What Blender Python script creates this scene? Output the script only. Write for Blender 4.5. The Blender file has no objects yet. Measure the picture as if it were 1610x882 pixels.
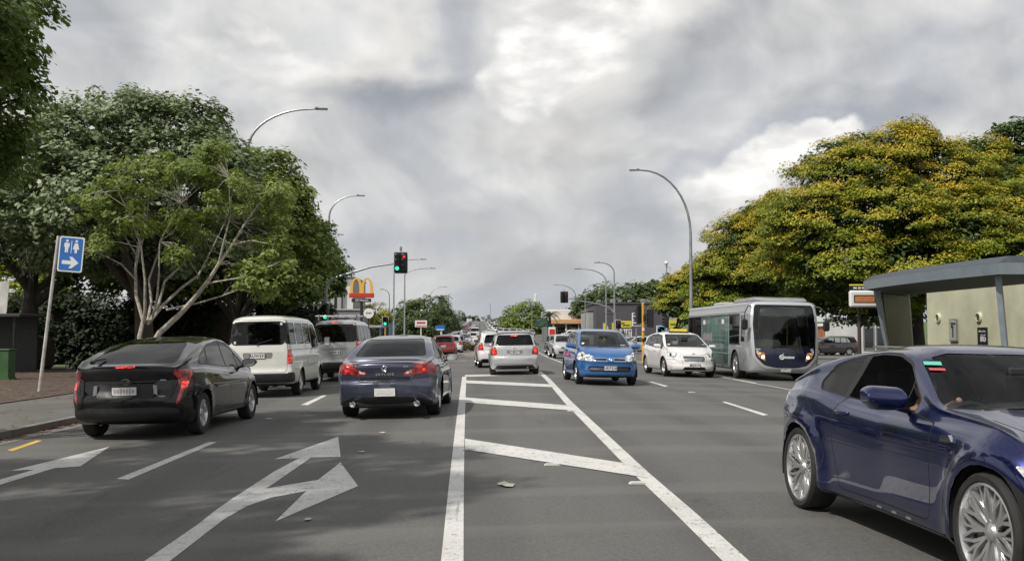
import bpy, bmesh, math, random
import numpy as np
from mathutils import Vector, Matrix
from mathutils.bvhtree import BVHTree
from mathutils.geometry import barycentric_transform
SC = bpy.context.scene
COL = SC.collection
R = math.radians
# ---------------------------------------------------------------- camera
FPX = 1550.0                       # focal length in photograph pixels (1610 wide)
CAMH = 1.5
cam_d = bpy.data.cameras.new("camera"); cam = bpy.data.objects.new("camera", cam_d); COL.objects.link(cam)
cam_d.sensor_width = 36; cam_d.lens = 36 * FPX / 1610; cam_d.clip_end = 5000; cam_d.clip_start = 0.05
YAW = math.atan(50 / FPX); PIT = math.atan(85 / FPX)
cam.location = (0, 0, CAMH); cam.rotation_euler = (math.pi / 2 + PIT, 0, -YAW)
SC.camera = cam
CM = Matrix.Rotation(-YAW, 3, 'Z') @ Matrix.Rotation(math.pi / 2 + PIT, 3, 'X')

# ---------------------------------------------------------------- world
SUN_EL, SUN_AZ = R(50), R(225)      # azimuth clockwise from +Y: the sun is behind the camera, to the left
W = bpy.data.worlds.new("World"); SC.world = W; W.use_nodes = True
class NT:
    """small node-tree helper"""
    def __init__(s, nt): s.nt = nt; s.n = nt.nodes; s.l = nt.links
    def new(s, t, **k):
        n = s.n.new(t)
        for a, v in k.items(): setattr(n, a, v)
        return n
    def set(s, sock, v):
        if isinstance(v, bpy.types.NodeSocket): s.l.new(v, sock)
        elif v is not None: sock.default_value = v
    def m(s, op, a, b=None, c=None, clamp=False):
        n = s.new('ShaderNodeMath', operation=op, use_clamp=clamp)
        s.set(n.inputs[0], a); s.set(n.inputs[1], b)
        if c is not None: s.set(n.inputs[2], c)
        return n.outputs[0]
    def mr(s, v, a, b, c=0.0, d=1.0, smooth=True):
        n = s.new('ShaderNodeMapRange', interpolation_type='SMOOTHSTEP' if smooth else 'LINEAR')
        s.set(n.inputs[0], v); s.set(n.inputs[1], a); s.set(n.inputs[2], b); s.set(n.inputs[3], c); s.set(n.inputs[4], d)
        return n.outputs[0]
    def mix(s, f, a, b, bt='MIX'):
        n = s.new('ShaderNodeMix', data_type='RGBA', blend_type=bt)
        s.set(n.inputs[0], f); s.set(n.inputs[6], col(a)); s.set(n.inputs[7], col(b))
        return n.outputs[2]
    def noise(s, vec, scale, detail=4, rough=.55, dist=0.0, out=0):
        n = s.new('ShaderNodeTexNoise'); s.set(n.inputs['Vector'], vec)
        n.inputs['Scale'].default_value = scale; n.inputs['Detail'].default_value = detail
        n.inputs['Roughness'].default_value = rough; n.inputs['Distortion'].default_value = dist
        return n.outputs[out]
    def vm(s, op, a, b=None, out=0):
        n = s.new('ShaderNodeVectorMath', operation=op); s.set(n.inputs[0], a); s.set(n.inputs[1], b); return n.outputs[out]
    def comb(s, x, y, z):
        n = s.new('ShaderNodeCombineXYZ'); s.set(n.inputs[0], x); s.set(n.inputs[1], y); s.set(n.inputs[2], z); return n.outputs[0]
def col(c):
    if isinstance(c, tuple) and len(c) == 3: return (*c, 1.0)
    return c
def build_sky():
    g = NT(W.node_tree); g.n.clear()
    tc = g.new('ShaderNodeTexCoord'); sep = g.new('ShaderNodeSeparateXYZ'); g.l.new(tc.outputs['Generated'], sep.inputs[0])
    x, y, z = sep.outputs
    az = g.m('ARCTAN2', x, y)                        # compass angle, 0 along the road
    el = g.m('ARCSINE', z)
    ang = g.comb(az, g.m('MULTIPLY', el, 1.0), 0.0)
    deck = g.comb(g.m('DIVIDE', x, g.m('ADD', g.m('MAXIMUM', z, 0.0), .16)), g.m('DIVIDE', y, g.m('ADD', g.m('MAXIMUM', z, 0.0), .16)), 0.0)
    dome = g.vm('MULTIPLY', tc.outputs['Generated'], (1, 1, 2.4))
    big = g.noise(dome, 2.4, 3, .5, .2)
    warp = g.vm('ADD', g.vm('MULTIPLY', tc.outputs['Generated'], (1, 1, 1.25)), g.vm('MULTIPLY', g.noise(dome, 3.0, 3, .5, 0, out=1), (.22, .22, .22)))
    mid = g.noise(warp, 6.0, 6, .46, .1)
    above = g.noise(g.vm('ADD', warp, (-.018, 0.0, .030)), 6.0, 6, .46, .1)
    relief = g.m('MULTIPLY', g.m('SUBTRACT', mid, above), 1.5)
    fine = g.noise(warp, 17.0, 6, .55, .0); fabove = g.noise(g.vm('ADD', warp, (-.008, 0.0, .018)), 17.0, 6, .55, .0)
    relief = g.m('ADD', relief, g.m('MULTIPLY', g.m('SUBTRACT', fine, fabove), .45))
    wisp = g.noise(g.vm('MULTIPLY', deck, (1.0, .35, 1)), 1.6, 6, .55, .8)
    puff = g.noise(g.vm('ADD', dome, (3, 1, 5)), 16.0, 7, .5, .1)
    # the grey deck
    t = g.m('ADD', g.m('MULTIPLY', big, .55), g.m('ADD', g.m('MULTIPLY', mid, .55), g.m('MULTIPLY', wisp, .10)))
    dk = g.mr(t, .48, .70)
    c = g.mix(dk, (.46, .475, .50), (.745, .735, .715))
    low = g.mr(el, .02, .16, 1, 0)
    c = g.mix(g.m('MULTIPLY', low, .8), c, g.mix(g.mr(mid, .38, .66), (.43, .455, .49), (.555, .56, .565)))
    # distorted distances give the cumulus heads their cauliflower edges
    n1 = g.noise(ang, 11.0, 5, .5, .1, out=1)
    wob = g.vm('MULTIPLY', g.vm('SUBTRACT', n1, (.5, .5, .5)), (.085, .075, 0))
    n2 = g.noise(ang, 42.0, 4, .55, 0, out=1)
    vo = g.new('ShaderNodeTexVoronoi', feature='SMOOTH_F1'); vo.inputs['Scale'].default_value = 26; vo.inputs['Smoothness'].default_value = .35; g.l.new(g.vm('ADD', ang, g.vm('MULTIPLY', n1, (.05, .05, 0))), vo.inputs['Vector']); bump = g.m('MULTIPLY', g.m('SUBTRACT', vo.outputs['Distance'], .35), .55)
    wob = g.vm('ADD', wob, g.vm('MULTIPLY', g.vm('SUBTRACT', n2, (.5, .5, .5)), (.02, .018, 0)))
    wa = g.vm('ADD', ang, wob)
    def blob(a0, e0, ra, re, rot, soft0=.75, soft1=1.0):
        m = g.new('ShaderNodeMapping', vector_type='TEXTURE'); g.l.new(wa, m.inputs[0])
        m.inputs['Location'].default_value = (a0, e0, 0); m.inputs['Rotation'].default_value = (0, 0, rot); m.inputs['Scale'].default_value = (ra, re, 1)
        return g.mr(g.m('ADD', g.vm('LENGTH', m.outputs[0], None, out=1), bump), soft0, soft1, 1, 0)
    def A(px, py): return ((px - 755) / FPX, (526 - py) / FPX)
    lit = g.mix(g.mr(g.m('ADD', g.m('MULTIPLY', puff, .5), g.m('MULTIPLY', mid, .5)), .40, .60), (.66, .655, .65), (.98, .965, .93))
    # dark gaps first, then bright heads, then the grey undersides in front of them
    for px, py, rx, ry, ro, k in ((660, 150, 150, 38, .1, .8), (715, 60, 75, 90, .3, .7), (1290, 215, 330, 38, .25, .75), (500, 60, 130, 60, .3, .35), (1120, 45, 170, 50, .35, .5), (990, 330, 200, 60, .1, .3), (560, 380, 240, 30, .0, .4), (1480, 110, 240, 60, .25, .4)):
        a, e = A(px, py); b = blob(a, e, rx / FPX, ry / FPX, ro, .2, 1.25)
        c = g.mix(g.m('MULTIPLY', b, k), c, (.34, .37, .425))
    for px, py, rx, ry, ro, k, s0 in ((905, 55, 150, 95, .15, .95, .68), (820, 130, 100, 62, .3, .85, .62), (870, 20, 80, 50, .2, .7, .5), (1000, 40, 120, 50, .1, .5, .3), (430, 115, 105, 52, .1, .6, .35), (470, 200, 180, 60, 0, .35, .3), (1210, 268, 150, 46, .42, 1.0, .66), (1290, 225, 60, 26, .3, .8, .5), (1150, 290, 60, 34, .2, .6, .5), (1120, 320, 90, 55, .2, .5, .5), (760, 300, 140, 38, .2, .3, .3), (405, 70, 66, 15, .1, .75, .35)):
        a, e = A(px, py); b = blob(a, e, rx / FPX, ry / FPX, ro, s0, 1.0)
        c = g.mix(g.m('MULTIPLY', b, k), c, lit)
    for px, py, rx, ry, ro, k in ((860, 210, 190, 50, .1, .6), (1230, 325, 170, 45, .4, .65), (740, 360, 150, 35, .1, .5), (800, 420, 260, 40, .05, .45), (450, 270, 150, 50, .1, .25)):
        a, e = A(px, py); b = blob(a, e, rx / FPX, ry / FPX, ro, .15, 1.2)
        c = g.mix(g.m('MULTIPLY', b, k), c, (.50, .495, .485))
    rl = g.m('ADD', 1.0, g.m('MULTIPLY', relief, g.mr(el, .0, .20, .25, .62))); c = g.vm('SCALE', c); c.node.inputs[3].default_value = 1; g.l.new(rl, c.node.inputs[3])
    sky = g.new('ShaderNodeTexSky', sky_type='NISHITA', sun_disc=False, sun_elevation=SUN_EL, sun_rotation=SUN_AZ)
    skyc = g.mix(1.0, sky.outputs[0], (.08, .08, .08), 'MULTIPLY')
    hi = g.mr(el, .35, 1.2, 0, .35)                   # thinner overhead: some blue light comes through
    c = g.mix(hi, c, skyc)
    c = g.mix(g.mr(z, -.02, 0, 1, 0), c, (.16, .16, .16))
    bg = g.new('ShaderNodeBackground'); g.l.new(c, bg.inputs[0]); bg.inputs[1].default_value = 1.0
    o = g.new('ShaderNodeOutputWorld'); g.l.new(bg.outputs[0], o.inputs[0])
build_sky()
sd = bpy.data.lights.new("sun", 'SUN'); sd.energy = 3.4; sd.angle = R(1.2); sd.color = (1, .955, .88)
sun = bpy.data.objects.new("sun", sd); COL.objects.link(sun)
_d = Vector((math.sin(SUN_AZ) * math.cos(SUN_EL), math.cos(SUN_AZ) * math.cos(SUN_EL), math.sin(SUN_EL)))
sun.rotation_euler = _d.to_track_quat('Z', 'Y').to_euler(); sun.location = _d * 60
vs = SC.view_settings; vs.view_transform = 'Standard'; vs.look = 'None'; vs.exposure = 0.12; vs.gamma = 1; vs.use_curve_mapping = False
SC.cycles.max_bounces = 8; SC.cycles.transparent_max_bounces = 24; SC.cycles.diffuse_bounces = 3; SC.cycles.glossy_bounces = 4
SC.cycles.caustics_reflective = False; SC.cycles.caustics_refractive = False
SC.cycles.use_denoising = True
# ---------------------------------------------------------------- terrain
_KY = np.arange(-60, 1601, 10.0)
def _ss(t): t = np.clip(t, 0, 1); return t * t * (3 - 2 * t)
_t = np.clip((_KY - 100) / 500.0, 0, 1); _KZ = 9.6 * (1.35 * _t ** 1.35 * (1 - _t) + _t ** 2.0 * _t + .0)
_KZ = np.maximum.accumulate(_KZ)
def gz(x, y):
    """height of the road crown: cross fall plus the far rise"""
    return .05 - .02 * abs(min(max(x, -7.5), 12.5) - 2.5) + float(np.interp(y, _KY, _KZ))
def ray(px, py):
    return CM @ Vector(((px - 805) / FPX, (441 - py) / FPX, -1))
def G(px, py, dz=0.0):
    """ground point seen at a photograph pixel"""
    d = ray(px, py); y = 20.0
    for _ in range(40):
        t = y / d.y; h = gz(d.x * t, y) + dz
        if d.z >= -1e-4: break
        y = .5 * y + .5 * ((h - CAMH) / d.z) * d.y
    t = y / d.y
    return Vector((d.x * t, y, gz(d.x * t, y) + dz))
def A(px, py, y):
    """point at distance y along the road seen at a photograph pixel"""
    d = ray(px, py); t = y / d.y
    return Vector((d.x * t, y, CAMH + d.z * t))
# ---------------------------------------------------------------- materials
MATS = {}
def mat(name, base=(.5, .5, .5), rough=.5, metal=0., coat=0., emit=None, es=0., spec=.5, bump=0., bscale=20., var=0., vscale=3., trans=0., alpha=None):
    if name in MATS: return MATS[name]
    m = bpy.data.materials.new(name); m.use_nodes = True; g = NT(m.node_tree)
    p = g.n['Principled BSDF']
    p.inputs['Base Color'].default_value = (*base, 1); p.inputs['Roughness'].default_value = rough; p.inputs['Metallic'].default_value = metal
    p.inputs['Coat Weight'].default_value = coat; p.inputs['Coat Roughness'].default_value = .03
    p.inputs['Specular IOR Level'].default_value = spec
    tc = g.new('ShaderNodeTexCoord')
    if var > 0:
        n = g.noise(tc.outputs['Object'], vscale, 6, .6)
        f = g.mr(n, .3, .7)
        lo = tuple(c * (1 - var) for c in base); hi = tuple(min(1, c * (1 + var)) for c in base)
        g.l.new(g.mix(f, lo, hi), p.inputs['Base Color'])
        g.l.new(g.mr(n, .3, .7, max(.02, rough - .08), min(1, rough + .1)), p.inputs['Roughness'])
    if bump > 0:
        b = g.new('ShaderNodeBump'); b.inputs['Strength'].default_value = bump; b.inputs['Distance'].default_value = .01
        g.l.new(g.noise(tc.outputs['Object'], bscale, 5, .6), b.inputs['Height']); g.l.new(b.outputs[0], p.inputs['Normal'])
    if emit: p.inputs['Emission Color'].default_value = (*emit, 1); p.inputs['Emission Strength'].default_value = es
    if trans: p.inputs['Transmission Weight'].default_value = trans
    MATS[name] = m; return m
def paint_mat(name, metal=.35, rough=.32):
    """car paint: colour comes from the object it is on, dark lining on the inside"""
    m = bpy.data.materials.new(name); m.use_nodes = True; g = NT(m.node_tree); p = g.n['Principled BSDF']
    oi = g.new('ShaderNodeObjectInfo'); tc = g.new('ShaderNodeTexCoord')
    n = g.noise(tc.outputs['Object'], 1.7, 5, .6)
    d = g.noise(tc.outputs['Object'], 60, 3, .6)
    sepz = g.new('ShaderNodeSeparateXYZ'); g.l.new(tc.outputs['Object'], sepz.inputs[0])
    road_dirt = g.m('MULTIPLY', g.mr(sepz.outputs[2], .6, .15, 0, .3), g.mr(n, .35, .8))
    c = g.mix(g.m('ADD', g.m('MULTIPLY', g.mr(d, .45, .8), .04 if 'solid' in name else .012), g.m('MULTIPLY', road_dirt, .35 if name in ('paint_solid', 'paint_metallic') else .07)), oi.outputs['Color'], (.16, .145, .125))
    g.l.new(c, p.inputs['Base Color']); p.inputs['Metallic'].default_value = metal
    g.l.new(g.mr(road_dirt, 0, .3, rough, rough + .25), p.inputs['Roughness'])
    p.inputs['Coat Weight'].default_value = 1; p.inputs['Coat IOR'].default_value = {'paint_pearl': 1.6, 'paint_dark': 1.45}.get(name, 1.55); p.inputs['Specular IOR Level'].default_value = .1 if name == 'paint_dark' else .5; g.l.new(g.mr(n, .35, .8, .01, .05), p.inputs['Coat Roughness'])
    q = g.new('ShaderNodeBsdfDiffuse'); q.inputs[0].default_value = (.035, .035, .037, 1)
    geo = g.new('ShaderNodeNewGeometry'); mx = g.new('ShaderNodeMixShader')
    g.l.new(geo.outputs['Backfacing'], mx.inputs[0]); g.l.new(p.outputs[0], mx.inputs[1]); g.l.new(q.outputs[0], mx.inputs[2])
    g.l.new(mx.outputs[0], g.n['Material Output'].inputs[0]); MATS[name] = m; return m
def glass_mat(name, tint=(.5, .55, .53), gloss=.62):
    m = bpy.data.materials.new(name); m.use_nodes = True; g = NT(m.node_tree); g.n.clear()
    t = g.new('ShaderNodeBsdfTransparent'); t.inputs[0].default_value = (*tint, 1)
    s = g.new('ShaderNodeBsdfGlossy'); s.inputs['Roughness'].default_value = .02; s.inputs[0].default_value = (gloss, gloss, gloss, 1)
    f = g.new('ShaderNodeFresnel'); f.inputs[0].default_value = 1.5
    ff = g.m('MULTIPLY', f.outputs[0], 1.25, clamp=True)
    mx = g.new('ShaderNodeMixShader'); g.l.new(ff, mx.inputs[0]); g.l.new(t.outputs[0], mx.inputs[1]); g.l.new(s.outputs[0], mx.inputs[2])
    tc = g.new('ShaderNodeTexCoord'); df = g.new('ShaderNodeBsdfDiffuse'); df.inputs[0].default_value = (.35, .34, .32, 1)
    m2 = g.new('ShaderNodeMixShader'); g.l.new(g.mr(g.noise(tc.outputs['Object'], 3, 6, .7), .45, .9, .0, .025), m2.inputs[0]); g.l.new(mx.outputs[0], m2.inputs[1]); g.l.new(df.outputs[0], m2.inputs[2])
    o = g.new('ShaderNodeOutputMaterial'); g.l.new(m2.outputs[0], o.inputs[0]); MATS[name] = m; return m
def lens_mat(name, base, em=None, es=0., scale=40.):
    m = mat(name, base, .08, 0., 1., em, es)
    g = NT(m.node_tree); p = g.n['Principled BSDF']; tc = g.new('ShaderNodeTexCoord')
    v = g.new('ShaderNodeTexVoronoi'); v.inputs['Scale'].default_value = scale; g.l.new(tc.outputs['Object'], v.inputs['Vector'])
    b = g.new('ShaderNodeBump'); b.inputs['Strength'].default_value = .5; b.inputs['Distance'].default_value = .02
    g.l.new(v.outputs['Distance'], b.inputs['Height']); g.l.new(b.outputs[0], p.inputs['Normal'])
    hi = tuple(min(1, c * 1.9 + .03) for c in base); lo = tuple(c * .45 for c in base)
    g.l.new(g.mix(g.mr(g.noise(tc.outputs['Object'], 11, 2, .5), .35, .65), lo, hi), p.inputs['Base Color'])
    return m
paint_mat('paint_metallic', .45, .3); paint_mat('paint_solid', 0., .4); paint_mat('paint_dark', .15, .2); paint_mat('paint_pearl', .75, .24)
glass_mat('glass_clear', (.74, .80, .78)); glass_mat('glass_dark', (.07, .08, .08), .48); glass_mat('glass_faint', (.9, .92, .92), .04); glass_mat('glass_mid', (.40, .44, .43)); glass_mat('glass_bus', (.66, .72, .70), 1.0)
mat('black_plastic', (.014, .014, .015), .45, var=.3, vscale=9); mat('gap_black', (.004, .004, .004), .8)
mat('rubber', (.022, .021, .02), .8, bump=.3, bscale=90, var=.4, vscale=12)
mat('alloy', (.62, .62, .62), .28, .85); mat('alloy_dark', (.3, .3, .31), .35, .8); mat('chrome', (.8, .8, .8), .08, 1.)
mat('interior_grey', (.05, .05, .052), .8, bump=.2); mat('interior_light', (.20, .19, .17), .8, bump=.2); mat('interior_black', (.018, .018, .02), .7)
lens_mat('lamp_clear', (.55, .56, .55), scale=30); lens_mat('lamp_red', (.33, .012, .012), scale=55)
lens_mat('lamp_red_lit', (.24, .010, .008), (1, .02, .012), .05, 50); lens_mat('brake_glow', (.35, .01, .01), (1, .03, .015), 1.5, 45)
def _glow():
    g = NT(MATS['brake_glow'].node_tree); p = g.n['Principled BSDF']; tc = g.new('ShaderNodeTexCoord'); v = g.new('ShaderNodeTexVoronoi'); v.inputs['Scale'].default_value = 28; g.l.new(tc.outputs['Object'], v.inputs['Vector']); g.l.new(g.mr(v.outputs['Distance'], .1, .6, 3.6, .35), p.inputs['Emission Strength'])
_glow()
lens_mat('lamp_amber', (.6, .22, .03), scale=50)
mat('headlight_lit', (.9, .85, .7), .3, emit=(1, .86, .55), es=4.0)
mat('plate_white', (.72, .72, .70), .35, var=.12, vscale=30); mat('ink_black', (.012, .012, .015), .5); mat('chrome_letter', (.6, .6, .6), .25, .7)
mat('silver_trim', (.45, .45, .46), .3, .8)
mat('taxi_yellow', (.72, .55, .05), .4)
mat('cabinet_green', (.035, .10, .03), .5, var=.2)
# ---------------------------------------------------------------- object plumbing
def link(name, me, parent=None, loc=None, rot=None):
    o = bpy.data.objects.new(name, me); COL.objects.link(o)
    if parent is not None: o.parent = parent
    if loc is not None: o.location = loc
    if rot is not None: o.rotation_euler = rot
    return o
def tag(o, label=None, cat=None, group=None, kind=None):
    if label: o['label'] = label
    if cat: o['category'] = cat
    if group: o['group'] = group
    if kind: o['kind'] = kind
    return o
def thing(name, label, cat, loc=(0, 0, 0), rz=0., group=None):
    o = link(name, None, None, loc, (0, 0, rz)); o.empty_display_size = .2
    return tag(o, label, cat, group)
def kids(o): return [c for c in CH.get(o.name, [])]
CH = {}
class MB:
    """collects shapes into one mesh"""
    def __init__(s): s.v = []; s.f = []; s.mi = []; s.cur = 0
    def add(s, vs, fs):
        b = len(s.v); s.v += [tuple(v) for v in vs]; s.f += [tuple(i + b for i in f) for f in fs]; s.mi += [s.cur] * len(fs); return s
    def box(s, c, d, rot=None, bev=0.):
        x, y, z = (k / 2 for k in d)
        if bev <= 0:
            vs = [Vector((i * x, j * y, k * z)) for k in (-1, 1) for j in (-1, 1) for i in (-1, 1)]
            fs = [(0, 2, 3, 1), (4, 5, 7, 6), (0, 1, 5, 4), (2, 6, 7, 3), (0, 4, 6, 2), (1, 3, 7, 5)]
        else:
            b = min(bev, x * .99, y * .99, z * .99); vs = []; idx = {}
            for i in (-1, 1):
                for j in (-1, 1):
                    for k in (-1, 1):
                        for a, w in (('x', (i * x, j * (y - b), k * (z - b))), ('y', (i * (x - b), j * y, k * (z - b))), ('z', (i * (x - b), j * (y - b), k * z))):
                            idx[(i, j, k, a)] = len(vs); vs.append(Vector(w))
            fs = []
            for sg in (-1, 1):
                q = [(1, 1), (-1, 1), (-1, -1), (1, -1)]
                fs.append([idx[(sg, a, b_, 'x')] for a, b_ in q][::sg]); fs.append([idx[(a, sg, b_, 'y')] for a, b_ in q][::-sg]); fs.append([idx[(a, b_, sg, 'z')] for a, b_ in q][::sg])
            for i in (-1, 1):
                for j in (-1, 1):
                    fs.append([idx[(i, j, -1, 'x')], idx[(i, j, 1, 'x')], idx[(i, j, 1, 'y')], idx[(i, j, -1, 'y')]])
                    fs.append([idx[(i, -1, j, 'x')], idx[(i, 1, j, 'x')], idx[(i, 1, j, 'z')], idx[(i, -1, j, 'z')]])
                    fs.append([idx[(-1, i, j, 'y')], idx[(1, i, j, 'y')], idx[(1, i, j, 'z')], idx[(-1, i, j, 'z')]])
            for i in (-1, 1):
                for j in (-1, 1):
                    for k in (-1, 1): fs.append([idx[(i, j, k, a)] for a in 'xyz'])
        if rot is not None: vs = [rot @ v for v in vs]
        c = Vector(c); return s.add([v + c for v in vs], fs)
    def tube(s, pts, rad, n=8, caps=True):
        pts = [Vector(p) for p in pts]; rad = list(rad) if hasattr(rad, '__len__') else [rad] * len(pts)
        up = Vector((0, 0, 1)); T = []
        for i in range(len(pts)):
            a = pts[max(0, i - 1)]; b = pts[min(len(pts) - 1, i + 1)]; T.append((b - a).normalized())
        ref = up if abs(T[0].z) < .9 else Vector((1, 0, 0)); u = T[0].cross(ref).normalized(); vs = []
        for p, t, r in zip(pts, T, rad):
            u = (u - t * u.dot(t)).normalized(); w = t.cross(u)
            for k in range(n):
                a = 2 * math.pi * k / n; vs.append(p + (u * math.cos(a) + w * math.sin(a)) * r)
        fs = [(i * n + k, i * n + (k + 1) % n, (i + 1) * n + (k + 1) % n, (i + 1) * n + k) for i in range(len(pts) - 1) for k in range(n)]
        if caps: fs += [tuple(range(n))[::-1], tuple((len(pts) - 1) * n + k for k in range(n))]
        return s.add(vs, fs)
    def lathe(s, prof, axis='z', n=24, c=(0, 0, 0), close=False):
        """prof: (radius, height) pairs"""
        vs = []; c = Vector(c)
        for r, h in prof:
            for k in range(n):
                a = 2 * math.pi * k / n; p = (r * math.cos(a), r * math.sin(a), h)
                if axis == 'x': p = (p[2], p[0], p[1])
                if axis == 'y': p = (p[0], -p[2] * -1, p[1])
                vs.append(Vector(p) + c)
        m = len(prof); fs = [(i * n + k, i * n + (k + 1) % n, (i + 1) % m * n + (k + 1) % n, (i + 1) % m * n + k) for i in range(m if close else m - 1) for k in range(n)]
        if not close:
            if prof[0][0] > 1e-4: fs.append(tuple(range(n))[::-1])
            if prof[-1][0] > 1e-4: fs.append(tuple((m - 1) * n + k for k in range(n)))
        return s.add(vs, fs)
    def prism(s, poly, a, b, plane='xz'):
        """extrude a 2D outline; plane 'xz' runs along y, 'yz' along x, 'xy' along z"""
        f = {'xz': lambda p, t: (p[0], t, p[1]), 'yz': lambda p, t: (t, p[0], p[1]), 'xy': lambda p, t: (p[0], p[1], t)}[plane]
        n = len(poly); vs = [f(p, a) for p in poly] + [f(p, b) for p in poly]
        return s.add(vs, [tuple(range(n)), tuple(range(2 * n - 1, n - 1, -1))] + [(i, i + n, (i + 1) % n + n, (i + 1) % n) for i in range(n)])
    def sphere(s, c, r, n=12, m=8, sc=(1, 1, 1)):
        prof = [(math.sin(math.pi * i / m), -math.cos(math.pi * i / m)) for i in range(m + 1)]
        b = len(s.v); s.lathe([(max(a, 1e-5), h) for a, h in prof], 'z', n)
        for i in range(b, len(s.v)): v = s.v[i]; s.v[i] = (c[0] + v[0] * r * sc[0], c[1] + v[1] * r * sc[1], c[2] + v[2] * r * sc[2])
        return s
    def build(s, name, mats, parent=None, smooth=True, angle=35, loc=None, rot=None, fix=True):
        me = bpy.data.meshes.new(name); me.from_pydata(s.v, [], s.f)
        for m in (mats if isinstance(mats, (list, tuple)) else [mats]): me.materials.append(MATS[m] if isinstance(m, str) else m)
        if s.cur or any(s.mi): me.polygons.foreach_set('material_index', s.mi)
        if fix:
            bm = bmesh.new(); bm.from_mesh(me); bmesh.ops.recalc_face_normals(bm, faces=bm.faces); bm.to_mesh(me); bm.free()
        if smooth and len(me.polygons): me.polygons.foreach_set('use_smooth', [True] * len(me.polygons)); me.set_sharp_from_angle(angle=R(angle))
        me.update(); return link(name, me, parent, loc, rot)
def text_obj(name, txt, size, material, parent=None, loc=(0, 0, 0), rot=(R(90), 0, 0), ext=.003, sx=1., bold=0., align='CENTER', space=1.):
    cu = bpy.data.curves.new(name, 'FONT'); cu.body = txt; cu.size = size; cu.extrude = ext; cu.offset = bold; cu.align_x = align; cu.align_y = 'CENTER'; cu.space_character = space
    cu.resolution_u = 3
    t = bpy.data.objects.new(name, cu); me = bpy.data.meshes.new_from_object(t, depsgraph=None) if False else None
    COL.objects.link(t); dg = bpy.context.evaluated_depsgraph_get(); me = bpy.data.meshes.new_from_object(t.evaluated_get(dg))
    bpy.data.objects.remove(t); bpy.data.curves.remove(cu)
    me.materials.clear(); me.materials.append(MATS[material] if isinstance(material, str) else material)
    if sx != 1:
        for v in me.vertices: v.co.x *= sx
    return link(name, me, parent, loc, rot)
def tree_copy(o, loc, rz, color=None, parent=None, top=True):
    """a thing, its parts and their sub-parts"""
    c = o.copy(); COL.objects.link(c)
    if parent is not None: c.parent = parent
    if top: c.location = loc; c.rotation_euler = (0, 0, rz)
    if color is not None and 'fixed_color' not in o: c.color = color
    for ch in o.children: tree_copy(ch, None, None, color, c, False)
    return c
# ================================================================ cars
def rnd(poly, r, k=3):
    """round the corners of a 2D outline"""
    out = []; n = len(poly)
    for i in range(n):
        p = Vector(poly[i][:2]); a = Vector(poly[i - 1][:2]); b = Vector(poly[(i + 1) % n][:2])
        ri = poly[i][2] if len(poly[i]) > 2 else r
        da, db = a - p, b - p; q = min(ri, da.length * .45, db.length * .45)
        if q < 1e-4: out.append((p.x, p.y)); continue
        s, e = p + da.normalized() * q, p + db.normalized() * q
        for j in range(k + 1):
            t = j / k; v = s * (1 - t) ** 2 + p * 2 * t * (1 - t) + e * t * t; out.append((v.x, v.y))
    return out
def grow(poly, d):
    """offset an outline outwards by d (inwards when negative)"""
    n = len(poly); ar = sum(poly[i][0] * poly[(i + 1) % n][1] - poly[(i + 1) % n][0] * poly[i][1] for i in range(n)); sg = 1 if ar > 0 else -1; out = []
    for i in range(n):
        a, p, b = (Vector(poly[j % n]) for j in (i - 1, i, i + 1)); u = (p - a); v = (b - p)
        if u.length < 1e-7 or v.length < 1e-7: out.append(tuple(p)); continue
        u.normalize(); v.normalize(); nn = Vector((u.y + v.y, -u.x - v.x)); l = nn.length
        nn = nn / l if l > 1e-6 else Vector((u.y, -u.x)); c = max(.4, nn.dot(Vector((u.y, -u.x)))); out.append(tuple(p + nn * sg * d / c))
    return out
def inside(p, poly):
    x, y = p; c = False; j = len(poly) - 1
    for i in range(len(poly)):
        xi, yi = poly[i]; xj, yj = poly[j]
        if (yi > y) != (yj > y) and x < (xj - xi) * (y - yi) / (yj - yi) + xi: c = not c
        j = i
    return c
AX = {'side': (1, 2), 'front': (0, 2), 'rear': (0, 2), 'top': (0, 1), 'bottom': (0, 1)}
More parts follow.
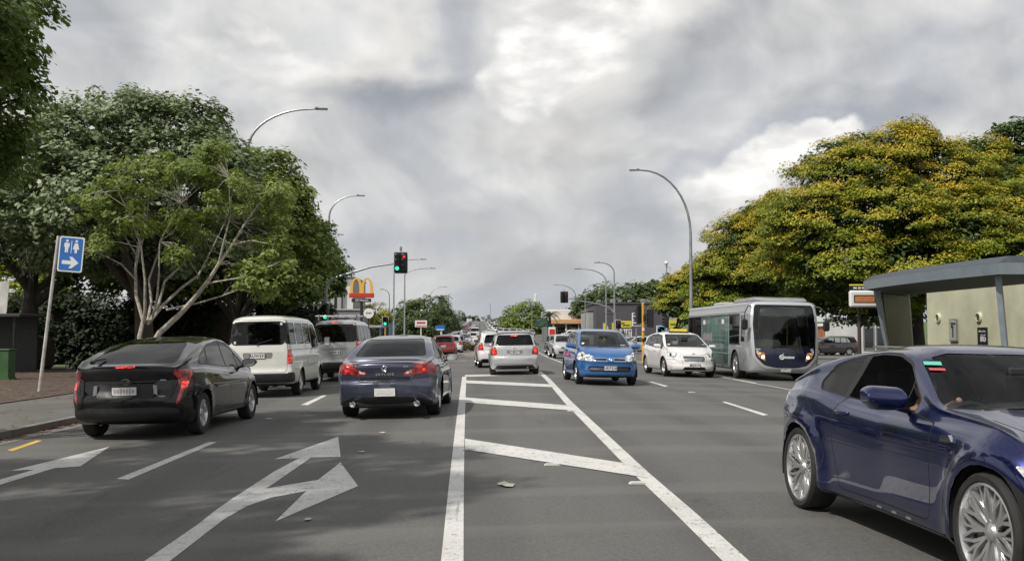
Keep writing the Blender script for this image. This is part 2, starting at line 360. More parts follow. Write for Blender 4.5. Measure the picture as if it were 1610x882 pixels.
class Shell:
    """a vehicle body: lofted skin that outlines are cut into"""
    def __init__(s, sp):
        s.sp = sp; I = lambda key, y: np.interp(y, [p[0] for p in sp[key]], [p[1] for p in sp[key]])
        def smooth(key, y):
            w = sp.get('sm', .10); return sum(I(key, y + d * w) * k for d, k in ((-1, .15), (-.5, .2), (0, .3), (.5, .2), (1, .15)))
        yr, yf = sp['top'][0][0], sp['top'][-1][0]; er = sp.get('er', .10)
        ys = np.concatenate([np.linspace(yr + er, yf - er, int((yf - yr) / sp.get('step', .065)))])
        seg = [3, 1, 2, 3, 4, 2, 2, 4, 4, 2, 4, 5]
        rows = []
        def section(y):
            yc = min(max(y, yr + er), yf - er)
            w = float(smooth('wid', yc)); b = float(I('low', yc)); sh = float(smooth('belt', yc)); t = float(smooth('top', yc)); h = max(t - sh, .02)
            tum = sp.get('tum', .28); a = sp.get('shoulder', .06); cr = sp.get('crown', .02)
            wr = w - a - .02 - tum * h; kk = sp.get('roofr', .13); kz = sp.get('roofk', .86)
            P = [(0, b), (w - .18, b), (w - .07, b + .015), (w - .025, b + .10), (w, b + (sh - b) * .52), (w - .012, sh - .14), (w - a * .55, sh - .03), (w - a, sh),
                 (w - a - .01 - tum * h * .5, sh + h * .47), (wr + .02, sh + h * kz), (wr - kk * .55, t - cr - .012), (wr * .62, t - cr * .35), (0, t)]
            P = [Vector(p) for p in P]; out = [P[0]]
            for i in range(len(P) - 1):
                p0 = P[i - 1] if i else P[0] * 2 - P[1]; p1, p2 = P[i], P[i + 1]; p3 = P[i + 2] if i + 2 < len(P) else Vector((-P[i][0], P[i][1]))
                for j in range(1, seg[i] + 1):
                    u = j / seg[i]
                    if i in (0,): q = p1.lerp(p2, u)
                    else:
                        L = (p2 - p1).length; m1 = (p2 - p0); m2 = (p3 - p1)
                        m1 = m1.normalized() * min(L, m1.length * .5); m2 = m2.normalized() * min(L, m2.length * .5)
                        q = p1 * (2 * u ** 3 - 3 * u * u + 1) + m1 * (u ** 3 - 2 * u * u + u) + p2 * (-2 * u ** 3 + 3 * u * u) + m2 * (u ** 3 - u * u)
                    out.append(q)
            return out
        def ring(pts, y):
            m = [(p.x, y, p.y) for p in pts] + [(-p.x, y, p.y) for p in pts[-2:0:-1]]; return m
        secs = [ring(section(y), y) for y in ys]; n = len(secs[0])
        def cap(base, y0, sgn, rr, tgt):
            out = []; hw = max(abs(p[0]) for p in base); zc = (min(p[2] for p in base) + max(p[2] for p in base)) / 2; hh = max(p[2] for p in base) - zc
            for d in (.25, .6, 1.0):
                th = d * math.pi / 2; out.append((rr * (1 - math.cos(th)), rr * math.sin(th)))
            for q in (.16, .24, .33, .44, .56, .7, .85): out.append((rr + (hh - rr) * q, rr))
            res = []
            for ins, dy in out:
                sx = (hw - min(ins, hw * .97)) / hw; sz = max(.03, (hh - ins) / hh); res.append([(p[0] * (sx if ins <= rr else (hw - rr) / hw * (1 - (ins - rr) / (hh - rr) * .999) + 0), y0 + sgn * dy, zc + (p[2] - zc) * sz) for p in base])
            return res
        R0 = cap(secs[0], ys[0], -1, er, None)[::-1]; R1 = cap(secs[-1], ys[-1], 1, er, None)
        allr = R0 + secs + R1; co = np.array(allr).reshape(-1, 3); m = len(allr)
        fs = [(i * n + k, (i + 1) * n + k, (i + 1) * n + (k + 1) % n, i * n + (k + 1) % n) for i in range(m - 1) for k in range(n)]
        fs += [tuple(range(n)), tuple(range((m - 1) * n, m * n))[::-1]]
        W = max(p[1] for p in sp['wid'])
        # end profiles, plan bow, wheel flares
        x, y, z = co.T.copy(); ym = (yr + yf) / 2
        wf = _ss((y - (yf - sp.get('reach', .9))) / sp.get('reach', .9)); wr_ = _ss(((yr + sp.get('reachr', .5)) - y) / sp.get('reachr', .5))
        if 'ef' in sp: y = y - np.interp(z, [p[0] for p in sp['ef']], [p[1] for p in sp['ef']]) * np.clip((co[:, 1] - (yf - .35)) / .25, 0, 1)
        if 'erp' in sp: y = y + np.interp(z, [p[0] for p in sp['erp']], [p[1] for p in sp['erp']]) * np.clip(((yr + .35) - co[:, 1]) / .25, 0, 1)
        y = y - sp.get('bowf', .22) * (np.abs(x) / W) ** 2.2 * wf + sp.get('bowr', .10) * (np.abs(x) / W) ** 2.2 * wr_
        # windscreen bows too
        if 'bows' in sp:
            a_, b_, k_ = sp['bows']; ww = _ss((co[:, 1] - a_) / .3) * (1 - _ss((co[:, 1] - b_) / .4)) * _ss((z - sp['belt'][0][1] + .1) / .2)
            y = y - k_ * (np.abs(x) / W) ** 2 * ww
        for yw in (sp['ax'][0], sp['ax'][1]):
            rr = np.hypot(y - yw, z - sp['wr']); f = np.exp(-((rr - sp['wr'] - .06) / .07) ** 2) * sp.get('flare', .018)
            x = x + np.sign(x) * f * (np.abs(x) > W * .7)
        for cz, amp, wd in sp.get('crease', ()):
            x = x + np.sign(x) * amp * np.exp(-((z - cz) / wd) ** 2) * (np.abs(x) > W * .7)
        co = np.stack([x, y, z], 1)
        if 'tweak' in sp: co = sp['tweak'](co)
        me = bpy.data.meshes.new('tmp'); me.from_pydata(co.tolist(), [], fs)
        bm = bmesh.new(); bm.from_mesh(me); bmesh.ops.remove_doubles(bm, verts=bm.verts, dist=1e-5); bmesh.ops.recalc_face_normals(bm, faces=bm.faces)
        if sum(f.calc_center_median().z * f.normal.z for f in bm.faces) < 0: bmesh.ops.reverse_faces(bm, faces=bm.faces)
        bm.normal_update(); s.bm = bm; s.W = W; bpy.data.meshes.remove(me)
        t = bm.copy(); bmesh.ops.triangulate(t, faces=[f for f in t.faces if len(f.verts) > 4]); bmesh.ops.triangulate(t, faces=t.faces); t.normal_update(); t.verts.ensure_lookup_table(); t.faces.ensure_lookup_table()
        s.bv = BVHTree.FromBMesh(t); s.tv = [(v.co.copy(), v.normal.copy()) for v in t.verts]; s.tf = [[v.index for v in f.verts] for f in t.faces]; t.free()
        s.lay = bm.faces.layers.int.new('tag'); s.tags = ['body']
    def nrm(s, co):
        loc, no, i, d = s.bv.find_nearest(co)
        a, b, c = s.tf[i]; r = barycentric_transform(loc, s.tv[a][0], s.tv[b][0], s.tv[c][0], s.tv[a][1], s.tv[b][1], s.tv[c][1])
        return r.normalized() if r.length > 1e-6 else no
    def filt(s, proj, lim):
        sp = s.sp
        def ok(f, c=None):
            n = f.normal; c = f.calc_center_median()
            if lim and not (lim[0] < c.y < lim[1]): return False
            if proj == 'side': return abs(n.x) > .35 and abs(c.x) > s.W * .45
            if proj == 'front': return n.y > .12 and c.y > 0
            if proj == 'rear': return n.y < -.12 and c.y < 0
            if proj == 'top': return n.z > .3
            if proj == 'bottom': return n.z < -.5 and c.z < .45
        return ok
    def cut(s, tagname, proj, poly, lim=None, both=True, only=None):
        if tagname not in s.tags: s.tags.append(tagname)
        ti = s.tags.index(tagname); polys = [poly]
        if proj in ('front', 'rear', 'top', 'bottom') and both: polys.append([(-p[0], p[1]) for p in poly])
        bm = s.bm; a0, a1 = AX[proj]; ok = s.filt(proj, lim)
        for pl in polys:
            xs = [p[0] for p in pl]; zs = [p[1] for p in pl]; bb = (min(xs), max(xs), min(zs), max(zs)); M = .02
            cand = set()
            for f in bm.faces:
                vs = f.verts; u = [v.co[a0] for v in vs]; w = [v.co[a1] for v in vs]
                if max(u) < bb[0] - M or min(u) > bb[1] + M or max(w) < bb[2] - M or min(w) > bb[3] + M: continue
                if ok(f): cand.add(f)
            for i in range(len(pl)):
                p, q = pl[i], pl[(i + 1) % len(pl)]; d = (q[0] - p[0], q[1] - p[1]); L = math.hypot(*d)
                if L < 1e-5: continue
                no = [0, 0, 0]; no[a0] = d[1] / L; no[a1] = -d[0] / L; co = [0, 0, 0]; co[a0], co[a1] = p
                e = (min(p[0], q[0]) - .004, max(p[0], q[0]) + .004, min(p[1], q[1]) - .004, max(p[1], q[1]) + .004)
                sub = []
                for f in cand:
                    u = [v.co[a0] for v in f.verts]; w = [v.co[a1] for v in f.verts]
                    if max(u) < e[0] or min(u) > e[1] or max(w) < e[2] or min(w) > e[3]: continue
                    dd = [(a - p[0]) * no[a0] + (b - p[1]) * no[a1] for a, b in zip(u, w)]
                    if min(dd) > -1e-5 or max(dd) < 1e-5: continue
                    sub.append(f)
                if not sub: continue
                eds = {x for f in sub for x in f.edges}; vts = {x for f in sub for x in f.verts}
                r = bmesh.ops.bisect_plane(bm, geom=sub + list(eds) + list(vts), dist=1e-6, plane_co=co, plane_no=no)
                cand = {f for f in cand if f.is_valid}
                for g in r['geom']:
                    if isinstance(g, bmesh.types.BMFace): cand.add(g)
            for f in cand:
                if not f.is_valid: continue
                c = f.calc_center_median()
                f.normal_update()
                if inside((c[a0], c[a1]), pl) and (only is None or s.tags[f[s.lay]] in only): f[s.lay] = ti
    def seam(s, proj, poly, w=.008, lim=None, fill=None, both=True):
        s.cut('gap', proj, grow(poly, w / 2), lim, both)
        s.cut(fill or 'body', proj, grow(poly, -w / 2), lim, both)
    def line(s, proj, a, b, w=.008, tagname='gap', lim=None, both=True):
        only = ('window', 'trim') if tagname == 'trim' else ('body', 'gap', 'bonnet', 'tailgate')
        a, b = Vector(a), Vector(b); d = (b - a).normalized(); n = Vector((d.y, -d.x)) * w / 2
        s.cut(tagname, proj, [tuple(a + n), tuple(b + n), tuple(b - n), tuple(a - n)], lim, both, only)
    def wheels(s):
        sp = s.sp; r = sp['wr'] + sp.get('archgap', .05)
        for yw in sp['ax']:
            pl = [(yw + r * math.cos(a), sp['wr'] + r * math.sin(a)) for a in np.linspace(0, 2 * math.pi, 25)[:-1]]
            s.cut('arch', 'side', pl)
            x0 = s.W - .36; s.cut('arch', 'bottom', [(x0, yw - r * .96), (s.W + .1, yw - r * .96), (s.W + .1, yw + r * .96), (x0, yw + r * .96)])
    def parts(s, mats, parent, names, push={}):
        """split into one mesh per tag; side pairs (left, right) and front/rear become separate objects"""
        bm = s.bm; bm.faces.ensure_lookup_table(); out = {}
        groups = {}
        for f in bm.faces:
            t = s.tags[f[s.lay]]
            if t == 'arch': continue
            if t == 'gap': groups.setdefault(('body', 0), []).append((f, 1)); continue
            g = s.sp.get('merge', {}).get(t)
            if g: groups.setdefault((g, 0), []).append((f, t)); continue
            groups.setdefault((t, 0), []).append((f, 0))
        # split each tag into islands
        final = {}
        for (t, _), fl in groups.items():
            if t == 'body': final.setdefault('body', []).append(fl); continue
            S = {f: m for f, m in fl}; seen = set()
            for f in S:
                if f in seen: continue
                st = [f]; seen.add(f); isl = []
                while st:
                    h = st.pop(); isl.append((h, S[h]))
                    for v in h.verts:
                        for k in v.link_faces:
                            if k in S and k not in seen: seen.add(k); st.append(k)
                if sum(x.calc_area() for x, _ in isl) > .0002: final.setdefault(t, []).append(isl)
                else: final.setdefault('body', [[]])[0].extend((x, 1) for x, _ in isl)
        for t, isls in final.items():
            for isl in isls:
                vi = {}; vs = []; fs = []; mi = []; ns = []
                ml = [mats.get(t, 'gap_black')]
                if t == 'body': ml = [mats['body'], 'gap_black']
                for f, m in isl:
                    idx = []
                    for v in f.verts:
                        if v.index not in vi or True:
                            k = v
                            if k not in vi: vi[k] = len(vs); vs.append(v.co.copy()); ns.append(s.nrm(v.co))
                            idx.append(vi[k])
                    fs.append(idx); mi.append(1 if (m == 1 and t == 'body') else 0)
                p = push.get(t, 0)
                if p: vs = [v - n * p for v, n in zip(vs, ns)]
                if t in s.sp.get('solid', ()):            # give the piece a visible edge
                    nv = len(vs); ec = {}
                    for f in fs:
                        for a, b in zip(f, f[1:] + f[:1]): ec[(a, b)] = ec.get((a, b), 0) + 1
                    bd = [(a, b) for (a, b) in ec if (b, a) not in ec]; dn = s.sp['solid'][t]
                    vm = {}
                    for a, b in bd:
                        for q in (a, b):
                            if q not in vm: vm[q] = len(vs); vs.append(vs[q] - ns[q] * dn); ns.append(ns[q])
                        fs.append([b, a, vm[a], vm[b]]); mi.append(0)
                me = bpy.data.meshes.new(names.get(t, t)); me.from_pydata([tuple(v) for v in vs], [], fs)
                for m_ in ml: me.materials.append(MATS[m_])
                if len(me.polygons) == len(mi): me.polygons.foreach_set('material_index', mi)
                me.polygons.foreach_set('use_smooth', [True] * len(me.polygons)); me.update()
                try: me.normals_split_custom_set_from_vertices([tuple(n) for n in ns])
                except Exception as ex: print('normals', ex)
                par = parent
                o = link(names.get(t, t), me, par); out.setdefault(t, []).append(o)
        for t, l in out.items():                           # nest pieces one level deeper
            pn = s.sp.get('nest', {}).get(t)
            if pn and pn in out:
                for o in l:
                    c = sum((v.co for v in o.data.vertices), Vector()) / len(o.data.vertices)
                    best = min(out[pn], key=lambda q: (sum((v.co for v in q.data.vertices), Vector()) / len(q.data.vertices) - c).length); o.parent = best
        s.bm.free(); return out
def surf_y(sh, x, z, front=True):
    """point and normal of the body at (x, z) seen from the front or the rear"""
    o = Vector((x, 6 if front else -6, z)); d = Vector((0, -1 if front else 1, 0))
    loc, no, i, dist = sh.bv.ray_cast(o, d)
    return loc, no
def surf_x(sh, y, z, side=1):
    loc, no, i, dist = sh.bv.ray_cast(Vector((side * 4, y, z)), Vector((-side, 0, 0)))
    return loc, no
def wheel_parts(parent, x, y, r, w, side, style, rimr=None, rimmat='alloy'):
    rr = rimr or r * .66; t = MB(); s = side
    prof = [(rr, -w / 2 + .01), (r * .93, -w / 2), (r * .985, -w / 2 + .022), (r, -w / 2 + .05), (r, w / 2 - .05), (r * .985, w / 2 - .022), (r * .93, w / 2), (rr + .008, w / 2 - .004), (rr, w / 2 - .012), (rr - .004, 0)]
    t.lathe(prof, 'x', 36, close=True)
    for k in (-.25, 0, .25):
        pass
    tyre = t.build('wheel', 'rubber', parent, angle=25, loc=(x, y, r), rot=(0, 0, 0 if s > 0 else math.pi)); tyre['fixed_color'] = 1
    m = MB(); o = w / 2 - .012
    m.lathe([(rr + .004, o), (rr - .012, o + .004), (rr - .02, o - .02), (rr - .03, o - .09), (rr - .035, -w / 2 + .02)], 'x', 32)
    m.v = m.v; m.f = [f for f in m.f if len(f) == 4]; m.mi = [0] * len(m.f)
    def spoke(a0, a1, r0, r1, w0, w1, x0, x1, th=.025):
        def pt(a, rad, off, xx): 
            return (xx, rad * math.cos(a) - off * math.sin(a), rad * math.sin(a) + off * math.cos(a))
        vs = []
        for (a, rad, wd, xx) in ((a0, r0, w0, x0), ((a0 + a1) / 2, (r0 + r1) / 2, (w0 + w1) / 2, (x0 + x1) / 2 + .004), (a1, r1, w1, x1)):
            vs += [pt(a, rad, -wd, xx - th), pt(a, rad, -wd * .7, xx), pt(a, rad, wd * .7, xx), pt(a, rad, wd, xx - th)]
        fs = []
        for i in (0, 4):
            for k in range(4): fs.append((i + k, i + (k + 1) % 4, i + 4 + (k + 1) % 4, i + 4 + k))
        m.add(vs, fs + [(0, 1, 2, 3), (11, 10, 9, 8)])
    if style == 'mesh':
        N = 10
        for k in range(N):
            a = 2 * math.pi * k / N; d = math.pi / N
            spoke(a - d * .15, a + d * .95, .05, rr - .01, .014, .013, o - .034, o - .006)
            spoke(a + d * .15, a - d * .95, .05, rr - .01, .014, .013, o - .034, o - .006)
            spoke(a, a, .05, rr - .012, .011, .010, o - .04, o - .014)
    elif style == 'five':
        for k in range(5):
            a = 2 * math.pi * k / 5 + .3; spoke(a - .08, a - .17, .05, rr - .01, .016, .017, o - .03, o - .01); spoke(a + .08, a + .17, .05, rr - .01, .016, .017, o - .03, o - .01)
    elif style == 'ten':
        for k in range(10): a = 2 * math.pi * k / 10; spoke(a, a, .06, rr - .01, .014, .013, o - .03, o - .008)
    else:                       # steel wheel or cover
        m.lathe([(rr - .02, o - .015), (rr * .82, o - .008), (rr * .78, o - .03), (rr * .45, o - .022), (rr * .4, o), (.0001, o + .008)], 'x', 28)
        for k in range(8):
            a = 2 * math.pi * k / 8; spoke(a, a, rr * .5, rr * .8, .012, .02, o - .012, o - .008, .012)
    h_ = .7 if style == 'mesh' else 1.
    m.lathe([(.075 * h_, o - .04), (.06 * h_, o - .022), (.035 * h_, o - .016), (.0001, o - .012)], 'x', 20)
    rim = m.build('rim', rimmat, tyre, angle=30, loc=(0, 0, 0)); rim['fixed_color'] = 1
    b = MB(); b.lathe([(.0001, o - .075), (rr * .8, o - .075), (rr * .8, o - .09), (.0001, o - .09)], 'x', 24)
    bd = b.build('brake_disc', 'alloy_dark' if style != 'steel' else 'gap_black', tyre); bd['fixed_color'] = 1
    return tyre
def arch_liner(parent, W_, yw, r, wz, sides=(1, -1), depth=.36, zlo=.19, inset=.012):
    for s in sides:
        m = MB(); n = 20; vs = []; a0 = math.asin(max(-1, min(1, (zlo - wz) / r)))
        R_ = r
        for k in range(n + 1):
            a = a0 + (math.pi - 2 * a0) * k / n; vs += [(s * (W_ - inset), yw + (R_) * math.cos(a), wz + R_ * math.sin(a)), (s * (W_ - depth), yw + R_ * math.cos(a), wz + R_ * math.sin(a))]
        fs = [(2 * k, 2 * k + 1, 2 * k + 3, 2 * k + 2) for k in range(n)]; c = len(vs); vs.append((s * (W_ - depth), yw, wz)); fs += [(c, 2 * k + 1, 2 * k + 3) for k in range(n)]
        m.add(vs, fs); o = m.build('wheel_arch', 'gap_black', parent, fix=False); o['fixed_color'] = 1
def seat_mb(m, x, y, w=.5, z=.32, hr=True, hh=.60):
    m.box((x, y, z + .08), (w, .5, .16), bev=.04)
    m.box((x, y - .27, z + .08 + hh * .5), (w * .96, .13, hh), Matrix.Rotation(R(14), 3, 'X'), bev=.05)
    if hr: m.box((x, y - .36, z + hh + .23), (.26, .09, .17), Matrix.Rotation(R(8), 3, 'X'), bev=.035); m.box((x, y - .35, z + hh + .12), (.1, .03, .12))
def interior(parent, sp, ms='interior_grey'):
    ys, rows, zf = sp.get('seats', (.1, 2, .32)); w = sp['wid'][len(sp['wid']) // 2][1]
    for x in (-.36, .36):
        m = MB(); seat_mb(m, x, ys, .48, zf); m.build('seat', ms, parent, angle=50)['fixed_color'] = 1
    if rows > 1:
        m = MB(); yb = ys - .85
        m.box((0, yb, zf + .08), (w * 1.45, .5, .16), bev=.04); m.box((0, yb - .27, zf + .32), (w * 1.45, .13, .5), Matrix.Rotation(R(16), 3, 'X'), bev=.04)
        for x in (-.36, .36): m.box((x, yb - .34, zf + .66), (.24, .08, .15), bev=.03)
        m.build('rear_seat', ms, parent, angle=50)['fixed_color'] = 1
    yd = sp.get('dash', ys + .75); zd = sp.get('dashz', .84)
    m = MB(); m.prism([(yd + .42, zd - .03), (yd + .05, zd + .03), (yd - .08, zd - .06), (yd - .05, zd - .3), (yd + .3, zd - .4)], -w * .78, w * .78, 'yz'); m.build('dashboard', 'interior_black', parent)['fixed_color'] = 1
    m = MB(); c = Vector((.36, yd - .2, zd - .03)); rt = Matrix.Rotation(R(-25), 3, 'X'); pts = [c + rt @ Vector((.18 * math.cos(a), 0, .18 * math.sin(a))) for a in np.linspace(0, 2 * math.pi, 21)]
    m.tube(pts, .014, 6, False); m.tube([c + rt @ Vector((-.17, 0, 0)), c + rt @ Vector((.17, 0, 0))], .016, 6); m.tube([c, c + Vector((0, .22, -.08))], .025, 6); m.build('steering_wheel', 'interior_black', parent)['fixed_color'] = 1
    m = MB(); m.box((0, yd + sp.get('mirdy', -.12), sp.get('mirz', 1.27)), (.24, .03, .07), bev=.012); m.build('rear_view_mirror', 'interior_black', parent)['fixed_color'] = 1
def side_mirror(parent, x, y, z, s, mb='paint', sc=1.):
    m = MB(); k = sc
    prof = [(-.11, -.055), (-.115, .03), (-.09, .065), (.08, .072), (.125, .045), (.12, -.02), (.07, -.065), (-.06, -.07)]
    prof = rnd(prof, .05, 3); sec = [(0., .95), (.015, 1.), (.05, .98), (.08, .86), (.1, .62), (.11, .3)]
    vs = []; n = len(prof)
    for d, q in sec: vs += [(x + s * (.10 + p[0]) * k, y + d * k, z + p[1] * q * k) for p in prof]
    fs = [(i * n + j, i * n + (j + 1) % n, (i + 1) * n + (j + 1) % n, (i + 1) * n + j) for i in range(len(sec) - 1) for j in range(n)] + [tuple(range(n)), tuple(range((len(sec) - 1) * n, len(sec) * n))]
    m.add(vs, fs); m.build('side_mirror', mb, parent, angle=70)
    g = MB(); g.prism([(x + s * (.10 + p[0] * .88) * k, z + p[1] * .85 * k) for p in prof], y - .006, y - .002); g.build('mirror_glass', 'chrome', parent)['fixed_color'] = 1
    g = MB(); g.tube([(x - s * .06, y + .03, z - .07 * k), (x + s * .03, y + .04, z - .05 * k)], .022, 6); g.build('mirror_stalk', 'black_plastic', parent)['fixed_color'] = 1
def plate(parent, sh, z, front, txt, w=.36, h=.125, tilt=0., matp='plate_white', blur=False, x=0., off=.02):
    loc, no = surf_y(sh, x, z, front); s = 1 if front else -1
    m = MB(); m.box((0, 0, 0), (w, .008, h), bev=.003); p = m.build('number_plate', matp, parent, loc=(x, loc.y + s * off, z), rot=(tilt * s, 0, 0)); p['fixed_color'] = 1
    m = MB()
    for a, b, c, d in ((0, h / 2 - .003, w, .006), (0, -h / 2 + .003, w, .006), (-w / 2 + .003, 0, .006, h), (w / 2 - .003, 0, .006, h)): m.box((a, s * .005, b), (c, .003, d))
    q = m.build('plate_frame', 'ink_black', p); q['fixed_color'] = 1
    if txt:
        t = text_obj('plate_text', txt, h * .82, 'ink_black', p, (0, s * .006, -.003), (R(90), 0, math.pi if front else 0), .001, sx=.92, bold=.002, space=1.1); t['fixed_color'] = 1
    return p
def add_disc(m, c, n, r, th=.01, seg=16):
    n = Vector(n).normalized(); u = n.orthogonal().normalized(); v = n.cross(u); c = Vector(c)
    vs = [c + (u * math.cos(2 * math.pi * k / seg) + v * math.sin(2 * math.pi * k / seg)) * r for k in range(seg)]; vs += [p + n * th for p in vs]
    m.add(vs, [tuple(range(seg))[::-1], tuple(range(seg, 2 * seg))] + [(k, (k + 1) % seg, seg + (k + 1) % seg, seg + k) for k in range(seg)])
def sticker(parent, sh, x, z, w, h, m_, name='sticker', front=True):
    l, n = surf_y(sh, x, z, front); m = MB(); m.box((0, 0, 0), (w, .003, h)); o = m.build(name, m_, parent, loc=l + n * .003); o.rotation_euler = n.to_track_quat('Y', 'Z').to_euler(); o['fixed_color'] = 1
def handles(parent, sh, ys, z, matn):
    for y in ys:
        for s in (1, -1):
            l, n = surf_x(sh, y, z, s)
            if l is None: continue
            m = MB(); m.tube([(l.x - s * .005, y - .09, z), (l.x + s * .022, y - .07, z), (l.x + s * .026, y, z + .002), (l.x + s * .022, y + .07, z), (l.x - s * .005, y + .09, z)], [.01, .014, .014, .014, .01], 6)
            m.build('door_handle', matn, parent, angle=60)
def paint_all(root, color):
    root.color = color
    for c in root.children_recursive: c.color = color
# ================================================================ ground, roads, markings
def world_mat(name, c1, c2, rough=.8, scale=.35, fine=(0, 0), bump=.25, bsc=60., extra=None, spec=.5):
    m = mat(name, c1, rough, spec=spec); g = NT(m.node_tree); p = g.n['Principled BSDF']; tc = g.new('ShaderNodeTexCoord'); o = tc.outputs['Object']
    n = g.noise(o, scale, 7, .6, .4); f = g.noise(o, bsc, 4, .7)
    c = g.mix(g.mr(n, .32, .68), c1, c2); c = g.mix(g.mr(f, .35, .75, 0, .5), c, tuple(v * 1.7 for v in c2))
    if extra: c = extra(g, o, c)
    g.l.new(c, p.inputs['Base Color']); b = g.new('ShaderNodeBump'); b.inputs['Strength'].default_value = bump; b.inputs['Distance'].default_value = .008
    g.l.new(f, b.inputs['Height']); g.l.new(b.outputs[0], p.inputs['Normal']); g.l.new(g.mr(n, .3, .7, rough - .08, rough + .06), p.inputs['Roughness']); return m
def asphalt_extra(g, o, c):
    s = g.new('ShaderNodeSeparateXYZ'); g.l.new(o, s.inputs[0])
    w = g.m('SINE', g.m('MULTIPLY', g.m('ADD', s.outputs[0], g.m('MULTIPLY', g.noise(o, .15, 2), .8)), 3.6))
    c = g.mix(g.mr(w, .0, 1, 0, .38), c, (.060, .058, .054))                       # wheel tracks
    st = g.noise(g.vm('MULTIPLY', o, (1.2, .16, 1)), 1.1, 6, .7, 1.2)
    c = g.mix(g.mr(st, .56, .72, 0, .50), c, (.042, .041, .039))                    # oil and tar
    ck = g.new('ShaderNodeTexVoronoi', feature='DISTANCE_TO_EDGE'); ck.inputs['Scale'].default_value = .28; g.l.new(g.vm('ADD', o, g.vm('MULTIPLY', g.noise(o, 1.2, 5, .7, 0, out=1), (1.6, 1.6, 0))), ck.inputs['Vector']); c = g.mix(g.m('MULTIPLY', g.mr(ck.outputs['Distance'], .0, .0035, .8, 0), g.mr(g.noise(o, .12, 2), .5, .6)), c, (.02, .02, .019))
    sp = g.noise(o, 5.0, 8, .75, .4); c = g.mix(g.mr(sp, .66, .74, 0, .5), c, (.20, .195, .18))
    ch = g.noise(o, 34.0, 3, .85); c = g.mix(g.mr(ch, .56, .66, 0, .45), c, (.21, .205, .19)); c = g.mix(g.mr(ch, .44, .34, 0, .6), c, (.035, .034, .032))
    j = g.noise(g.vm('MULTIPLY', o, (.05, .5, 1)), 1.0, 3, .5); return g.mix(g.mr(j, .54, .60, 0, .4), c, (.16, .155, .145))
world_mat('asphalt', (.084, .082, .077), (.110, .108, .101), .78, .22, extra=asphalt_extra, bsc=75, bump=.5)
world_mat('asphalt_old', (.10, .097, .090), (.13, .127, .118), .85, .3, extra=asphalt_extra, bsc=55, bump=.5)
def path_extra(g, o, c):
    s = g.new('ShaderNodeSeparateXYZ'); g.l.new(o, s.inputs[0])
    fr = g.m('ABSOLUTE', g.m('SUBTRACT', g.m('FRACT', g.m('DIVIDE', s.outputs[1], 1.8)), .5)); c = g.mix(g.mr(fr, .488, .496, 0, .7), c, (.05, .045, .04))
    n = g.noise(o, 2.2, 6, .7); return g.mix(g.mr(n, .55, .75, 0, .45), c, (.085, .078, .065))
world_mat('concrete_path', (.088, .086, .076), (.13, .126, .113), .85, .5, extra=path_extra, bsc=50)
world_mat('kerb_concrete', (.13, .125, .11), (.20, .19, .17), .85, 1.2, bsc=50, extra=path_extra)
world_mat('leaf_litter', (.048, .036, .027), (.10, .075, .056), .95, 2.5, bsc=22, bump=1.)
world_mat('grass_ground', (.045, .075, .018), (.09, .12, .035), .95, .4, bsc=40, bump=1.)
def paint_extra(base):
    def f(g, o, c):
        n = g.noise(o, 14, 8, .75); c = g.mix(g.mr(n, .54, .64, 0, .85), c, (.12, .118, .11)); k = g.noise(o, 1.3, 5, .6); c = g.mix(g.mr(k, .5, .75, 0, .35), c, (.26, .25, .235))
        tr = g.noise(g.vm('MULTIPLY', o, (3, .3, 1)), 1.2, 5, .7, 1); return g.mix(g.mr(tr, .62, .72, 0, .5), c, (.14, .135, .13))
    return f
world_mat('road_paint_white', (.50, .49, .465), (.58, .57, .545), .6, 1.2, extra=paint_extra(1), bsc=60)
world_mat('road_paint_yellow', (.55, .36, .05), (.62, .42, .08), .6, 1.2, extra=paint_extra(1), bsc=60)
def knots(a, b, step, extra=()):
    s = set(np.round(np.arange(math.ceil(a / step) * step, b, step), 4)) | {a, b} | {e for e in extra if a < e < b}; return sorted(s)
def sheet(name, x0, x1, y0, y1, dz, m, fx=None, step=10.0, kind='structure', xstep=40.0):
    xs = knots(x0, x1, xstep, (-7.5, 2.5, 12.5)); ys = knots(y0, y1, step); M = MB()
    M.add([(x, y, gz(x, y) + dz) for y in ys for x in xs], [(j * len(xs) + i, j * len(xs) + i + 1, (j + 1) * len(xs) + i + 1, (j + 1) * len(xs) + i) for j in range(len(ys) - 1) for i in range(len(xs) - 1)])
    o = M.build(name, m, fix=False); return tag(o, kind=kind)
def slab(name, poly, m, dz, h=.12, kind='structure'):
    """raised pavement: outline with a real edge"""
    M = MB(); n = len(poly); top = [(x, y, gz(x, y) + dz) for x, y in poly]; bot = [(x, y, gz(x, y) + dz - h) for x, y in poly]
    M.add(top + bot, [tuple(range(n))] + [(i, i + n, (i + 1) % n + n, (i + 1) % n) for i in range(n)]); o = M.build(name, m, smooth=False); return tag(o, kind=kind)
gx = sorted(set(list(np.arange(-900, 901, 60.)) + [-7.5, 2.5, 12.5])); gy = list(np.arange(-60, 620, 10.)) + list(np.arange(620, 1600, 90.))
M = MB(); M.add([(x, y, gz(x, y) - .03) for y in gy for x in gx], [(j * len(gx) + i, j * len(gx) + i + 1, (j + 1) * len(gx) + i + 1, (j + 1) * len(gx) + i) for j in range(len(gy) - 1) for i in range(len(gx) - 1)])
tag(M.build('ground', 'grass_ground', fix=False), kind='structure')
sheet('road', -7.5, 12.5, -50, 600, .0, 'asphalt', xstep=5)
sheet('side_road', 12.5, 90, 64, 84, .0, 'asphalt_old'); sheet('side_road', -90, -7.5, 66, 82, .0, 'asphalt_old')
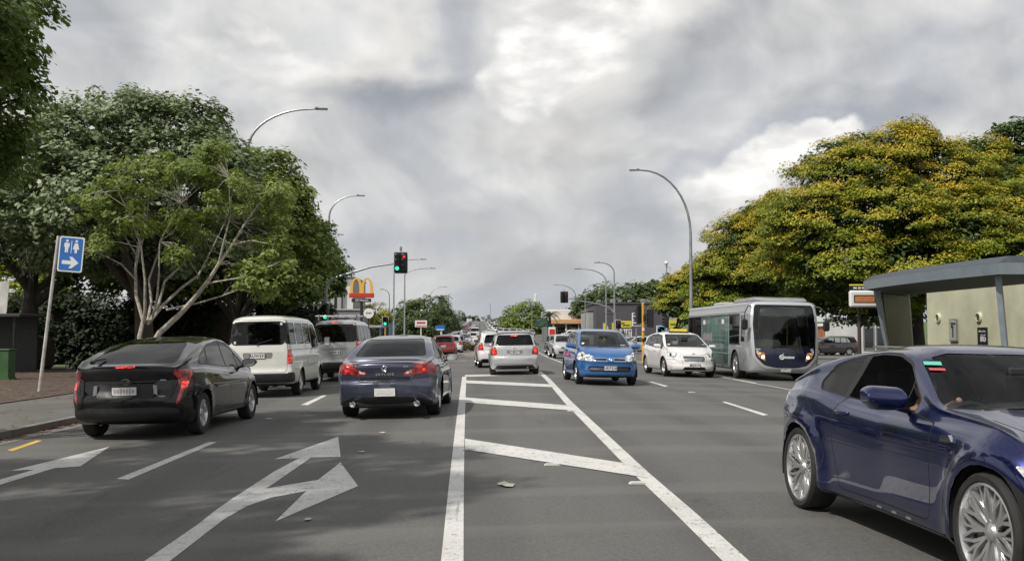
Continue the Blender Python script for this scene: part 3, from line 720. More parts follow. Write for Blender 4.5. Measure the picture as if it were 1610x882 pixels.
# raised footpaths with kerbs (0.12 m), left then right
def strip(name, x0, x1, y0, y1, dz, m, h=.13):
    ys = knots(y0, y1, 10.0); M = MB(); n = len(ys); prof = [(x0, -h), (x0, 0), (x1, 0), (x1, -h)]
    M.add([(x, y, gz(x, y) + dz + z) for y in ys for x, z in prof], [(j * 4 + k, j * 4 + k + 1, (j + 1) * 4 + k + 1, (j + 1) * 4 + k) for j in range(n - 1) for k in range(3)] + [(0, 1, 2, 3), (4 * n - 4, 4 * n - 3, 4 * n - 2, 4 * n - 1)]); return tag(M.build(name, m, angle=40), kind='structure')
for y0, y1 in ((-50, 63), (84, 600)):
    strip('kerb', -7.66, -7.5, y0, y1, .125, 'kerb_concrete'); strip('kerb', 12.5, 12.66, y0, y1, .125, 'kerb_concrete')
    strip('footpath', 12.66, 21.5 if y0 < 0 else 15.5, y0, y1, .115, 'concrete_path')
strip('footpath', -10.6, -7.66, -50, 63, .115, 'concrete_path'); strip('footpath', -12, -7.66, 84, 600, .115, 'concrete_path')
sheet('gutter', -7.5, -7.15, -50, 63, .005, 'kerb_concrete', xstep=40); sheet('gutter', 12.15, 12.5, -50, 63, .005, 'kerb_concrete')
slab('planting_bed', [(-10.6, -20), (-10.6, 30), (-13.5, 36), (-17, 44), (-22, 44), (-19, 30), (-14.6, 20), (-13.8, -20)], 'leaf_litter', .14, .15)
slab('footpath', [(-14.2, 4), (-14.9, 20), (-19.3, 30), (-22.3, 44), (-60, 46), (-60, 4)], 'concrete_path', .10, .1)
slab('car_park', [(15.6, 86), (60, 86), (60, 128), (15.6, 128)], 'asphalt_old', .04, .05)
slab('car_park', [(-60, 90), (-12.1, 90), (-12.1, 150), (-60, 150)], 'asphalt_old', .04, .05)
# markings ------------------------------------------------------
def mark(name, pts, m='road_paint_white', dz=.004):
    M = MB(); M.add([(x, y, gz(x, y) + dz) for x, y in pts], [tuple(range(len(pts)))])
    bm = bmesh.new(); me = bpy.data.meshes.new(name); me.from_pydata(M.v, [], M.f); bm.from_mesh(me); bmesh.ops.triangulate(bm, faces=bm.faces)
    for f in bm.faces:
        if f.normal.z < 0: f.normal_flip()
    bm.to_mesh(me); bm.free(); me.materials.append(MATS[m]); o = link(name, me); return tag(o, kind='structure')
def pmark(name, px, m='road_paint_white', dz=.004): return mark(name, [tuple(G(x, y)[:2]) for x, y in px], m, dz)
def pline(name, pts, w, m='road_paint_white', dz=.004):
    L = [Vector(p) for p in pts]; a, b = [], []
    for i, p in enumerate(L):
        d = (L[min(i + 1, len(L) - 1)] - L[max(i - 1, 0)]).normalized(); n = Vector((d.y, -d.x)) * w / 2; a.append(p + n); b.append(p - n)
    M = MB(); n = len(L); M.add([(v.x, v.y, gz(v.x, v.y) + dz) for v in a] + [(v.x, v.y, gz(v.x, v.y) + dz) for v in b], [(i, i + 1, n + i + 1, n + i) for i in range(n - 1)])
    o = M.build(name, m, fix=False)
    if sum(f.normal.z for f in o.data.polygons) < 0: o.data.flip_normals()
    return tag(o, kind='structure')
def gp(x, y): v = G(x, y); return (v.x, v.y)
Ls = [gp(711, 882), gp(717, 770), gp(722, 690), gp(727, 625), gp(730, 592)]
d0 = ((Ls[0][0] - Ls[1][0]) / (Ls[0][1] - Ls[1][1])); Ls = [(Ls[0][0] + d0 * (-12 - Ls[0][1]), -12)] + Ls
pline('lane_line', Ls, .15)
Rs = [gp(1157, 882), gp(1079, 808), gp(1009, 745), gp(940, 678), gp(893, 632), gp(862, 597), gp(848, 584)]
d1 = ((Rs[0][0] - Rs[1][0]) / (Rs[0][1] - Rs[1][1])); Rs = [(Rs[0][0] + d1 * (-12 - Rs[0][1]), -12)] + Rs
pline('lane_line', Rs, .17, dz=.004)
for q in ([(731, 690), (731, 707), (1020, 752), (978, 728)], [(731, 625), (731, 633), (905, 646), (893, 637.5)], [(732, 598), (732, 602.5), (872, 609), (862, 604)], [(731, 589.5), (731, 592.5), (850, 589.5), (848, 587)]):
    pmark('hatch_bar', q, dz=.008)
for q in ([(183, 753), (202, 754), (341, 695), (328, 695)], [(473, 636.5), (484, 637), (514, 621.5), (507, 621.5)], [(1135, 632), (1141, 631.5), (1208, 652), (1200, 653.5)], [(1020, 600), (1025, 600), (1051, 607), (1045, 608)]): pmark('lane_dash', q)
for x, ys in ((-3.98, (34, 45.5)), (5.75, (44,)), (9.0, (12, 22, 32))):
    for y in ys: pline('lane_dash', [(x, y), (x, y + 3.2)], .12)
pmark('lane_dash', [(11, 708), (20, 709), (67, 693), (58, 692)], 'road_paint_yellow')
for y in (4, -4): pline('lane_dash', [(-3.95, y - 3), (-3.95, y)], .12); pline('lane_dash', [(5.2, y + 4), (5.2, y + 7)], .12)
k = lambda q, s=.3878, oy=540: [(x * s, oy + y * s) for x, y in q]
pmark('turn_arrow', k([(560, 900), (800, 735), (880, 672), (940, 630), (1030, 572), (1110, 520), (1213, 465), (1113, 469), (1371, 378), (1381, 460), (1262, 462), (1080, 588), (1290, 553), (1380, 482), (1452, 578), (1115, 722), (1242, 598), (1100, 625), (1000, 660), (905, 715), (840, 765), (660, 905)]))
pmark('turn_arrow', k([(-60, 600), (-60, 578), (0, 552), (140, 511), (45, 516), (200, 478), (445, 418), (325, 498), (222, 505), (0, 573)]))
pline('stop_line', [(-7.2, 58), (-.8, 58)], .4); pline('stop_line', [(3.0, 90), (11.8, 90)], .4)
pline('edge_line', [(8.9, 26), (8.9, 33), (9.2, 46), (10.0, 56)], .1); pline('lane_line', [gp(843, 552), gp(862, 562), gp(905, 578)], .12)
for y in range(92, 560, 12): pline('lane_dash', [(-4.4, y), (-4.4, y + 4)], .14); pline('lane_dash', [(6.2, y), (6.2, y + 4)], .14)
pline('lane_line', [(-.9, 64 + 24), (-.9, 590)], .14); pline('lane_line', [(2.2, 88), (2.2, 590)], .14)
# small things lying on the road
mat('stud_white', (.55, .55, .52), .5); mat('leaf_dead', (.45, .42, .36), .8, var=.2)
for px, py, lab in ((868, 731.5, 'white raised road stud below the middle of the nearest hatch bar'), (1003, 760.5, 'white raised road stud by the right end of the nearest hatch bar'), (739, 707.5, 'white raised road stud by the left end of the nearest hatch bar'), (1088, 617, 'white raised road stud in the lane ahead of the white taxi'), (899, 646.5, 'white raised road stud at the right end of the second hatch bar')):
    p = G(px, py); m = MB(); m.prism([(-.09, 0), (.09, 0), (.065, .018), (-.065, .018)], -.05, .05, 'xz'); o = m.build('road_stud', 'stud_white', loc=(p.x, p.y, p.z + .003)); tag(o, lab, 'road stud', 'white studs on the road')
random.seed(4)
def scrap(px, py, r, lab, n=11, m='leaf_dead', cat='litter'):
    p = G(px, py); M = MB(); pts = []
    for i in range(n): a = 2 * math.pi * i / n; q = r * random.uniform(.45, 1.1); pts.append((q * math.cos(a), q * 1.3 * math.sin(a), .006 + random.uniform(0, .012)))
    M.add(pts + [(0, 0, .02)], [(i, (i + 1) % n, n) for i in range(n)]); o = M.build('paper_scrap' if cat == 'litter' else 'dry_leaf', m, loc=(p.x, p.y, p.z + .004)); tag(o, lab, cat)
scrap(797, 763, .13, 'pale flattened scrap of litter inside the painted median'); scrap(422, 659, .10, 'white scrap on the road between the black hatchback and the sedan', 7, 'stud_white')
scrap(600, 681, .06, 'small pale dry leaf on the road behind the dark sedan', 6, cat='leaf'); scrap(570, 711, .06, 'small pale dry leaf right of the white arrow tips', 6, cat='leaf'); scrap(484, 818, .05, 'small pale dry leaf below the lower white arrow head', 6, cat='leaf')
# leaves blown against the kerb and over the bed: nobody could count them
def litter(name, n, region, sz, cols, seed):
    rg = np.random.default_rng(seed); P = np.array([region(rg) for _ in range(n)]); M = MB()
    for x, y, z in P:
        a = rg.uniform(0, 6.28); s = sz * rg.uniform(.6, 1.3); t = rg.uniform(-.5, .5, 4) * s * .4
        M.add([(x + s * math.cos(a + q) * w, y + s * math.sin(a + q) * w, z + .01 + abs(t[i])) for i, (q, w) in enumerate(((0, 1), (1.57, .5), (3.14, 1), (4.71, .5)))], [(0, 1, 2, 3)])
    tag(M.build(name, cols, smooth=False, fix=False), kind='stuff', label='dry brown leaves lying along the kerb and the bed', cat='leaves')
mat('leaf_brown', (.19, .085, .035), .8, var=.6, vscale=2.5)
def _lr(rg):
    if rg.random() < .30: y = rg.uniform(10, 50); x = -7.5 + abs(rg.normal(0, .12)); return x, y, gz(x, y) + .006
    if rg.random() < .15: y = rg.uniform(10, 40); x = rg.uniform(-10.6, -7.7); return x, y, gz(x, y) + .125
    y = rg.uniform(12, 44); x = rg.uniform(-14 - max(0, y - 20) * .22, -10.7 - max(0, y - 30) * .4); return x, y, gz(x, y) + .15
litter('fallen_leaves', 4200, _lr, .055, 'leaf_brown', 3)
# ================================================================ trees
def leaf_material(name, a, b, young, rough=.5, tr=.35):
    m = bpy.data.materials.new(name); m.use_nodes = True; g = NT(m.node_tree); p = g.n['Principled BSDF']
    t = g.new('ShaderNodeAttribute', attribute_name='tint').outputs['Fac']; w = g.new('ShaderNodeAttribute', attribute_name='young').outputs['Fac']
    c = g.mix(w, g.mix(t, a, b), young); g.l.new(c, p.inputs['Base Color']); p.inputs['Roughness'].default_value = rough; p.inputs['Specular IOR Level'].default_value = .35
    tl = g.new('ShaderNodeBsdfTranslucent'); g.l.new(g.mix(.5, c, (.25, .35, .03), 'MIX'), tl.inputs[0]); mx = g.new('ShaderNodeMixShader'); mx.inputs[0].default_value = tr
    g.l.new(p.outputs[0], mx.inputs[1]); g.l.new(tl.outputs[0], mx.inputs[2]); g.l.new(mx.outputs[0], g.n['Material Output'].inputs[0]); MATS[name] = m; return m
leaf_material('leaf_grey_green', (.075, .11, .045), (.25, .31, .165), (.45, .50, .33), .42, .2)
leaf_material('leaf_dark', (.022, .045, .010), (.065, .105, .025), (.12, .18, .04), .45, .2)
leaf_material('leaf_bright', (.085, .125, .028), (.24, .31, .08), (.42, .46, .14), .5, .36)
leaf_material('leaf_yellow_green', (.065, .14, .018), (.36, .43, .045), (.88, .56, .06), .5, .25)
leaf_material('leaf_shaded', (.010, .020, .006), (.022, .038, .012), (.03, .05, .015), .6, .1)  # near-black hedge leaves, canopy shade put into the colour
leaf_material('leaf_mid', (.06, .105, .024), (.17, .24, .06), (.31, .38, .10), .45, .3)
leaf_material('leaf_far', (.035, .06, .022), (.085, .12, .045), (.15, .19, .07), .6, .2)
leaf_material('leaf_dry', (.10, .08, .03), (.20, .14, .05), (.30, .20, .07), .7, .2)
mat('bark_pale', (.36, .33, .28), .9, bump=.8, bscale=25, var=.35, vscale=7); mat('bark_dark', (.055, .045, .036), .9, bump=.8, bscale=20, var=.3, vscale=5)
def leaves(name, cl, per, leaf, cr, flat, material, parent, seed=1, droop=.3, young_pow=1.6, young_amt=1., spread=1.0, aspect=.55, up=.9, young_grad=0.):
    """cl: (n,6) cluster centres and outward directions; one mesh of folded leaf blades"""
    rg = np.random.default_rng(seed); n = len(cl); c = np.repeat(cl[:, :3], per, 0); d = np.repeat(cl[:, 3:], per, 0); N = n * per
    rs = np.repeat(rg.uniform(.65, 1.25, n), per); v = rg.normal(size=(N, 3)); v /= np.linalg.norm(v, axis=1)[:, None]; v *= rg.uniform(.25, 1, N)[:, None] ** .6
    off = v * cr * rs[:, None] * np.array([1, 1, flat]); off[:, 2] -= droop * (off[:, 0] ** 2 + off[:, 1] ** 2) / cr * .6
    P = c + off; nn = np.array([0, 0, up]) + d * .55 + v * .45 + rg.normal(size=(N, 3)) * .38; nn /= np.linalg.norm(nn, axis=1)[:, None]
    r = rg.normal(size=(N, 3)); u = np.cross(nn, r); u /= np.linalg.norm(u, axis=1)[:, None]; w = np.cross(nn, u); s = leaf * rg.uniform(.6, 1.35, N)[:, None]
    V = np.stack([P - u * s, P - w * s * aspect + nn * s * .12, P + u * s, P + w * s * aspect + nn * s * .12], 1).reshape(-1, 3).astype(np.float32)
    me = bpy.data.meshes.new(name); me.vertices.add(4 * N); me.vertices.foreach_set('co', V.ravel()); me.loops.add(4 * N); me.loops.foreach_set('vertex_index', np.arange(4 * N, dtype=np.int32)); me.polygons.add(N); me.polygons.foreach_set('loop_start', np.arange(0, 4 * N, 4, dtype=np.int32)); me.polygons.foreach_set('loop_total', np.full(N, 4, np.int32)); me.update()
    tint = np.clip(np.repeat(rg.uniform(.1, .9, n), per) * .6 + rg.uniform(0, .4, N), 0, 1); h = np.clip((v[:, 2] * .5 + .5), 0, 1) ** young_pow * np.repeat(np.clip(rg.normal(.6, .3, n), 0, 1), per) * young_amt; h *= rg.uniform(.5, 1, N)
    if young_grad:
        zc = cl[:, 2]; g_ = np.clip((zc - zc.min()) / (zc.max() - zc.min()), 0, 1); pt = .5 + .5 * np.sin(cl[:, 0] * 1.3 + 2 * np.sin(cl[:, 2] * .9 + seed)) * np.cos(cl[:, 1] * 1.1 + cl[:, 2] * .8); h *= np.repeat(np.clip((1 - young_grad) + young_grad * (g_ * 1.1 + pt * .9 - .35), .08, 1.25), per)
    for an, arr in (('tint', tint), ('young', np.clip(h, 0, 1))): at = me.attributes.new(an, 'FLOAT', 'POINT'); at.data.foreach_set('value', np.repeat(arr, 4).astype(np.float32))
    me.materials.append(MATS[material]); o = link(name, me, parent); return o
def clusters(lobes, n, seed, inner=.62, low=-.55, gap=.0, noise=.18):
    rg = np.random.default_rng(seed); vol = np.array([l[3] * l[4] for l in lobes]) ; vol = vol / vol.sum(); out = []
    L = [(np.array(l[:3]), np.array([l[3], l[3], l[4]])) for l in lobes]; tries = 0
    while len(out) < n and tries < n * 40:
        tries += 1; i = rg.choice(len(L), p=vol); c, r = L[i]; d = rg.normal(size=3); d /= np.linalg.norm(d)
        if d[2] < low: continue
        k = rg.uniform(inner, 1.0) ** .7 * (1 + noise * math.sin(5 * d[0] + 3 * i) * math.cos(4 * d[1] + i)); p = c + d * r * k
        if any(j != i and np.sum(((p - c2) / r2) ** 2) < .55 for j, (c2, r2) in enumerate(L)): continue
        if gap and math.sin(p[0] * 1.7 + seed) * math.sin(p[1] * 1.9) * math.sin(p[2] * 2.3 + 1) > gap: continue
        out.append([*p, *d])
    return np.array(out)
def branchy(parent, base, lobes, r0, material, seed, trunk_top=None, twigs=5, lean=None):
    rg = random.Random(seed); base = Vector(base); m = MB(); top = Vector(trunk_top) if trunk_top else base + Vector((0, 0, 2.4))
    mid = (base + top) / 2 + Vector((rg.uniform(-.15, .15), rg.uniform(-.15, .15), 0))
    m.tube([base + Vector((0, 0, -.15)), base + Vector((0, 0, .25)), mid, top], [r0 * 1.5, r0 * 1.1, r0 * .85, r0 * .72], 12); tr = m.build('trunk', material, parent)
    m = MB()
    for l in lobes:
        c = Vector(l[:3]); a = top + Vector((0, 0, rg.uniform(-.8, 0))); b = a.lerp(c, .45) + Vector((rg.uniform(-.4, .4), rg.uniform(-.4, .4), rg.uniform(0, .5))); m.tube([a, b, c], [r0 * .5, r0 * .33, r0 * .16], 8)
        for k in range(twigs):
            d = Vector((rg.gauss(0, 1), rg.gauss(0, 1), rg.uniform(-.2, 1.2))).normalized(); s = b.lerp(c, rg.uniform(.1, 1)); e = c + Vector((d.x * l[3], d.y * l[3], d.z * l[4])) * .85
            q = s.lerp(e, .5) + Vector((rg.uniform(-.3, .3), rg.uniform(-.3, .3), rg.uniform(-.1, .3))); m.tube([s, q, e], [r0 * .17, r0 * .1, r0 * .03], 5)
    m.build('limbs', material, parent)
def tree(name, label, base, lobes, ncl, per, leaf, cr, flat, material, bark='bark_dark', r0=.25, seed=1, group=None, trunk_top=None, cat='tree', inner=.6, low=-.55, gap=0., twigs=4, **kw):
    t = thing(name, label, cat, (0, 0, 0), 0, group); t.location = base; inv = -Vector(base)
    lb = [(l[0] + inv.x, l[1] + inv.y, l[2] + inv.z, *l[3:]) for l in lobes]; tt = tuple(Vector(trunk_top) + inv) if trunk_top else None
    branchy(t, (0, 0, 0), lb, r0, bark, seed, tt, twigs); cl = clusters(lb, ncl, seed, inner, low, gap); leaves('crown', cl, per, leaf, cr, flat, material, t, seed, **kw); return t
def AP(px, py, y): v = A(px, py, y); return v
def lob(px, py, y, r, rz=None): v = A(px, py, y); return (v.x, v.y, v.z, r, rz or r * .8)
# ================================================================ street furniture and signals
mat('galvanised', (.32, .33, .34), .45, .7, var=.15, vscale=2); mat('pole_white', (.50, .49, .46), .5, var=.2, vscale=4); mat('pole_paint_yellow', (.62, .36, .04), .45, var=.15, vscale=3); mat('signal_black', (.012, .012, .013), .4); mat('pole_brown', (.06, .045, .035), .5)
mat('signal_green', (.02, .3, .15), .3, emit=(.02, 1, .38), es=2.6); mat('signal_red', (.4, .02, .02), .3, emit=(1, .03, .03), es=2.2); mat('lens_off', (.03, .03, .03), .15); mat('board_white', (.55, .55, .53), .5); mat('sign_blue', (.025, .14, .46), .35, var=.08); mat('sign_white', (.72, .72, .70), .4)
mat('signal_red_dim', (.25, .02, .02), .3, emit=(1, .05, .05), es=.12); mat('signal_green_dim', (.02, .12, .08), .3)
def lamp(px, y, head_px, head_py, label, turn_py=None, r=.09, group='street lamps', base_px=None, shape=1.0):
    """post at px with a curved outreach arm ending at the lamp head seen at (head_px, head_py)"""
    p = A(px, 500, y); h = A(head_px, head_py, y); g0 = gz(p.x, y); t = thing('street_lamp', label, 'street lamp', (p.x, y, g0), 0, group)
    H = h.z - g0; dx = h.x - p.x; s = 1 if dx > 0 else -1; rise = abs(dx) * .75 * shape; zt = H - rise; m = MB()
    m.tube([(0, 0, -.1), (0, 0, .9), (0, 0, 1.0), (0, 0, zt)], [r * 1.5, r * 1.4, r * 1.15, r * .75], 10); m.box((0, 0, .02), (.4, .4, .05)); m.build('post', 'galvanised', t)
    m = MB(); pts = []
    for k in range(11): a = k / 10 * math.pi / 2; pts.append((dx * (1 - math.cos(a)) * .92, 0, zt + rise * math.sin(a)))
    pts.append((dx, 0, H + .02)); m.tube(pts, [r * .72 - (r * .3) * i / 11 for i in range(12)], 8); m.build('arm', 'galvanised', t)
    m = MB(); m.box((dx + s * .22, 0, H + .01), (.62, .26, .07), bev=.03); m.box((dx + s * .0, 0, H + .07), (.16, .14, .06), bev=.02); hd = m.build('lamp_head', 'alloy_dark', t); m = MB(); m.box((dx + s * .30, 0, H - .032), (.34, .2, .014)); m.build('lamp_lens', 'lamp_clear', hd)
lamp(1087, 58.6, 1003, 268, 'tall curved street lamp by the yellow-green trees, largest on the right', r=.11, shape=1.6)
lamp(386, 47, 498, 172, 'tall curved street lamp rising out of the trees on the left', r=.10, shape=.8)
lamp(516, 74, 563, 308, 'curved street lamp above the end of the left tree row', r=.1, shape=1.0)
lamp(513, 100, 532, 369, 'small street lamp peeping over the trees below the curved one', r=.08, shape=.5)
lamp(619, 105, 663, 408, 'street lamp with a flat arm just right of the overhead signal', r=.09, shape=.25)
lamp(636, 116, 678, 422, 'street lamp with a flat arm, second right of the overhead signal', r=.1, shape=.35)
lamp(676, 190, 699, 451, 'small distant street lamp over the dome-shaped tree', r=.1, shape=1); lamp(705, 240, 706.5, 463, 'thin distant pole lamp right of the dome-shaped tree', r=.12, shape=.2)
lamp(953, 105, 911, 423, 'street lamp arching left above the petrol station, lower of the pair', r=.09, shape=.6); lamp(966, 100, 942, 413, 'street lamp arching left above the petrol station, higher of the pair', r=.09, shape=.9)
lamp(905, 150, 876, 448, 'thin distant street lamp behind the far overhead signal', r=.1, shape=.8); lamp(612, 150, 602, 455, 'low distant lamp with a short bent arm left of the dome-shaped tree', r=.1, shape=1.5)
lamp(771, 300, 770, 478, 'very distant thin street lamp above the middle of the road', r=.1, shape=.5)
def simple_pole(label, px, y, z_py, r=.06, m='galvanised', name='utility_pole', cat='pole'):
    p = A(px, z_py, y); g0 = gz(p.x, y); t = thing(name, label, cat, (p.x, y, g0)); q = MB(); q.tube([(0, 0, -.1), (0, 0, p.z - g0)], [r * 1.2, r * .7], 8); q.build('post', m, t); return t, p.z - g0
t, h = simple_pole('slim camera mast with a white dome, left of the yellow-green trees', 1048, 92, 418, .07, name='camera_mast', cat='camera mast'); m = MB(); m.box((0, 0, h), (.12, .12, .3)); m.tube([(0, 0, h - .2), (.35, 0, h - .1), (.35, 0, h - .5)], .025, 5); m.build('bracket', 'galvanised', t); m = MB(); m.sphere((-.05, -.1, h + .25), .2); m.build('camera_dome', 'sign_white', t)
t, h = simple_pole('slim pole between the far overhead signal and the street lamps', 920, 108, 456, .06); m = MB(); m.box((0, 0, h), (.16, .16, .3)); m.build('cap', 'alloy_dark', t)
t, h = simple_pole('tall thin mast above the bright green tree', 842, 250, 464, .22); m = MB(); m.box((0, 0, h - .8), (.7, .5, 2.2), bev=.1); m.build('antenna', 'sign_white', t)
t, h = simple_pole('second thin pole beside the mast right of the bright green tree', 848, 230, 474, .16, 'bark_dark'); m = MB(); m.box((.3, 0, h * .72), (.5, .4, 1.2)); m.build('equipment_box', 'alloy_dark', t)
for px, y, py, lab in ((836, 180, 484, 'slim pole left of the dark green direction sign'), (545, 120, 458, 'thin pole beside the golden arch sign'), (790, 260, 486, 'very thin distant pole left of the bright green tree')): simple_pole(lab, px, y, py, .07)
def head(parent, c, cols, w, h, face=(0, -1), border=True, tilt=0.):
    """signal head: cols = list of columns, each a list of (material, arrow) from the top down; visors and a bordered target board"""
    f = Vector((face[0], face[1], 0)).normalized(); rot = Matrix.Rotation(math.atan2(f.x, -f.y) * 1, 4, 'Z'); c = Vector(c)
    if border:
        m = MB(); m.prism(rnd([(-w / 2, -h / 2), (w / 2, -h / 2), (w / 2, h / 2), (-w / 2, h / 2)], .08), .0, .02); o = m.build('target_board', 'board_white', parent, loc=c, rot=(0, 0, math.atan2(f.x, -f.y)))
        m = MB(); m.prism(rnd([(-w / 2 + .035, -h / 2 + .035), (w / 2 - .035, -h / 2 + .035), (w / 2 - .035, h / 2 - .035), (-w / 2 + .035, h / 2 - .035)], .06), -.012, -.002); m.build('target_face', 'signal_black', o)
    else:
        m = MB(); m.box((0, .06, 0), (w, .22, h), bev=.03); o = m.build('signal_housing', 'signal_black', parent, loc=c, rot=(0, 0, math.atan2(f.x, -f.y)))
    m = MB(); nc = len(cols); L = []
    for i, cl in enumerate(cols):
        x = (i - (nc - 1) / 2) * w * (.46 if nc > 1 else 1); nr = len(cl); rr = min(.105, w * .21 if nc > 1 else w * .40)
        m.box((x, -.08, 0), (rr * 2.5, .14, h * .86), bev=.02)
        for j, (mt, arrow) in enumerate(cl):
            z = ((nr - 1) / 2 - j) * h * .80 / nr; pr = [(rr * math.cos(a), rr * math.sin(a)) for a in np.linspace(-.5, math.pi + .5, 15)]; vs = [(x + q[0] * 1.08, -.15, z + q[1] * 1.08) for q in pr] + [(x + q[0] * 1.08, -.34, z + q[1] * 1.08) for q in pr]
            m.add(vs, [(k, k + 1, 16 + k, 15 + k) for k in range(14)]); L.append((x, z, rr, mt, arrow))
    m.build('lamp_housing', 'signal_black', o, angle=50, fix=False)
    for x, z, rr, mt, arrow in L:
        m = MB()
        if arrow: m.prism([(x - rr * .8, z + rr * .12), (x, z + rr * .12), (x - rr * .15, z + rr * .8), (x + rr * .15, z + rr * .8), (x + rr * .85, z), (x + rr * .15, z - rr * .8), (x - rr * .15, z - rr * .8), (x, z - rr * .12), (x - rr * .8, z - rr * .12)], -.165, -.155)
        else: add_disc(m, (x, -.155, z), (0, -1, 0), rr * .95, .012, 20)
        m.build('signal_lens', mt, o)
    return o
def on_ground(x, y, dz=0.): return (x, y, gz(x, y) + dz)
# left mast arm with the near overhead head
p = A(512, 500, 57); t = thing('traffic_signal', 'mast arm signal on the left with a green light and red arrow overhead', 'traffic signal', on_ground(p.x, 57)); hx = A(630, 412, 57).x - p.x; hz = A(630, 413, 57).z - gz(p.x, 57)
m = MB(); m.tube([(0, 0, 0), (0, 0, 1), (0, 0, hz - 1.6), (.15, 0, hz - 1.15), (.6, 0, hz - .85)], [.13, .12, .1, .09, .08], 10); m.build('post', 'galvanised', t); m = MB(); m.tube([(.6, 0, hz - .85), (hx * .6, 0, hz - .25), (hx, .08, hz)], [.08, .06, .045], 8); m.tube([(hx, .08, hz - .5), (hx, .08, hz + .78)], .035, 6); m.lathe([(.001, hz + .95), (.07, hz + .93), (.08, hz + .7), (.001, hz + .68)], 'z', 10, (hx, .08, 0)); m.build('mast_arm', 'galvanised', t)
head(t, (hx, 0, hz), [[('lens_off', 0), ('lens_off', 0), ('signal_green', 0)], [('signal_red', 1), ('lens_off', 0), ('lens_off', 0)]], .82, 1.26)
lz = A(509, 491, 57).z - gz(p.x, 57); head(t, (.02, -.15, lz), [[('lens_off', 0), ('lens_off', 0), ('signal_green', 0)]], .34, 1.0, border=False)
# far-left signal on a yellow post
p = A(606, 500, 78); t = thing('traffic_signal', 'small signal with a green light on a yellow post, left of the far lamp posts', 'traffic signal', on_ground(p.x, 78)); z = A(606, 505, 78).z - gz(p.x, 78); m = MB(); m.tube([(0, 0, 0), (0, 0, z + .65)], .07, 8); m.build('post', 'pole_paint_yellow', t); head(t, (0, -.12, z), [[('lens_off', 0), ('lens_off', 0), ('signal_green', 0)]], .5, .74)
# far right mast arm
p = A(968, 500, 95); t = thing('traffic_signal', 'distant mast arm signal on the right with its head over the road', 'traffic signal', on_ground(p.x, 95)); h = A(887, 467, 95); hx = h.x - p.x; hz = h.z - gz(p.x, 95); e = A(900, 470.5, 95).z - gz(p.x, 95)
m = MB(); zt = A(968, 500, 95).z; q = lambda px, py: tuple(A(px, py, 95) - Vector(on_ground(p.x, 95))); m.tube([(0, 0, 0), q(968, 505), q(966, 492), q(957, 483), q(940, 478), q(915, 473.5), q(894, 469.5)], [.13, .11, .09, .08, .07, .05, .04], 8); m.build('mast_arm', 'galvanised', t); m = MB(); m.tube([(hx, .08, hz - .4), (hx, .08, hz + .75)], .04, 6); m.build('bracket', 'alloy_dark', t)
head(t, (hx, 0, hz), [[('lens_off', 0), ('lens_off', 0), ('signal_green_dim', 0)], [('signal_red_dim', 0), ('lens_off', 0), ('lens_off', 0)]], .80, 1.15)
p = A(972, 500, 72); t = thing('traffic_signal', 'low signal with a red light in front of the yellow signboard', 'traffic signal', on_ground(p.x, 72)); z = A(972, 510, 72).z - gz(p.x, 72); m = MB(); m.tube([(0, .08, 0), (0, .08, z + .3)], .06, 8); m.build('post', 'pole_paint_yellow', t); head(t, (0, 0, z), [[('signal_red_dim', 0), ('lens_off', 0)]], .45, .68)
# near yellow signal post between the blue car and the taxi
t = thing('traffic_signal', 'yellow signal post between the blue car and the white taxi, heads seen from behind', 'traffic signal', on_ground(8.62, 52, .12)); H = A(1011, 478, 52).z - gz(8.6, 52) - .12; m = MB(); m.tube([(0, 0, -.1), (0, 0, .05), (0, 0, H)], [.11, .075, .07], 12); m.sphere((0, 0, H), .072); m.build('post', 'pole_paint_yellow', t)
for nm, c, fc, w in ((0, (.42, .12, H - .75), (.3, 1), .34), (1, (-.20, .12, H - .55), (-.3, 1), .30)): head(t, c, [[('lens_off', 0), ('lens_off', 0), ('lens_off', 0)]], w, .95, fc, False)
m = MB(); m.box((.2, 0, H - .55), (.4, .05, .06)); m.box((.2, 0, H - 1.0), (.4, .05, .06)); m.box((.08, -.09, H - .75), (.16, .12, .3), bev=.02); m.box((0, -.08, H - 1.9), (.13, .12, .18), bev=.02); m.build('brackets', 'signal_black', t); m = MB(); m.box((0, -.09, H - 1.35), (.12, .06, .16), bev=.01); m.build('push_button', 'sign_white', t)
slab('traffic_island', rnd([(8.0, 49), (9.6, 50.5), (9.9, 56), (8.2, 54.5)], .5), 'kerb_concrete', .12, .13)
p = A(1048, 500, 85); t = thing('traffic_signal', 'black three lamp signal on a pole right of the dark building', 'traffic signal', on_ground(p.x, 84.8)); z = A(1048, 507, 85).z - gz(p.x, 85); m = MB(); m.tube([(.1, 0, 0), (.1, 0, z + .9)], .06, 8); m.build('post', 'galvanised', t); head(t, (-.05, 0, z), [[('lens_off', 0)] * 3], .34, .95, (-1, -.2), False)
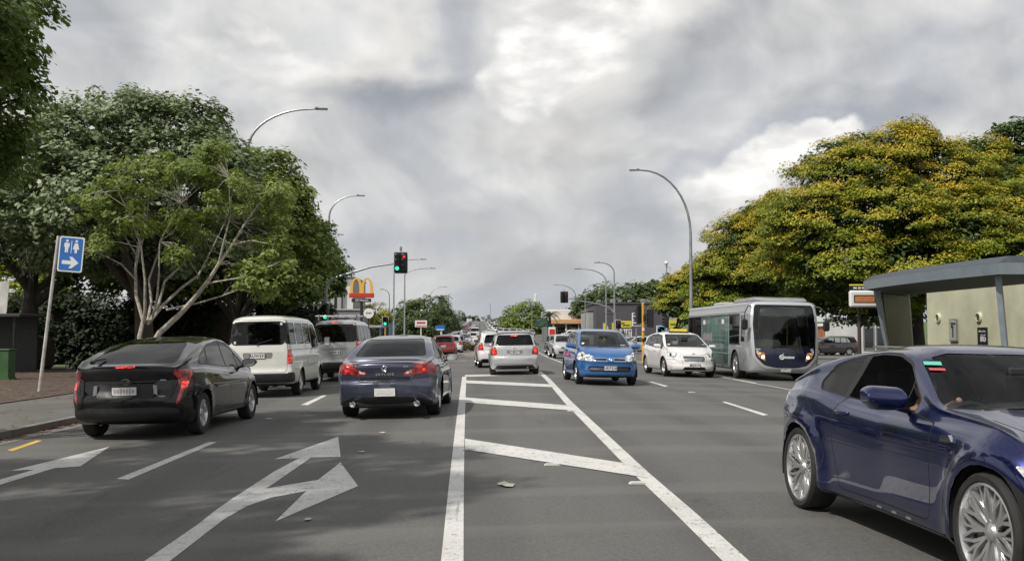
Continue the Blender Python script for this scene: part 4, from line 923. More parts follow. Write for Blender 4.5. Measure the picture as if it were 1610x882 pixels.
# toilets sign on a leaning white pole
b = G(61, 623); tp = A(92, 371, b.y - .3); t = thing('toilets_sign', 'blue toilets sign with white arrow on a leaning white pole', 'sign', (b.x, b.y, gz(b.x, b.y) + .13)); o0 = Vector(t.location); tv = tp - o0; m = MB(); m.tube([(0, 0, -.1), tv * .5, tv], [.045, .042, .04], 10); m.build('post', 'pole_white', t)
c = A(111.5, 400, b.y - .36) - o0; ang = math.atan2(tv.x, tv.z) * .55; sg = thing('x', None, None); bpy.data.objects.remove(sg)
W_, H_ = .64, .94; m = MB(); m.prism(rnd([(-W_ / 2, -H_ / 2), (W_ / 2, -H_ / 2), (W_ / 2, H_ / 2), (-W_ / 2, H_ / 2)], .06), -.004, .004); sp_ = m.build('sign_panel', 'sign_white', t, loc=c, rot=(0, ang, R(4)))
m = MB(); m.prism(rnd([(-W_ / 2 + .035, -H_ / 2 + .035), (W_ / 2 - .035, -H_ / 2 + .035), (W_ / 2 - .035, H_ / 2 - .035), (-W_ / 2 + .035, H_ / 2 - .035)], .05), -.008, -.005); m.build('sign_face', 'sign_blue', sp_)
m = MB(); y0, y1 = -.012, -.009
m.prism([(-.21, -.27), (.03, -.27), (-.03, -.37), (.05, -.37), (.22, -.22), (.05, -.07), (-.03, -.07), (.03, -.17), (-.21, -.17)], y0, y1)
for sx in (-.12, .12):
    m.prism([(sx + .035 * math.cos(a), .355 + .035 * math.sin(a)) for a in np.linspace(0, 2 * math.pi, 13)[:-1]], y0, y1)
    if sx < 0: m.prism([(sx - .065, .30), (sx + .065, .30), (sx + .07, .19), (sx + .045, .19), (sx + .04, .04), (sx + .006, .04), (sx, .15), (sx - .006, .04), (sx - .04, .04), (sx - .045, .19), (sx - .07, .19)], y0, y1)
    else: m.prism([(sx - .04, .30), (sx + .04, .30), (sx + .085, .14), (sx + .035, .14), (sx + .03, .04), (sx - .03, .04), (sx - .035, .14), (sx - .085, .14)], y0, y1)
m.box((0, -.0105, .20), (.016, .003, .34)); m.build('pictogram', 'sign_white', sp_, smooth=False)
# furniture in the park on the left
b = G(20, 618); t = thing('utility_cabinet', 'green utility cabinet at the left edge of the footpath', 'cabinet', (-17.3, 33.5, gz(-17, 33) + .13)); m = MB(); m.box((0, 0, .50), (.66, .5, 1.0), bev=.02); m.build('cabinet_body', mat('cabinet_green', (.035, .10, .03), .5, var=.2), t); m = MB(); m.box((0, 0, 1.02), (.72, .56, .06), bev=.02); m.box((0, 0, .04), (.7, .54, .09)); m.build('lid', MATS['cabinet_green'], t)
t.location = (A(4, 560, 34).x, 34, gz(-17, 34) + .12)
t = thing('shelter_bench', 'dark low park kiosk roof at the left edge above the hedge', 'kiosk', (A(-20, 500, 40).x, 40, gz(0, 40) - .1)); m = MB(); m.box((0, 0, 2.35), (3.6, 2.2, .14), bev=.03); m.build('roof', 'interior_grey', t); m = MB(); m.box((0, .9, 1.15), (3.2, .1, 2.3)); m.build('back_wall', 'black_plastic', t)
for sx in (-1.5, 1.5): m = MB(); m.tube([(sx, -.9, 0), (sx, -.9, 2.3)], .05, 8); m.build('post', 'black_plastic', t)
t = thing('back_of_sign', 'pale blank sign panel cut by the left edge of the photo', 'sign', (A(-6, 500, 20).x, 20, gz(-10, 20) + .12)); z = A(0, 467, 20).z - t.location.z; m = MB(); m.prism(rnd([(-.1, z - .33), (.20, z - .33), (.24, z + .32), (-.14, z + .30)], .03), -.01, .01); m.build('sign_panel', 'pole_white', t); m = MB(); m.tube([(.02, .03, 0), (.02, .03, z + .3)], .03, 8); m.build('post', 'galvanised', t)
t = thing('white_tower', 'white rounded tower seen through the leaves at the left', 'tower', (A(58, 500, 170).x, 170, gz(0, 170) - .3)); z0, z1 = 0, A(58, 415, 170).z; m = MB(); m.prism(rnd([(-2.3, 0), (2.3, 0), (2.3, z1), (-2.3, z1 + .8)], .8), -3, 3); m.build('tower_body', 'sign_white', t); m = MB()
for k in range(4): m.box((0, -3.02, z1 * (.3 + .17 * k)), (2.6, .1, .8))
m.build('windows', 'glass_dark', t)
t = thing('rail_fence', 'green and white rail fence beyond the hedge at the left', 'fence', (A(60, 500, 62).x, 62, gz(0, 62) - .1)); m = MB()
for zz in (2.0, 2.35, 3.2): m.box((0, 0, zz - .3), (6, .06, .09))
m.build('rails', MATS['cabinet_green'], t)
for k in range(5): m = MB(); m.tube([(-2.8 + k * 1.4, 0, 0), (-2.8 + k * 1.4, 0, 2.9)], .06, 6); m.build('post', 'sign_white', t)
m = MB(); m.box((.1, -.1, 3.2), (.35, .1, 2.6), bev=.03); m.build('tall_panel', 'sign_white', t)
# ---------------------------------------------------------------- bus shelter and toilet block on the right
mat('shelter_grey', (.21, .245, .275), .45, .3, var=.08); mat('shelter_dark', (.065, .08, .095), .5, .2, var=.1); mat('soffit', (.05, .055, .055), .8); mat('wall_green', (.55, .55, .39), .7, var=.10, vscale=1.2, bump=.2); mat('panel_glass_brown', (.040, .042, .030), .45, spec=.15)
t = thing('bus_shelter', 'grey bus shelter with a bowed roof and slanted posts', 'bus shelter', (0, 0, 0)); t.location = (12.0, 26.5, gz(13, 26) + .12); B = Vector(t.location); YA, YB = 30.6, 22.5
def bow(n=12, ins=0.):
    L = []
    for k in range(n + 1): f = k / n; y = YA + (YB - YA) * f; L.append((12.05 - .28 * math.sin(math.pi * f) + ins, y - ins * (f * 2 - 1) * -1 * 0))
    return L
zb, zf, zt = 2.90, 3.17, 3.33; front = bow(); inner = bow(ins=.25)
back = [(16.3, YB - .2), (16.3, 35.9)]
def sec(L, z): return [Vector((x, y, z)) - B for x, y in L]
m = MB(); n = len(front); a = sec(front, zb); b2 = sec(front, zf); m.add(a + b2, [(i, i + 1, n + i + 1, n + i) for i in range(n - 1)]); e0 = [Vector((15.15, YB - .2, zb)) - B, Vector((15.15, YB - .2, zf)) - B]; m.add([a[-1], b2[-1], e0[1], e0[0]], [(0, 1, 2, 3)]); e1 = [Vector((15.15, 34.6, zb)) - B, Vector((15.15, 34.6, zf)) - B]; m.add([a[0], b2[0], e1[1], e1[0]], [(0, 1, 2, 3)]); m.build('fascia', 'shelter_grey', t, fix=False)
m = MB(); c2 = sec(front, zf + .003); d2 = sec(inner, zt); m.add(c2 + d2, [(i, i + 1, n + i + 1, n + i) for i in range(n - 1)]); e0 = [Vector((15.15, YB - .2, zf)) - B, Vector((15.0, YB, zt)) - B]; e1 = [Vector((15.15, 34.6, zf)) - B, Vector((15.0, 34.4, zt)) - B]; m.add([c2[-1], d2[-1], e0[1], e0[0]], [(0, 1, 2, 3)]); m.add([c2[0], d2[0], e1[1], e1[0]], [(0, 1, 2, 3)]); m.add(d2 + [e0[1], e1[1]], [tuple(range(n + 2))]); m.build('roof', 'shelter_dark', t, fix=False)
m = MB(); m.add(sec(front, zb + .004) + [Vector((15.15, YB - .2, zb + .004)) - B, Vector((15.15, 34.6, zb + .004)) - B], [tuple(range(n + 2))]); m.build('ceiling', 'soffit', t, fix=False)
def post(a, b, w=.11, nm='post', mt='shelter_grey'):
    m = MB(); a, b = Vector(a) - B, Vector(b) - B; m.tube([a, b], [w * .72, w * .72], 4); return m.build(nm, mt, t, angle=30)
post((12.45, 22.9, -.05), (12.30, 23.0, zb), .12); post((13.0, 30.7, -.05), (12.32, 30.35, zb), .09); post((13.2, 31.2, -.05), (12.7, 31.0, zb), .07); post((15.2, 34.2, -.05), (15.0, 34.1, zb), .09)
m = MB(); q = [Vector(v) - B for v in ((13.25, 31.4, .25), (15.1, 34.05, .25), (14.95, 33.95, zb - .08), (12.85, 31.1, zb - .08))]; u = Vector((.82, -.57, 0)) * .012; m.add([v + u for v in q] + [v - u for v in q], [(0, 1, 2, 3), (7, 6, 5, 4), (0, 1, 5, 4), (1, 2, 6, 5), (2, 3, 7, 6), (3, 0, 4, 7)]); m.build('end_panel', 'panel_glass_brown', t)
m = MB(); m.box((2.6, -.5, .46), (.45, 4.6, .06), bev=.02)
for yy in (-2.3, -.5, 1.3): m.box((2.6, yy, .23), (.08, .08, .46))
m.build('bench', 'alloy_dark', t)
t = thing('toilet_block', 'pale green public toilet wall behind the bus shelter', 'building', (0, 0, 0)); t.location = (16.4, 28, gz(16, 28) + .1); B2 = Vector(t.location)
m = MB(); m.box((2.1, -.5, 1.7), (4.2, 16.4, 3.4)); m.build('wall', 'wall_green', t); m = MB(); m.box((2.1, -.5, 3.48), (4.4, 16.6, .16), bev=.03); m.build('roof', 'shelter_dark', t)
def onwall(px, py): y = 16.4 * FPX / (px - 755); v = A(px, py, y); return v - B2
for px in (1486, 1552):
    c = onwall(px, 500 if px < 1500 else 499); m = MB(); m.lathe([(.18, .0), (.17, -.05), (.13, -.075), (.12, -.03), (.0001, -.03)], 'x', 20, (0, c.y, c.z)); v = m.build('round_vent', 'wall_green', t, angle=30); m = MB()
    for k in range(3): m.box((-.05, c.y, c.z - .06 + k * .06), (.02, .2, .02))
    m.build('vent_bars', 'shelter_dark', v)
c = onwall(1511, 519); m = MB(); m.box((-.03, c.y, c.z), (.06, .55, .78), bev=.01); f_ = m.build('notice_frame', 'silver_trim', t); m = MB(); m.box((-.063, c.y, c.z), (.006, .46, .68)); m.build('notice_sheet', mat('sheet_grey', (.42, .43, .40), .3, coat=1), f_); m = MB()
for dy, dz, w, h in ((.1, .26, .22, .03), (-.1, .22, .2, .08), (.06, .18, .14, .1), (.0, -.08, .1, .34), (.03, .1, .2, .05)): m.box((-.068, c.y + dy, c.z + dz), (.004, w, h))
m.build('notice_print', 'interior_grey', f_)
c = onwall(1557, 529); m = MB(); m.box((-.02, c.y, c.z), (.03, .62, .60), bev=.005); f_ = m.build('toilets_notice', 'ink_black', t); text_obj('notice_text', 'Public toilets', .088, 'sign_white', f_, (-.038, c.y, c.z + .17), (R(90), 0, R(-90)), .002)
for k, dy in enumerate((.06, -.06, -.18)):
    m = MB(); cc = (-.038, c.y + dy, 0); m.prism([(c.y + dy + .026 * math.cos(a), c.z + .05 + .026 * math.sin(a)) for a in np.linspace(0, 6.28, 11)[:-1]], -.040, -.036, 'yz')
    if k == 2: m.tube([(-.04, c.y + dy + .055 * math.cos(a), c.z - .11 + .055 * math.sin(a)) for a in np.linspace(1.9, 6.6, 14)], .011, 5); m.box((-.04, c.y + dy, c.z - .05), (.006, .03, .11))
    else: m.prism([(c.y + dy - .045, c.z + .01), (c.y + dy + .045, c.z + .01), (c.y + dy + (.03 if k else .055), c.z - .16), (c.y + dy - (.03 if k else .055), c.z - .16)], -.040, -.036, 'yz')
    m.build('pictogram', 'sign_white', f_)
# real time display at the stop
p = A(1352, 500, 32.5); t = thing('bus_stop_display', 'white bus stop display box with an orange screen on a dark pole', 'display sign', on_ground(p.x, 32.5, .12)); B3 = Vector(t.location); m = MB(); m.tube([(0, .08, -.1), (0, .08, A(0, 446, 32.5).z - B3.z)], .06, 10); m.build('post', 'pole_brown', t)
c = A(1358, 470, 32.3) - B3; m = MB(); m.box(c, (.98, .16, .56), bev=.05); bx = m.build('display_box', 'sign_white', t); m = MB(); m.box(c + Vector((0, -.085, 0)), (.72, .012, .26), bev=.004); m.build('display_bezel', 'ink_black', bx); m = MB()
sc_ = mat('screen_orange', (.30, .12, .05), .4, emit=(1, .34, .10), es=.08)
m.box(c + Vector((0, -.094, -.01)), (.66, .006, .2)); m.build('display_screen', sc_, bx); m = MB()
for r_ in range(3):
    for k in range(9): m.box(c + Vector((-.28 + k * .07, -.099, .055 - r_ * .06)), (.05 if (k + r_) % 4 else .02, .003, .032))
m.build('display_text', mat('screen_text', (.35, .13, .04), .4, emit=(1, .45, .15), es=.25), bx)
c = A(1357, 449, 32.3) - B3; m = MB(); m.box(c + Vector((0, 0, .02)), (.92, .03, .05)); st = m.build('top_strip', 'taxi_yellow', t); m = MB(); m.box(c + Vector((0, 0, -.08)), (.92, .03, .14)); m.build('name_strip', 'ink_black', t); m = MB()
for k, w_ in enumerate((.12, .1, .14, .09, .12)): m.box(c + Vector((-.28 + k * .15, -.018, -.08)), (w_, .004, .05))
m.build('name_print', 'sign_white', st)
# ================================================================ buildings and signs further off
mat('wall_pale', (.34, .34, .33), .8, var=.12, vscale=.6); mat('wall_grey', (.18, .18, .185), .8, var=.1, vscale=.6); mat('wall_charcoal', (.075, .072, .082), .8, var=.15, vscale=.5, bump=.2, bscale=8); mat('wall_white', (.62, .62, .60), .7, var=.08, vscale=.5); mat('fascia_orange', (.58, .34, .17), .5); mat('brick_orange', (.34, .13, .06), .85, var=.25, vscale=3); mat('wall_cream', (.48, .44, .34), .8, var=.1)
mat('sign_yellow', (.62, .55, .03), .45); mat('arch_gold', (.72, .42, .06), .4); mat('sign_red', (.50, .035, .02), .45); mat('sign_purple', (.12, .04, .22), .5); mat('sign_navy', (.05, .055, .12), .5); mat('sign_green_dark', (.02, .07, .065), .5); mat('cyan_panel', (.10, .32, .48), .5); mat('window_dark', (.02, .024, .028), .08, coat=1.)
def building(name, label, px0, px1, y, top_py, depth, wall, roof='alloy_dark', wins=(), parapet=.0, cat='building', doors=(), base=0.):
    """box building seen between two photograph columns at distance y; wins: (u0, u1, v0, v1) as fractions of its front"""
    a, b = A(px0, top_py, y), A(px1, top_py, y); g0 = gz((a.x + b.x) / 2, y); h = (a.z + b.z) / 2 - g0; w = b.x - a.x; t = thing(name, label, cat, ((a.x + b.x) / 2, y, g0 - .05))
    m = MB(); m.box((0, depth / 2, h / 2), (w, depth, h)); m.build('wall', wall, t); m = MB(); m.box((0, depth / 2, h + .06), (w + .3, depth + .3, .18), bev=.03); 
    m.build('roof', roof, t)
    for u0, u1, v0, v1 in wins:
        cx, cz, ww, hh = ((u0 + u1) / 2 - .5) * w, (v0 + v1) / 2 * h, (u1 - u0) * w, (v1 - v0) * h
        m = MB(); 
        for s in (-1, 1): m.box((cx + s * ww / 2, -.03, cz), (.08, .1, hh + .08)); m.box((cx, -.03, cz + s * hh / 2), (ww, .1, .08))
        f = m.build('window', 'alloy_dark', t); m = MB(); m.box((cx, -.01, cz), (ww, .03, hh)); m.build('pane', 'window_dark', f)
    for u0, u1, v1 in doors:
        m = MB(); m.box((((u0 + u1) / 2 - .5) * w, -.03, v1 * h / 2), ((u1 - u0) * w, .06, v1 * h)); m.build('door', 'interior_grey', t)
    return t, w, h
t, w, h = building('office_building', 'pale grey building with tall vertical slots behind the verge trees', 500, 556, 135, 436, 14, 'wall_pale', wins=[(.30, .38, .5, .9), (.48, .56, .5, .9), (.10, .2, .5, .9)])
m = MB(); 
for u in (.25, .43, .62): m.box(((u - .5) * w, -.35, h / 2), (.5, .7, h))
m.build('wall_fin', 'wall_pale', t); m = MB(); m.box((w * .35, -.06, h * .62), (w * .28, .1, h * .5)); m.build('white_panel', 'wall_white', t)
t, w, h = building('low_building', 'low dark grey flat roofed building beside the golden arch sign', 524, 570, 118, 487, 8, 'wall_grey', wins=[(.05, .55, .35, .85), (.72, .8, .3, .8)], roof='wall_pale'); m = MB(); m.tube([(-w * .48, -.2, h * .8), (-w * .2, -.2, h * .2)], .1, 5); m.build('brace', 'wall_pale', t)
a, b = A(498, 512, 108), A(601, 512, 108); t = thing('verandah', 'long flat pale verandah roof below the low grey building', 'canopy', ((a.x + b.x) / 2, 108, gz(0, 108) - .1)); hh = a.z - gz(0, 108); m = MB(); m.box((0, 1.5, hh), (b.x - a.x, 4, .28), bev=.05); m.build('roof', 'wall_pale', t)
for f in (-.45, -.2, .05, .3, .46): m = MB(); m.tube([((b.x - a.x) * f, .3, 0), ((b.x - a.x) * f, .3, hh)], .07, 6); m.build('post', 'alloy_dark', t)
building('shop_row', 'row of small pale shops far left of the dome-shaped tree', 575, 612, 150, 503, 8, 'cyan_panel', 'wall_white', wins=[(.05, .3, .2, .7), (.4, .6, .2, .7), (.7, .95, .2, .7)])
# golden arches
def pole_sign(name, label, px, y, post_r=.12, m_='interior_black', to_py=470, cat='sign'):
    p = A(px, to_py, y); g0 = gz(p.x, y); t = thing(name, label, cat, (p.x, y, g0 - .05)); m = MB(); m.tube([(0, 0, -.1), (0, 0, p.z - g0)], post_r, 10); m.build('post', m_, t); return t, Vector(t.location)
t, o = pole_sign('arch_sign', 'golden double arch sign on a red board and black pole', 568.5, 108, .16, to_py=472); s = 108 / FPX
m = MB()
def arch(cx, w, z0, z1, th0, th1, y0, y1):
    O, I = [], []
    for k in range(17): a = math.pi * k / 16; q = math.sin(a) ** .72; O.append((cx - math.cos(a) * w / 2, z0 + (z1 - z0) * q)); I.append((cx - math.cos(a) * (w / 2 - (th0 + (th1 - th0) * 1)), z0 + (z1 - z0 - th0 * .55) * (math.sin(a) ** .62)))
    n = 17; V = [(x, y0, z) for x, z in O] + [(x, y0, z) for x, z in I] + [(x, y1, z) for x, z in O] + [(x, y1, z) for x, z in I]
    F = []
    for k in range(16): F += [(k, k + 1, n + k + 1, n + k), (2 * n + k + 1, 2 * n + k, 3 * n + k, 3 * n + k + 1), (k + 1, k, 2 * n + k, 2 * n + k + 1), (n + k, n + k + 1, 3 * n + k + 1, 3 * n + k)]
    F += [(0, n, 3 * n, 2 * n), (n - 1, 2 * n - 1, 4 * n - 1, 3 * n - 1)]; m.add(V, F)
zr = A(568, 461, 108).z - o.z; zt_ = A(568, 437, 108).z - o.z; W2 = 36 * s
arch(-W2 * .235, W2 * .53, zr, zt_, .30, .30, -.18, .18); arch(W2 * .235, W2 * .53, zr, zt_, .30, .30, -.175, .175); m.build('double_arch', 'arch_gold', t, angle=50)
zb_ = A(568, 468, 108).z - o.z; m = MB(); m.box((0, 0, (zr + zb_) / 2), (38.5 * s, .5, zr - zb_), bev=.04); m.build('red_board', 'sign_red', t)
z1_, z2_ = A(568, 469.4, 108).z - o.z, A(568, 475, 108).z - o.z; m = MB(); m.box((-.02, 0, (z1_ + z2_) / 2), (30 * s, .4, z1_ - z2_), bev=.03); bb = m.build('lower_board', 'interior_black', t); text_obj('board_text', '24 Hours', .40, 'sign_white', bb, (0.05, -.21, (z1_ + z2_) / 2), ext=.01, sx=.95)
t, o = pole_sign('round_sign', 'round white disc sign on a black post beside the golden arch sign', 579.5, 106, .08, to_py=495); c = A(580, 492.5, 106) - o; m = MB(); add_disc(m, c + Vector((0, -.14, 0)), (0, -1, 0), .54, .12, 28); d = m.build('disc', 'sign_white', t); text_obj('disc_text', 'café', .34, 'ink_black', d, c + Vector((0, -.275, 0)), ext=.01)
bpy.data.objects.remove(d.children[0]); m = MB()
for k in range(4): m.box(c + Vector((-.22 + k * .15, -.27, .03 * (k % 2))), (.09, .01, .17))
m.build('disc_print', 'ink_black', d)
t, o = pole_sign('pylon_sign', 'small white and red signboard in front of the dome-shaped tree', 662, 140, .08, 'sign_white', 515); c = A(662, 509, 140) - o; m = MB(); m.box(c, (21 * 140 / FPX * .9, .25, .95), bev=.03); bd = m.build('board', 'sign_white', t); m = MB(); m.box(c + Vector((0, -.13, .14)), (1.2, .02, .26)); m.box(c + Vector((0, -.13, -.28)), (1.4, .02, .10)); m.build('board_print', 'sign_red', bd)
t, o = pole_sign('pylon_sign', 'blue and white signboard at the right foot of the dome-shaped tree', 694, 150, .15, 'wall_white', 520); c = A(692, 516, 150) - o; m = MB(); m.box(c, (1.5, .3, .75), bev=.05); bd = m.build('board', 'sign_blue', t); m = MB(); m.box(c + Vector((0, -.16, -.2)), (1.1, .02, .15)); m.build('board_print', 'sign_white', bd)
t, o = pole_sign('give_way_sign', 'small red bordered give way sign below the round white sign', 575, 95, .04, 'sign_white', 512); c = A(575, 514, 95) - o; m = MB(); m.prism([(c.x - .33, c.z + .25), (c.x + .33, c.z + .25), (c.x, c.z - .32)], -.08, -.05); bd = m.build('sign_panel', 'sign_red', t); m = MB(); m.prism([(c.x - .22, c.z + .18), (c.x + .22, c.z + .18), (c.x, c.z - .20)], -.09, -.082); m.build('sign_face', 'sign_white', bd)
# far white buildings and church tower
t, w, h = building('far_building', 'far white building with a slim white tower on the skyline', 727, 738, 560, 512, 12, 'wall_white', wins=[(.1, .3, .3, .7), (.6, .9, .3, .7)]); m = MB(); m.box((w * .3, 2, h * .5 + 1.9), (1.5, 1.5, h + 3.8), bev=.1); m.build('tower', 'wall_white', t)
building('far_building', 'long white building on the skyline right of the slim tower', 741, 756, 570, 510, 12, 'wall_white', wins=[(.1, .4, .3, .7), (.5, .9, .3, .7)])
building('far_building', 'small grey building on the far left slope of the road', 703, 716, 330, 513, 8, 'wall_cream', wins=[(.1, .4, .3, .7), (.5, .9, .3, .7)])
building('far_building', 'wide low pale building on the far slope left of the bright green tree', 778, 800, 420, 508, 8, 'wall_pale', wins=[(.1, .4, .3, .7), (.5, .9, .3, .7)])
# right: direction sign, petrol station
t, o = pole_sign('direction_sign', 'large dark green direction sign on two posts', 853, 150, .09, 'galvanised', 512); c = A(852, 507, 150) - o; m = MB(); m.box(c + Vector((0, -.15, 0)), (1.95, .06, 1.25), bev=.02); bd = m.build('sign_panel', 'sign_green_dark', t); m = MB(); m.tube([(.7, 0, 0), (.7, 0, c.z)], .09, 8); m.build('post', 'galvanised', t); m = MB()
for dx, dz, w_ in ((-.2, .35, 1.1), (.1, .05, 1.3), (-.1, -.3, .9)): m.box(c + Vector((dx, -.185, dz)), (w_, .01, .12))
m.build('sign_print', mat('sign_pale_green', (.12, .22, .20), .5), bd)
s = 150 / FPX
t, w, h = building('petrol_station', 'white roofed petrol station with an orange fascia', 862, 934, 150, 503, 14, 'wall_grey', 'wall_white', wins=[(.2, .42, .1, .72), (.46, .52, .1, .7)]); 
m = MB(); m.box((-w * .02, 7, h + .75), (w * 1.0, 16, 1.7), bev=.1); m.build('upper_block', 'wall_white', t); m = MB(); m.box((w * .02, -1.6, h - .25), (w * .98, 4.2, .72), bev=.08); m.build('canopy_fascia', 'fascia_orange', t); m = MB(); m.box((w * .22, -.3, h * .40), (w * .38, .5, h * .55)); m.build('shopfront', 'wall_cream', t)
for f in (-.42, -.15, .12, .4): m = MB(); m.tube([(w * f, -3.2, 0), (w * f, -3.2, h - .5)], .12, 8); m.build('canopy_post', 'wall_white', t)
t = thing('price_sign', 'red and white price sign in front of the petrol station', 'sign', (A(868, 520, 125).x, 125, gz(9, 125))); m = MB(); m.box((0, 0, 1.2), (.9, .25, 2.2), bev=.04); bd = m.build('board', 'sign_white', t); m = MB(); m.box((0, -.14, 1.7), (.7, .02, .7)); m.build('board_print', 'sign_red', bd)
building('petrol_kiosk', 'grey kiosk with a dark upper band between the petrol station and the dark building', 925, 941, 135, 488, 10, 'wall_pale', wins=[(.5, .8, .4, .9)])
# charcoal building
t, w, h = building('charcoal_building', 'large charcoal building with roof vents behind the car yard', 937, 1046, 132, 477, 16, 'wall_charcoal', 'wall_charcoal', wins=[(.12, .26, .78, .86)], doors=[(.30, .46, .38)])
for u in (.06, .26, .36, .50, .70, .78, .86): m = MB(); m.box(((u - .5) * w, 1.2, h + .38), (.7 if u in (.26, .70) else .45, .8, .55 if u in (.26, .7) else .3), bev=.06); m.build('roof_vent', 'galvanised', t)
t = thing('roller_wall', 'pale side building glimpsed right of the charcoal building', 'building', (A(1052, 500, 140).x, 140, gz(12, 140))); m = MB(); m.box((0, 4, 2.2), (2.4, 8, 4.4)); m.build('wall', 'wall_pale', t); m = MB(); m.prism([(-1.4, 4.4), (1.4, 4.4), (0, 5.6)], 0, 8); m.build('roof', 'alloy_dark', t)
def board(name, label, px0, px1, py0, py1, y, face, post='galvanised', prints=(), text=None, tm='ink_black', tsize=.5, cat='sign', posts=2):
    a, b = A(px0, py0, y), A(px1, py1, y); w, h = b.x - a.x, a.z - b.z; cx, cz = (a.x + b.x) / 2, (a.z + b.z) / 2; g0 = gz(cx, y); t = thing(name, label, cat, (cx, y, g0)); cz -= g0
    m = MB(); m.box((0, 0, cz), (w, .14, h), bev=.02); bd = m.build('board', face, t)
    for dx in ((-w * .4, w * .4) if posts == 2 else (0,)): m = MB(); m.tube([(dx, .1, -.1), (dx, .1, cz)], .06, 8); m.build('post', post, t)
    for (u0, u1, v0, v1, mt) in prints: m = MB(); m.box((((u0 + u1) / 2 - .5) * w, -.078, cz + (.5 - (v0 + v1) / 2) * h), ((u1 - u0) * w, .012, (v1 - v0) * h)); m.build('board_print', mt, bd)
    if text:
        for tx, u, v, sz, sx in text: text_obj('board_text', tx, sz, tm, bd, ((u - .5) * w, -.09, cz + (.5 - v) * h), ext=.006, sx=sx, bold=.01)
    return t
board('yard_sign', 'yellow signboard above the white one in front of the charcoal building', 973, 993, 504.5, 515, 98, 'sign_yellow', 'pole_paint_yellow', [(.1, .45, .25, .45, 'sign_navy'), (.3, .85, .55, .75, 'sign_navy')])
board('yard_sign', 'white signboard with large black letters below the yellow one', 974.5, 993.5, 517.5, 530, 96, 'sign_white', 'galvanised', [(.08, .9, .78, .86, 'ink_black')], [('VALET', .47, .42, .62, .62)])
board('yard_sign', 'tall white and purple signboard left of the yellow signal post', 993.5, 1007.5, 492, 513, 80, 'sign_white', 'galvanised', [(.12, .95, .05, .17, 'sign_navy'), (.12, .95, .26, .48, 'sign_purple'), (.12, .95, .56, .68, 'sign_navy'), (.12, .95, .78, .92, 'sign_navy')], posts=1)
board('billboard', 'square pictorial billboard at the right of the charcoal building', 1032, 1048, 512, 527, 90, 'sign_white', 'galvanised', [(.08, .92, .06, .86, 'cyan_panel'), (.12, .48, .3, .82, 'arch_gold'), (.5, .8, .15, .5, 'sign_white'), (.3, .5, .1, .3, 'sign_navy')], cat='billboard')
board('low_sign', 'low white signboard under the pictorial billboard', 1033, 1046, 528, 532, 88, 'sign_white', 'galvanised')
board('yard_sign', 'yellow signboard with green lettering behind the taxi roof', 1051, 1066, 504, 516, 92, 'sign_yellow', 'pole_paint_yellow', [(.2, .8, .4, .6, 'cabinet_green')])
for i, (px, y, lab) in enumerate(((948, 110, 'tall yellow feather flag left of the two lamp posts'), (962, 104, 'tall yellow feather flag right behind the low red signal'))):
    p = A(px, 500, y); t = thing('feather_flag', lab, 'flag', on_ground(p.x, y)); m = MB(); m.tube([(0, 0, 0), (0, 0, 2.9)], .025, 6); m.build('post', 'galvanised', t); m = MB(); m.prism([(0, .5), (.55, .6), (.6, 2.4), (.35, 2.8), (0, 2.9)], -.012, .012); f = m.build('flag_cloth', 'sign_yellow', t); m = MB(); m.box((.3, -.02, 1.6), (.14, .006, .9)); m.build('flag_print', 'sign_navy', f)
# side street behind the bus stop
building('brick_building', 'orange brick building end seen between the bus and the shelter', 1303, 1322, 92, 512, 8, 'brick_orange', 'wall_white', wins=[(.2, .6, .3, .7)])
building('cream_house', 'cream building with a window seen between the bus and the shelter', 1322, 1345, 90, 510, 8, 'wall_cream', 'wall_white', wins=[(.15, .5, .35, .8), (.65, .85, .3, .8)])
building('white_house', 'white and grey house with many panes behind the bus stop display', 1352, 1398, 78, 500, 8, 'wall_white', 'wall_grey', wins=[(.12, .45, .2, .75), (.55, .9, .2, .75), (.12, .45, .82, .95)])
# islands with planting
slab('traffic_island', [gp(713, 562), gp(757, 564), gp(757, 552), gp(728, 551)], 'kerb_concrete', .12, .13); slab('traffic_island', rnd([(7.4, 108), (9.6, 106), (11.6, 132), (9.6, 134)], .5), 'kerb_concrete', .12, .13)
hd = [(A(742, 550, 84).x, 84, 1.6, .75, 'dry brown shrub on the traffic island left of the white hatchback', 'leaf_dry', 1), (9.0, 112, 1.3, .8, 'dry orange-brown shrubs on the right hand island beyond the junction', 'leaf_dry', 2), (10.2, 124, 1.4, .7, 'green and brown shrubs at the far end of the right hand island', 'leaf_yellow_green', 3), (A(986, 545, 70).x + .6, 84.8, 1.3, .9, 'dark green bush behind the blue car under the purple sign', 'leaf_dark', 4)]
for x, y, r, hgt, lab, mt, sd_ in hd:
    t = thing('shrub', lab, 'shrub', (x, y, gz(x, y) + .1)); rg = np.random.default_rng(sd_); cl = np.array([[rg.uniform(-r, r), rg.uniform(-r, r), rg.uniform(.15, hgt), 0, 0, 1.] for _ in range(40)]); leaves('foliage', cl, 34, .14, .35, .8, mt, t, sd_); m = MB()
    for k in range(5): m.tube([(0, 0, 0), (rg.uniform(-.5, .5) * r, rg.uniform(-.5, .5) * r, hgt * .8)], .03, 5)
    m.build('stems', 'bark_dark', t)
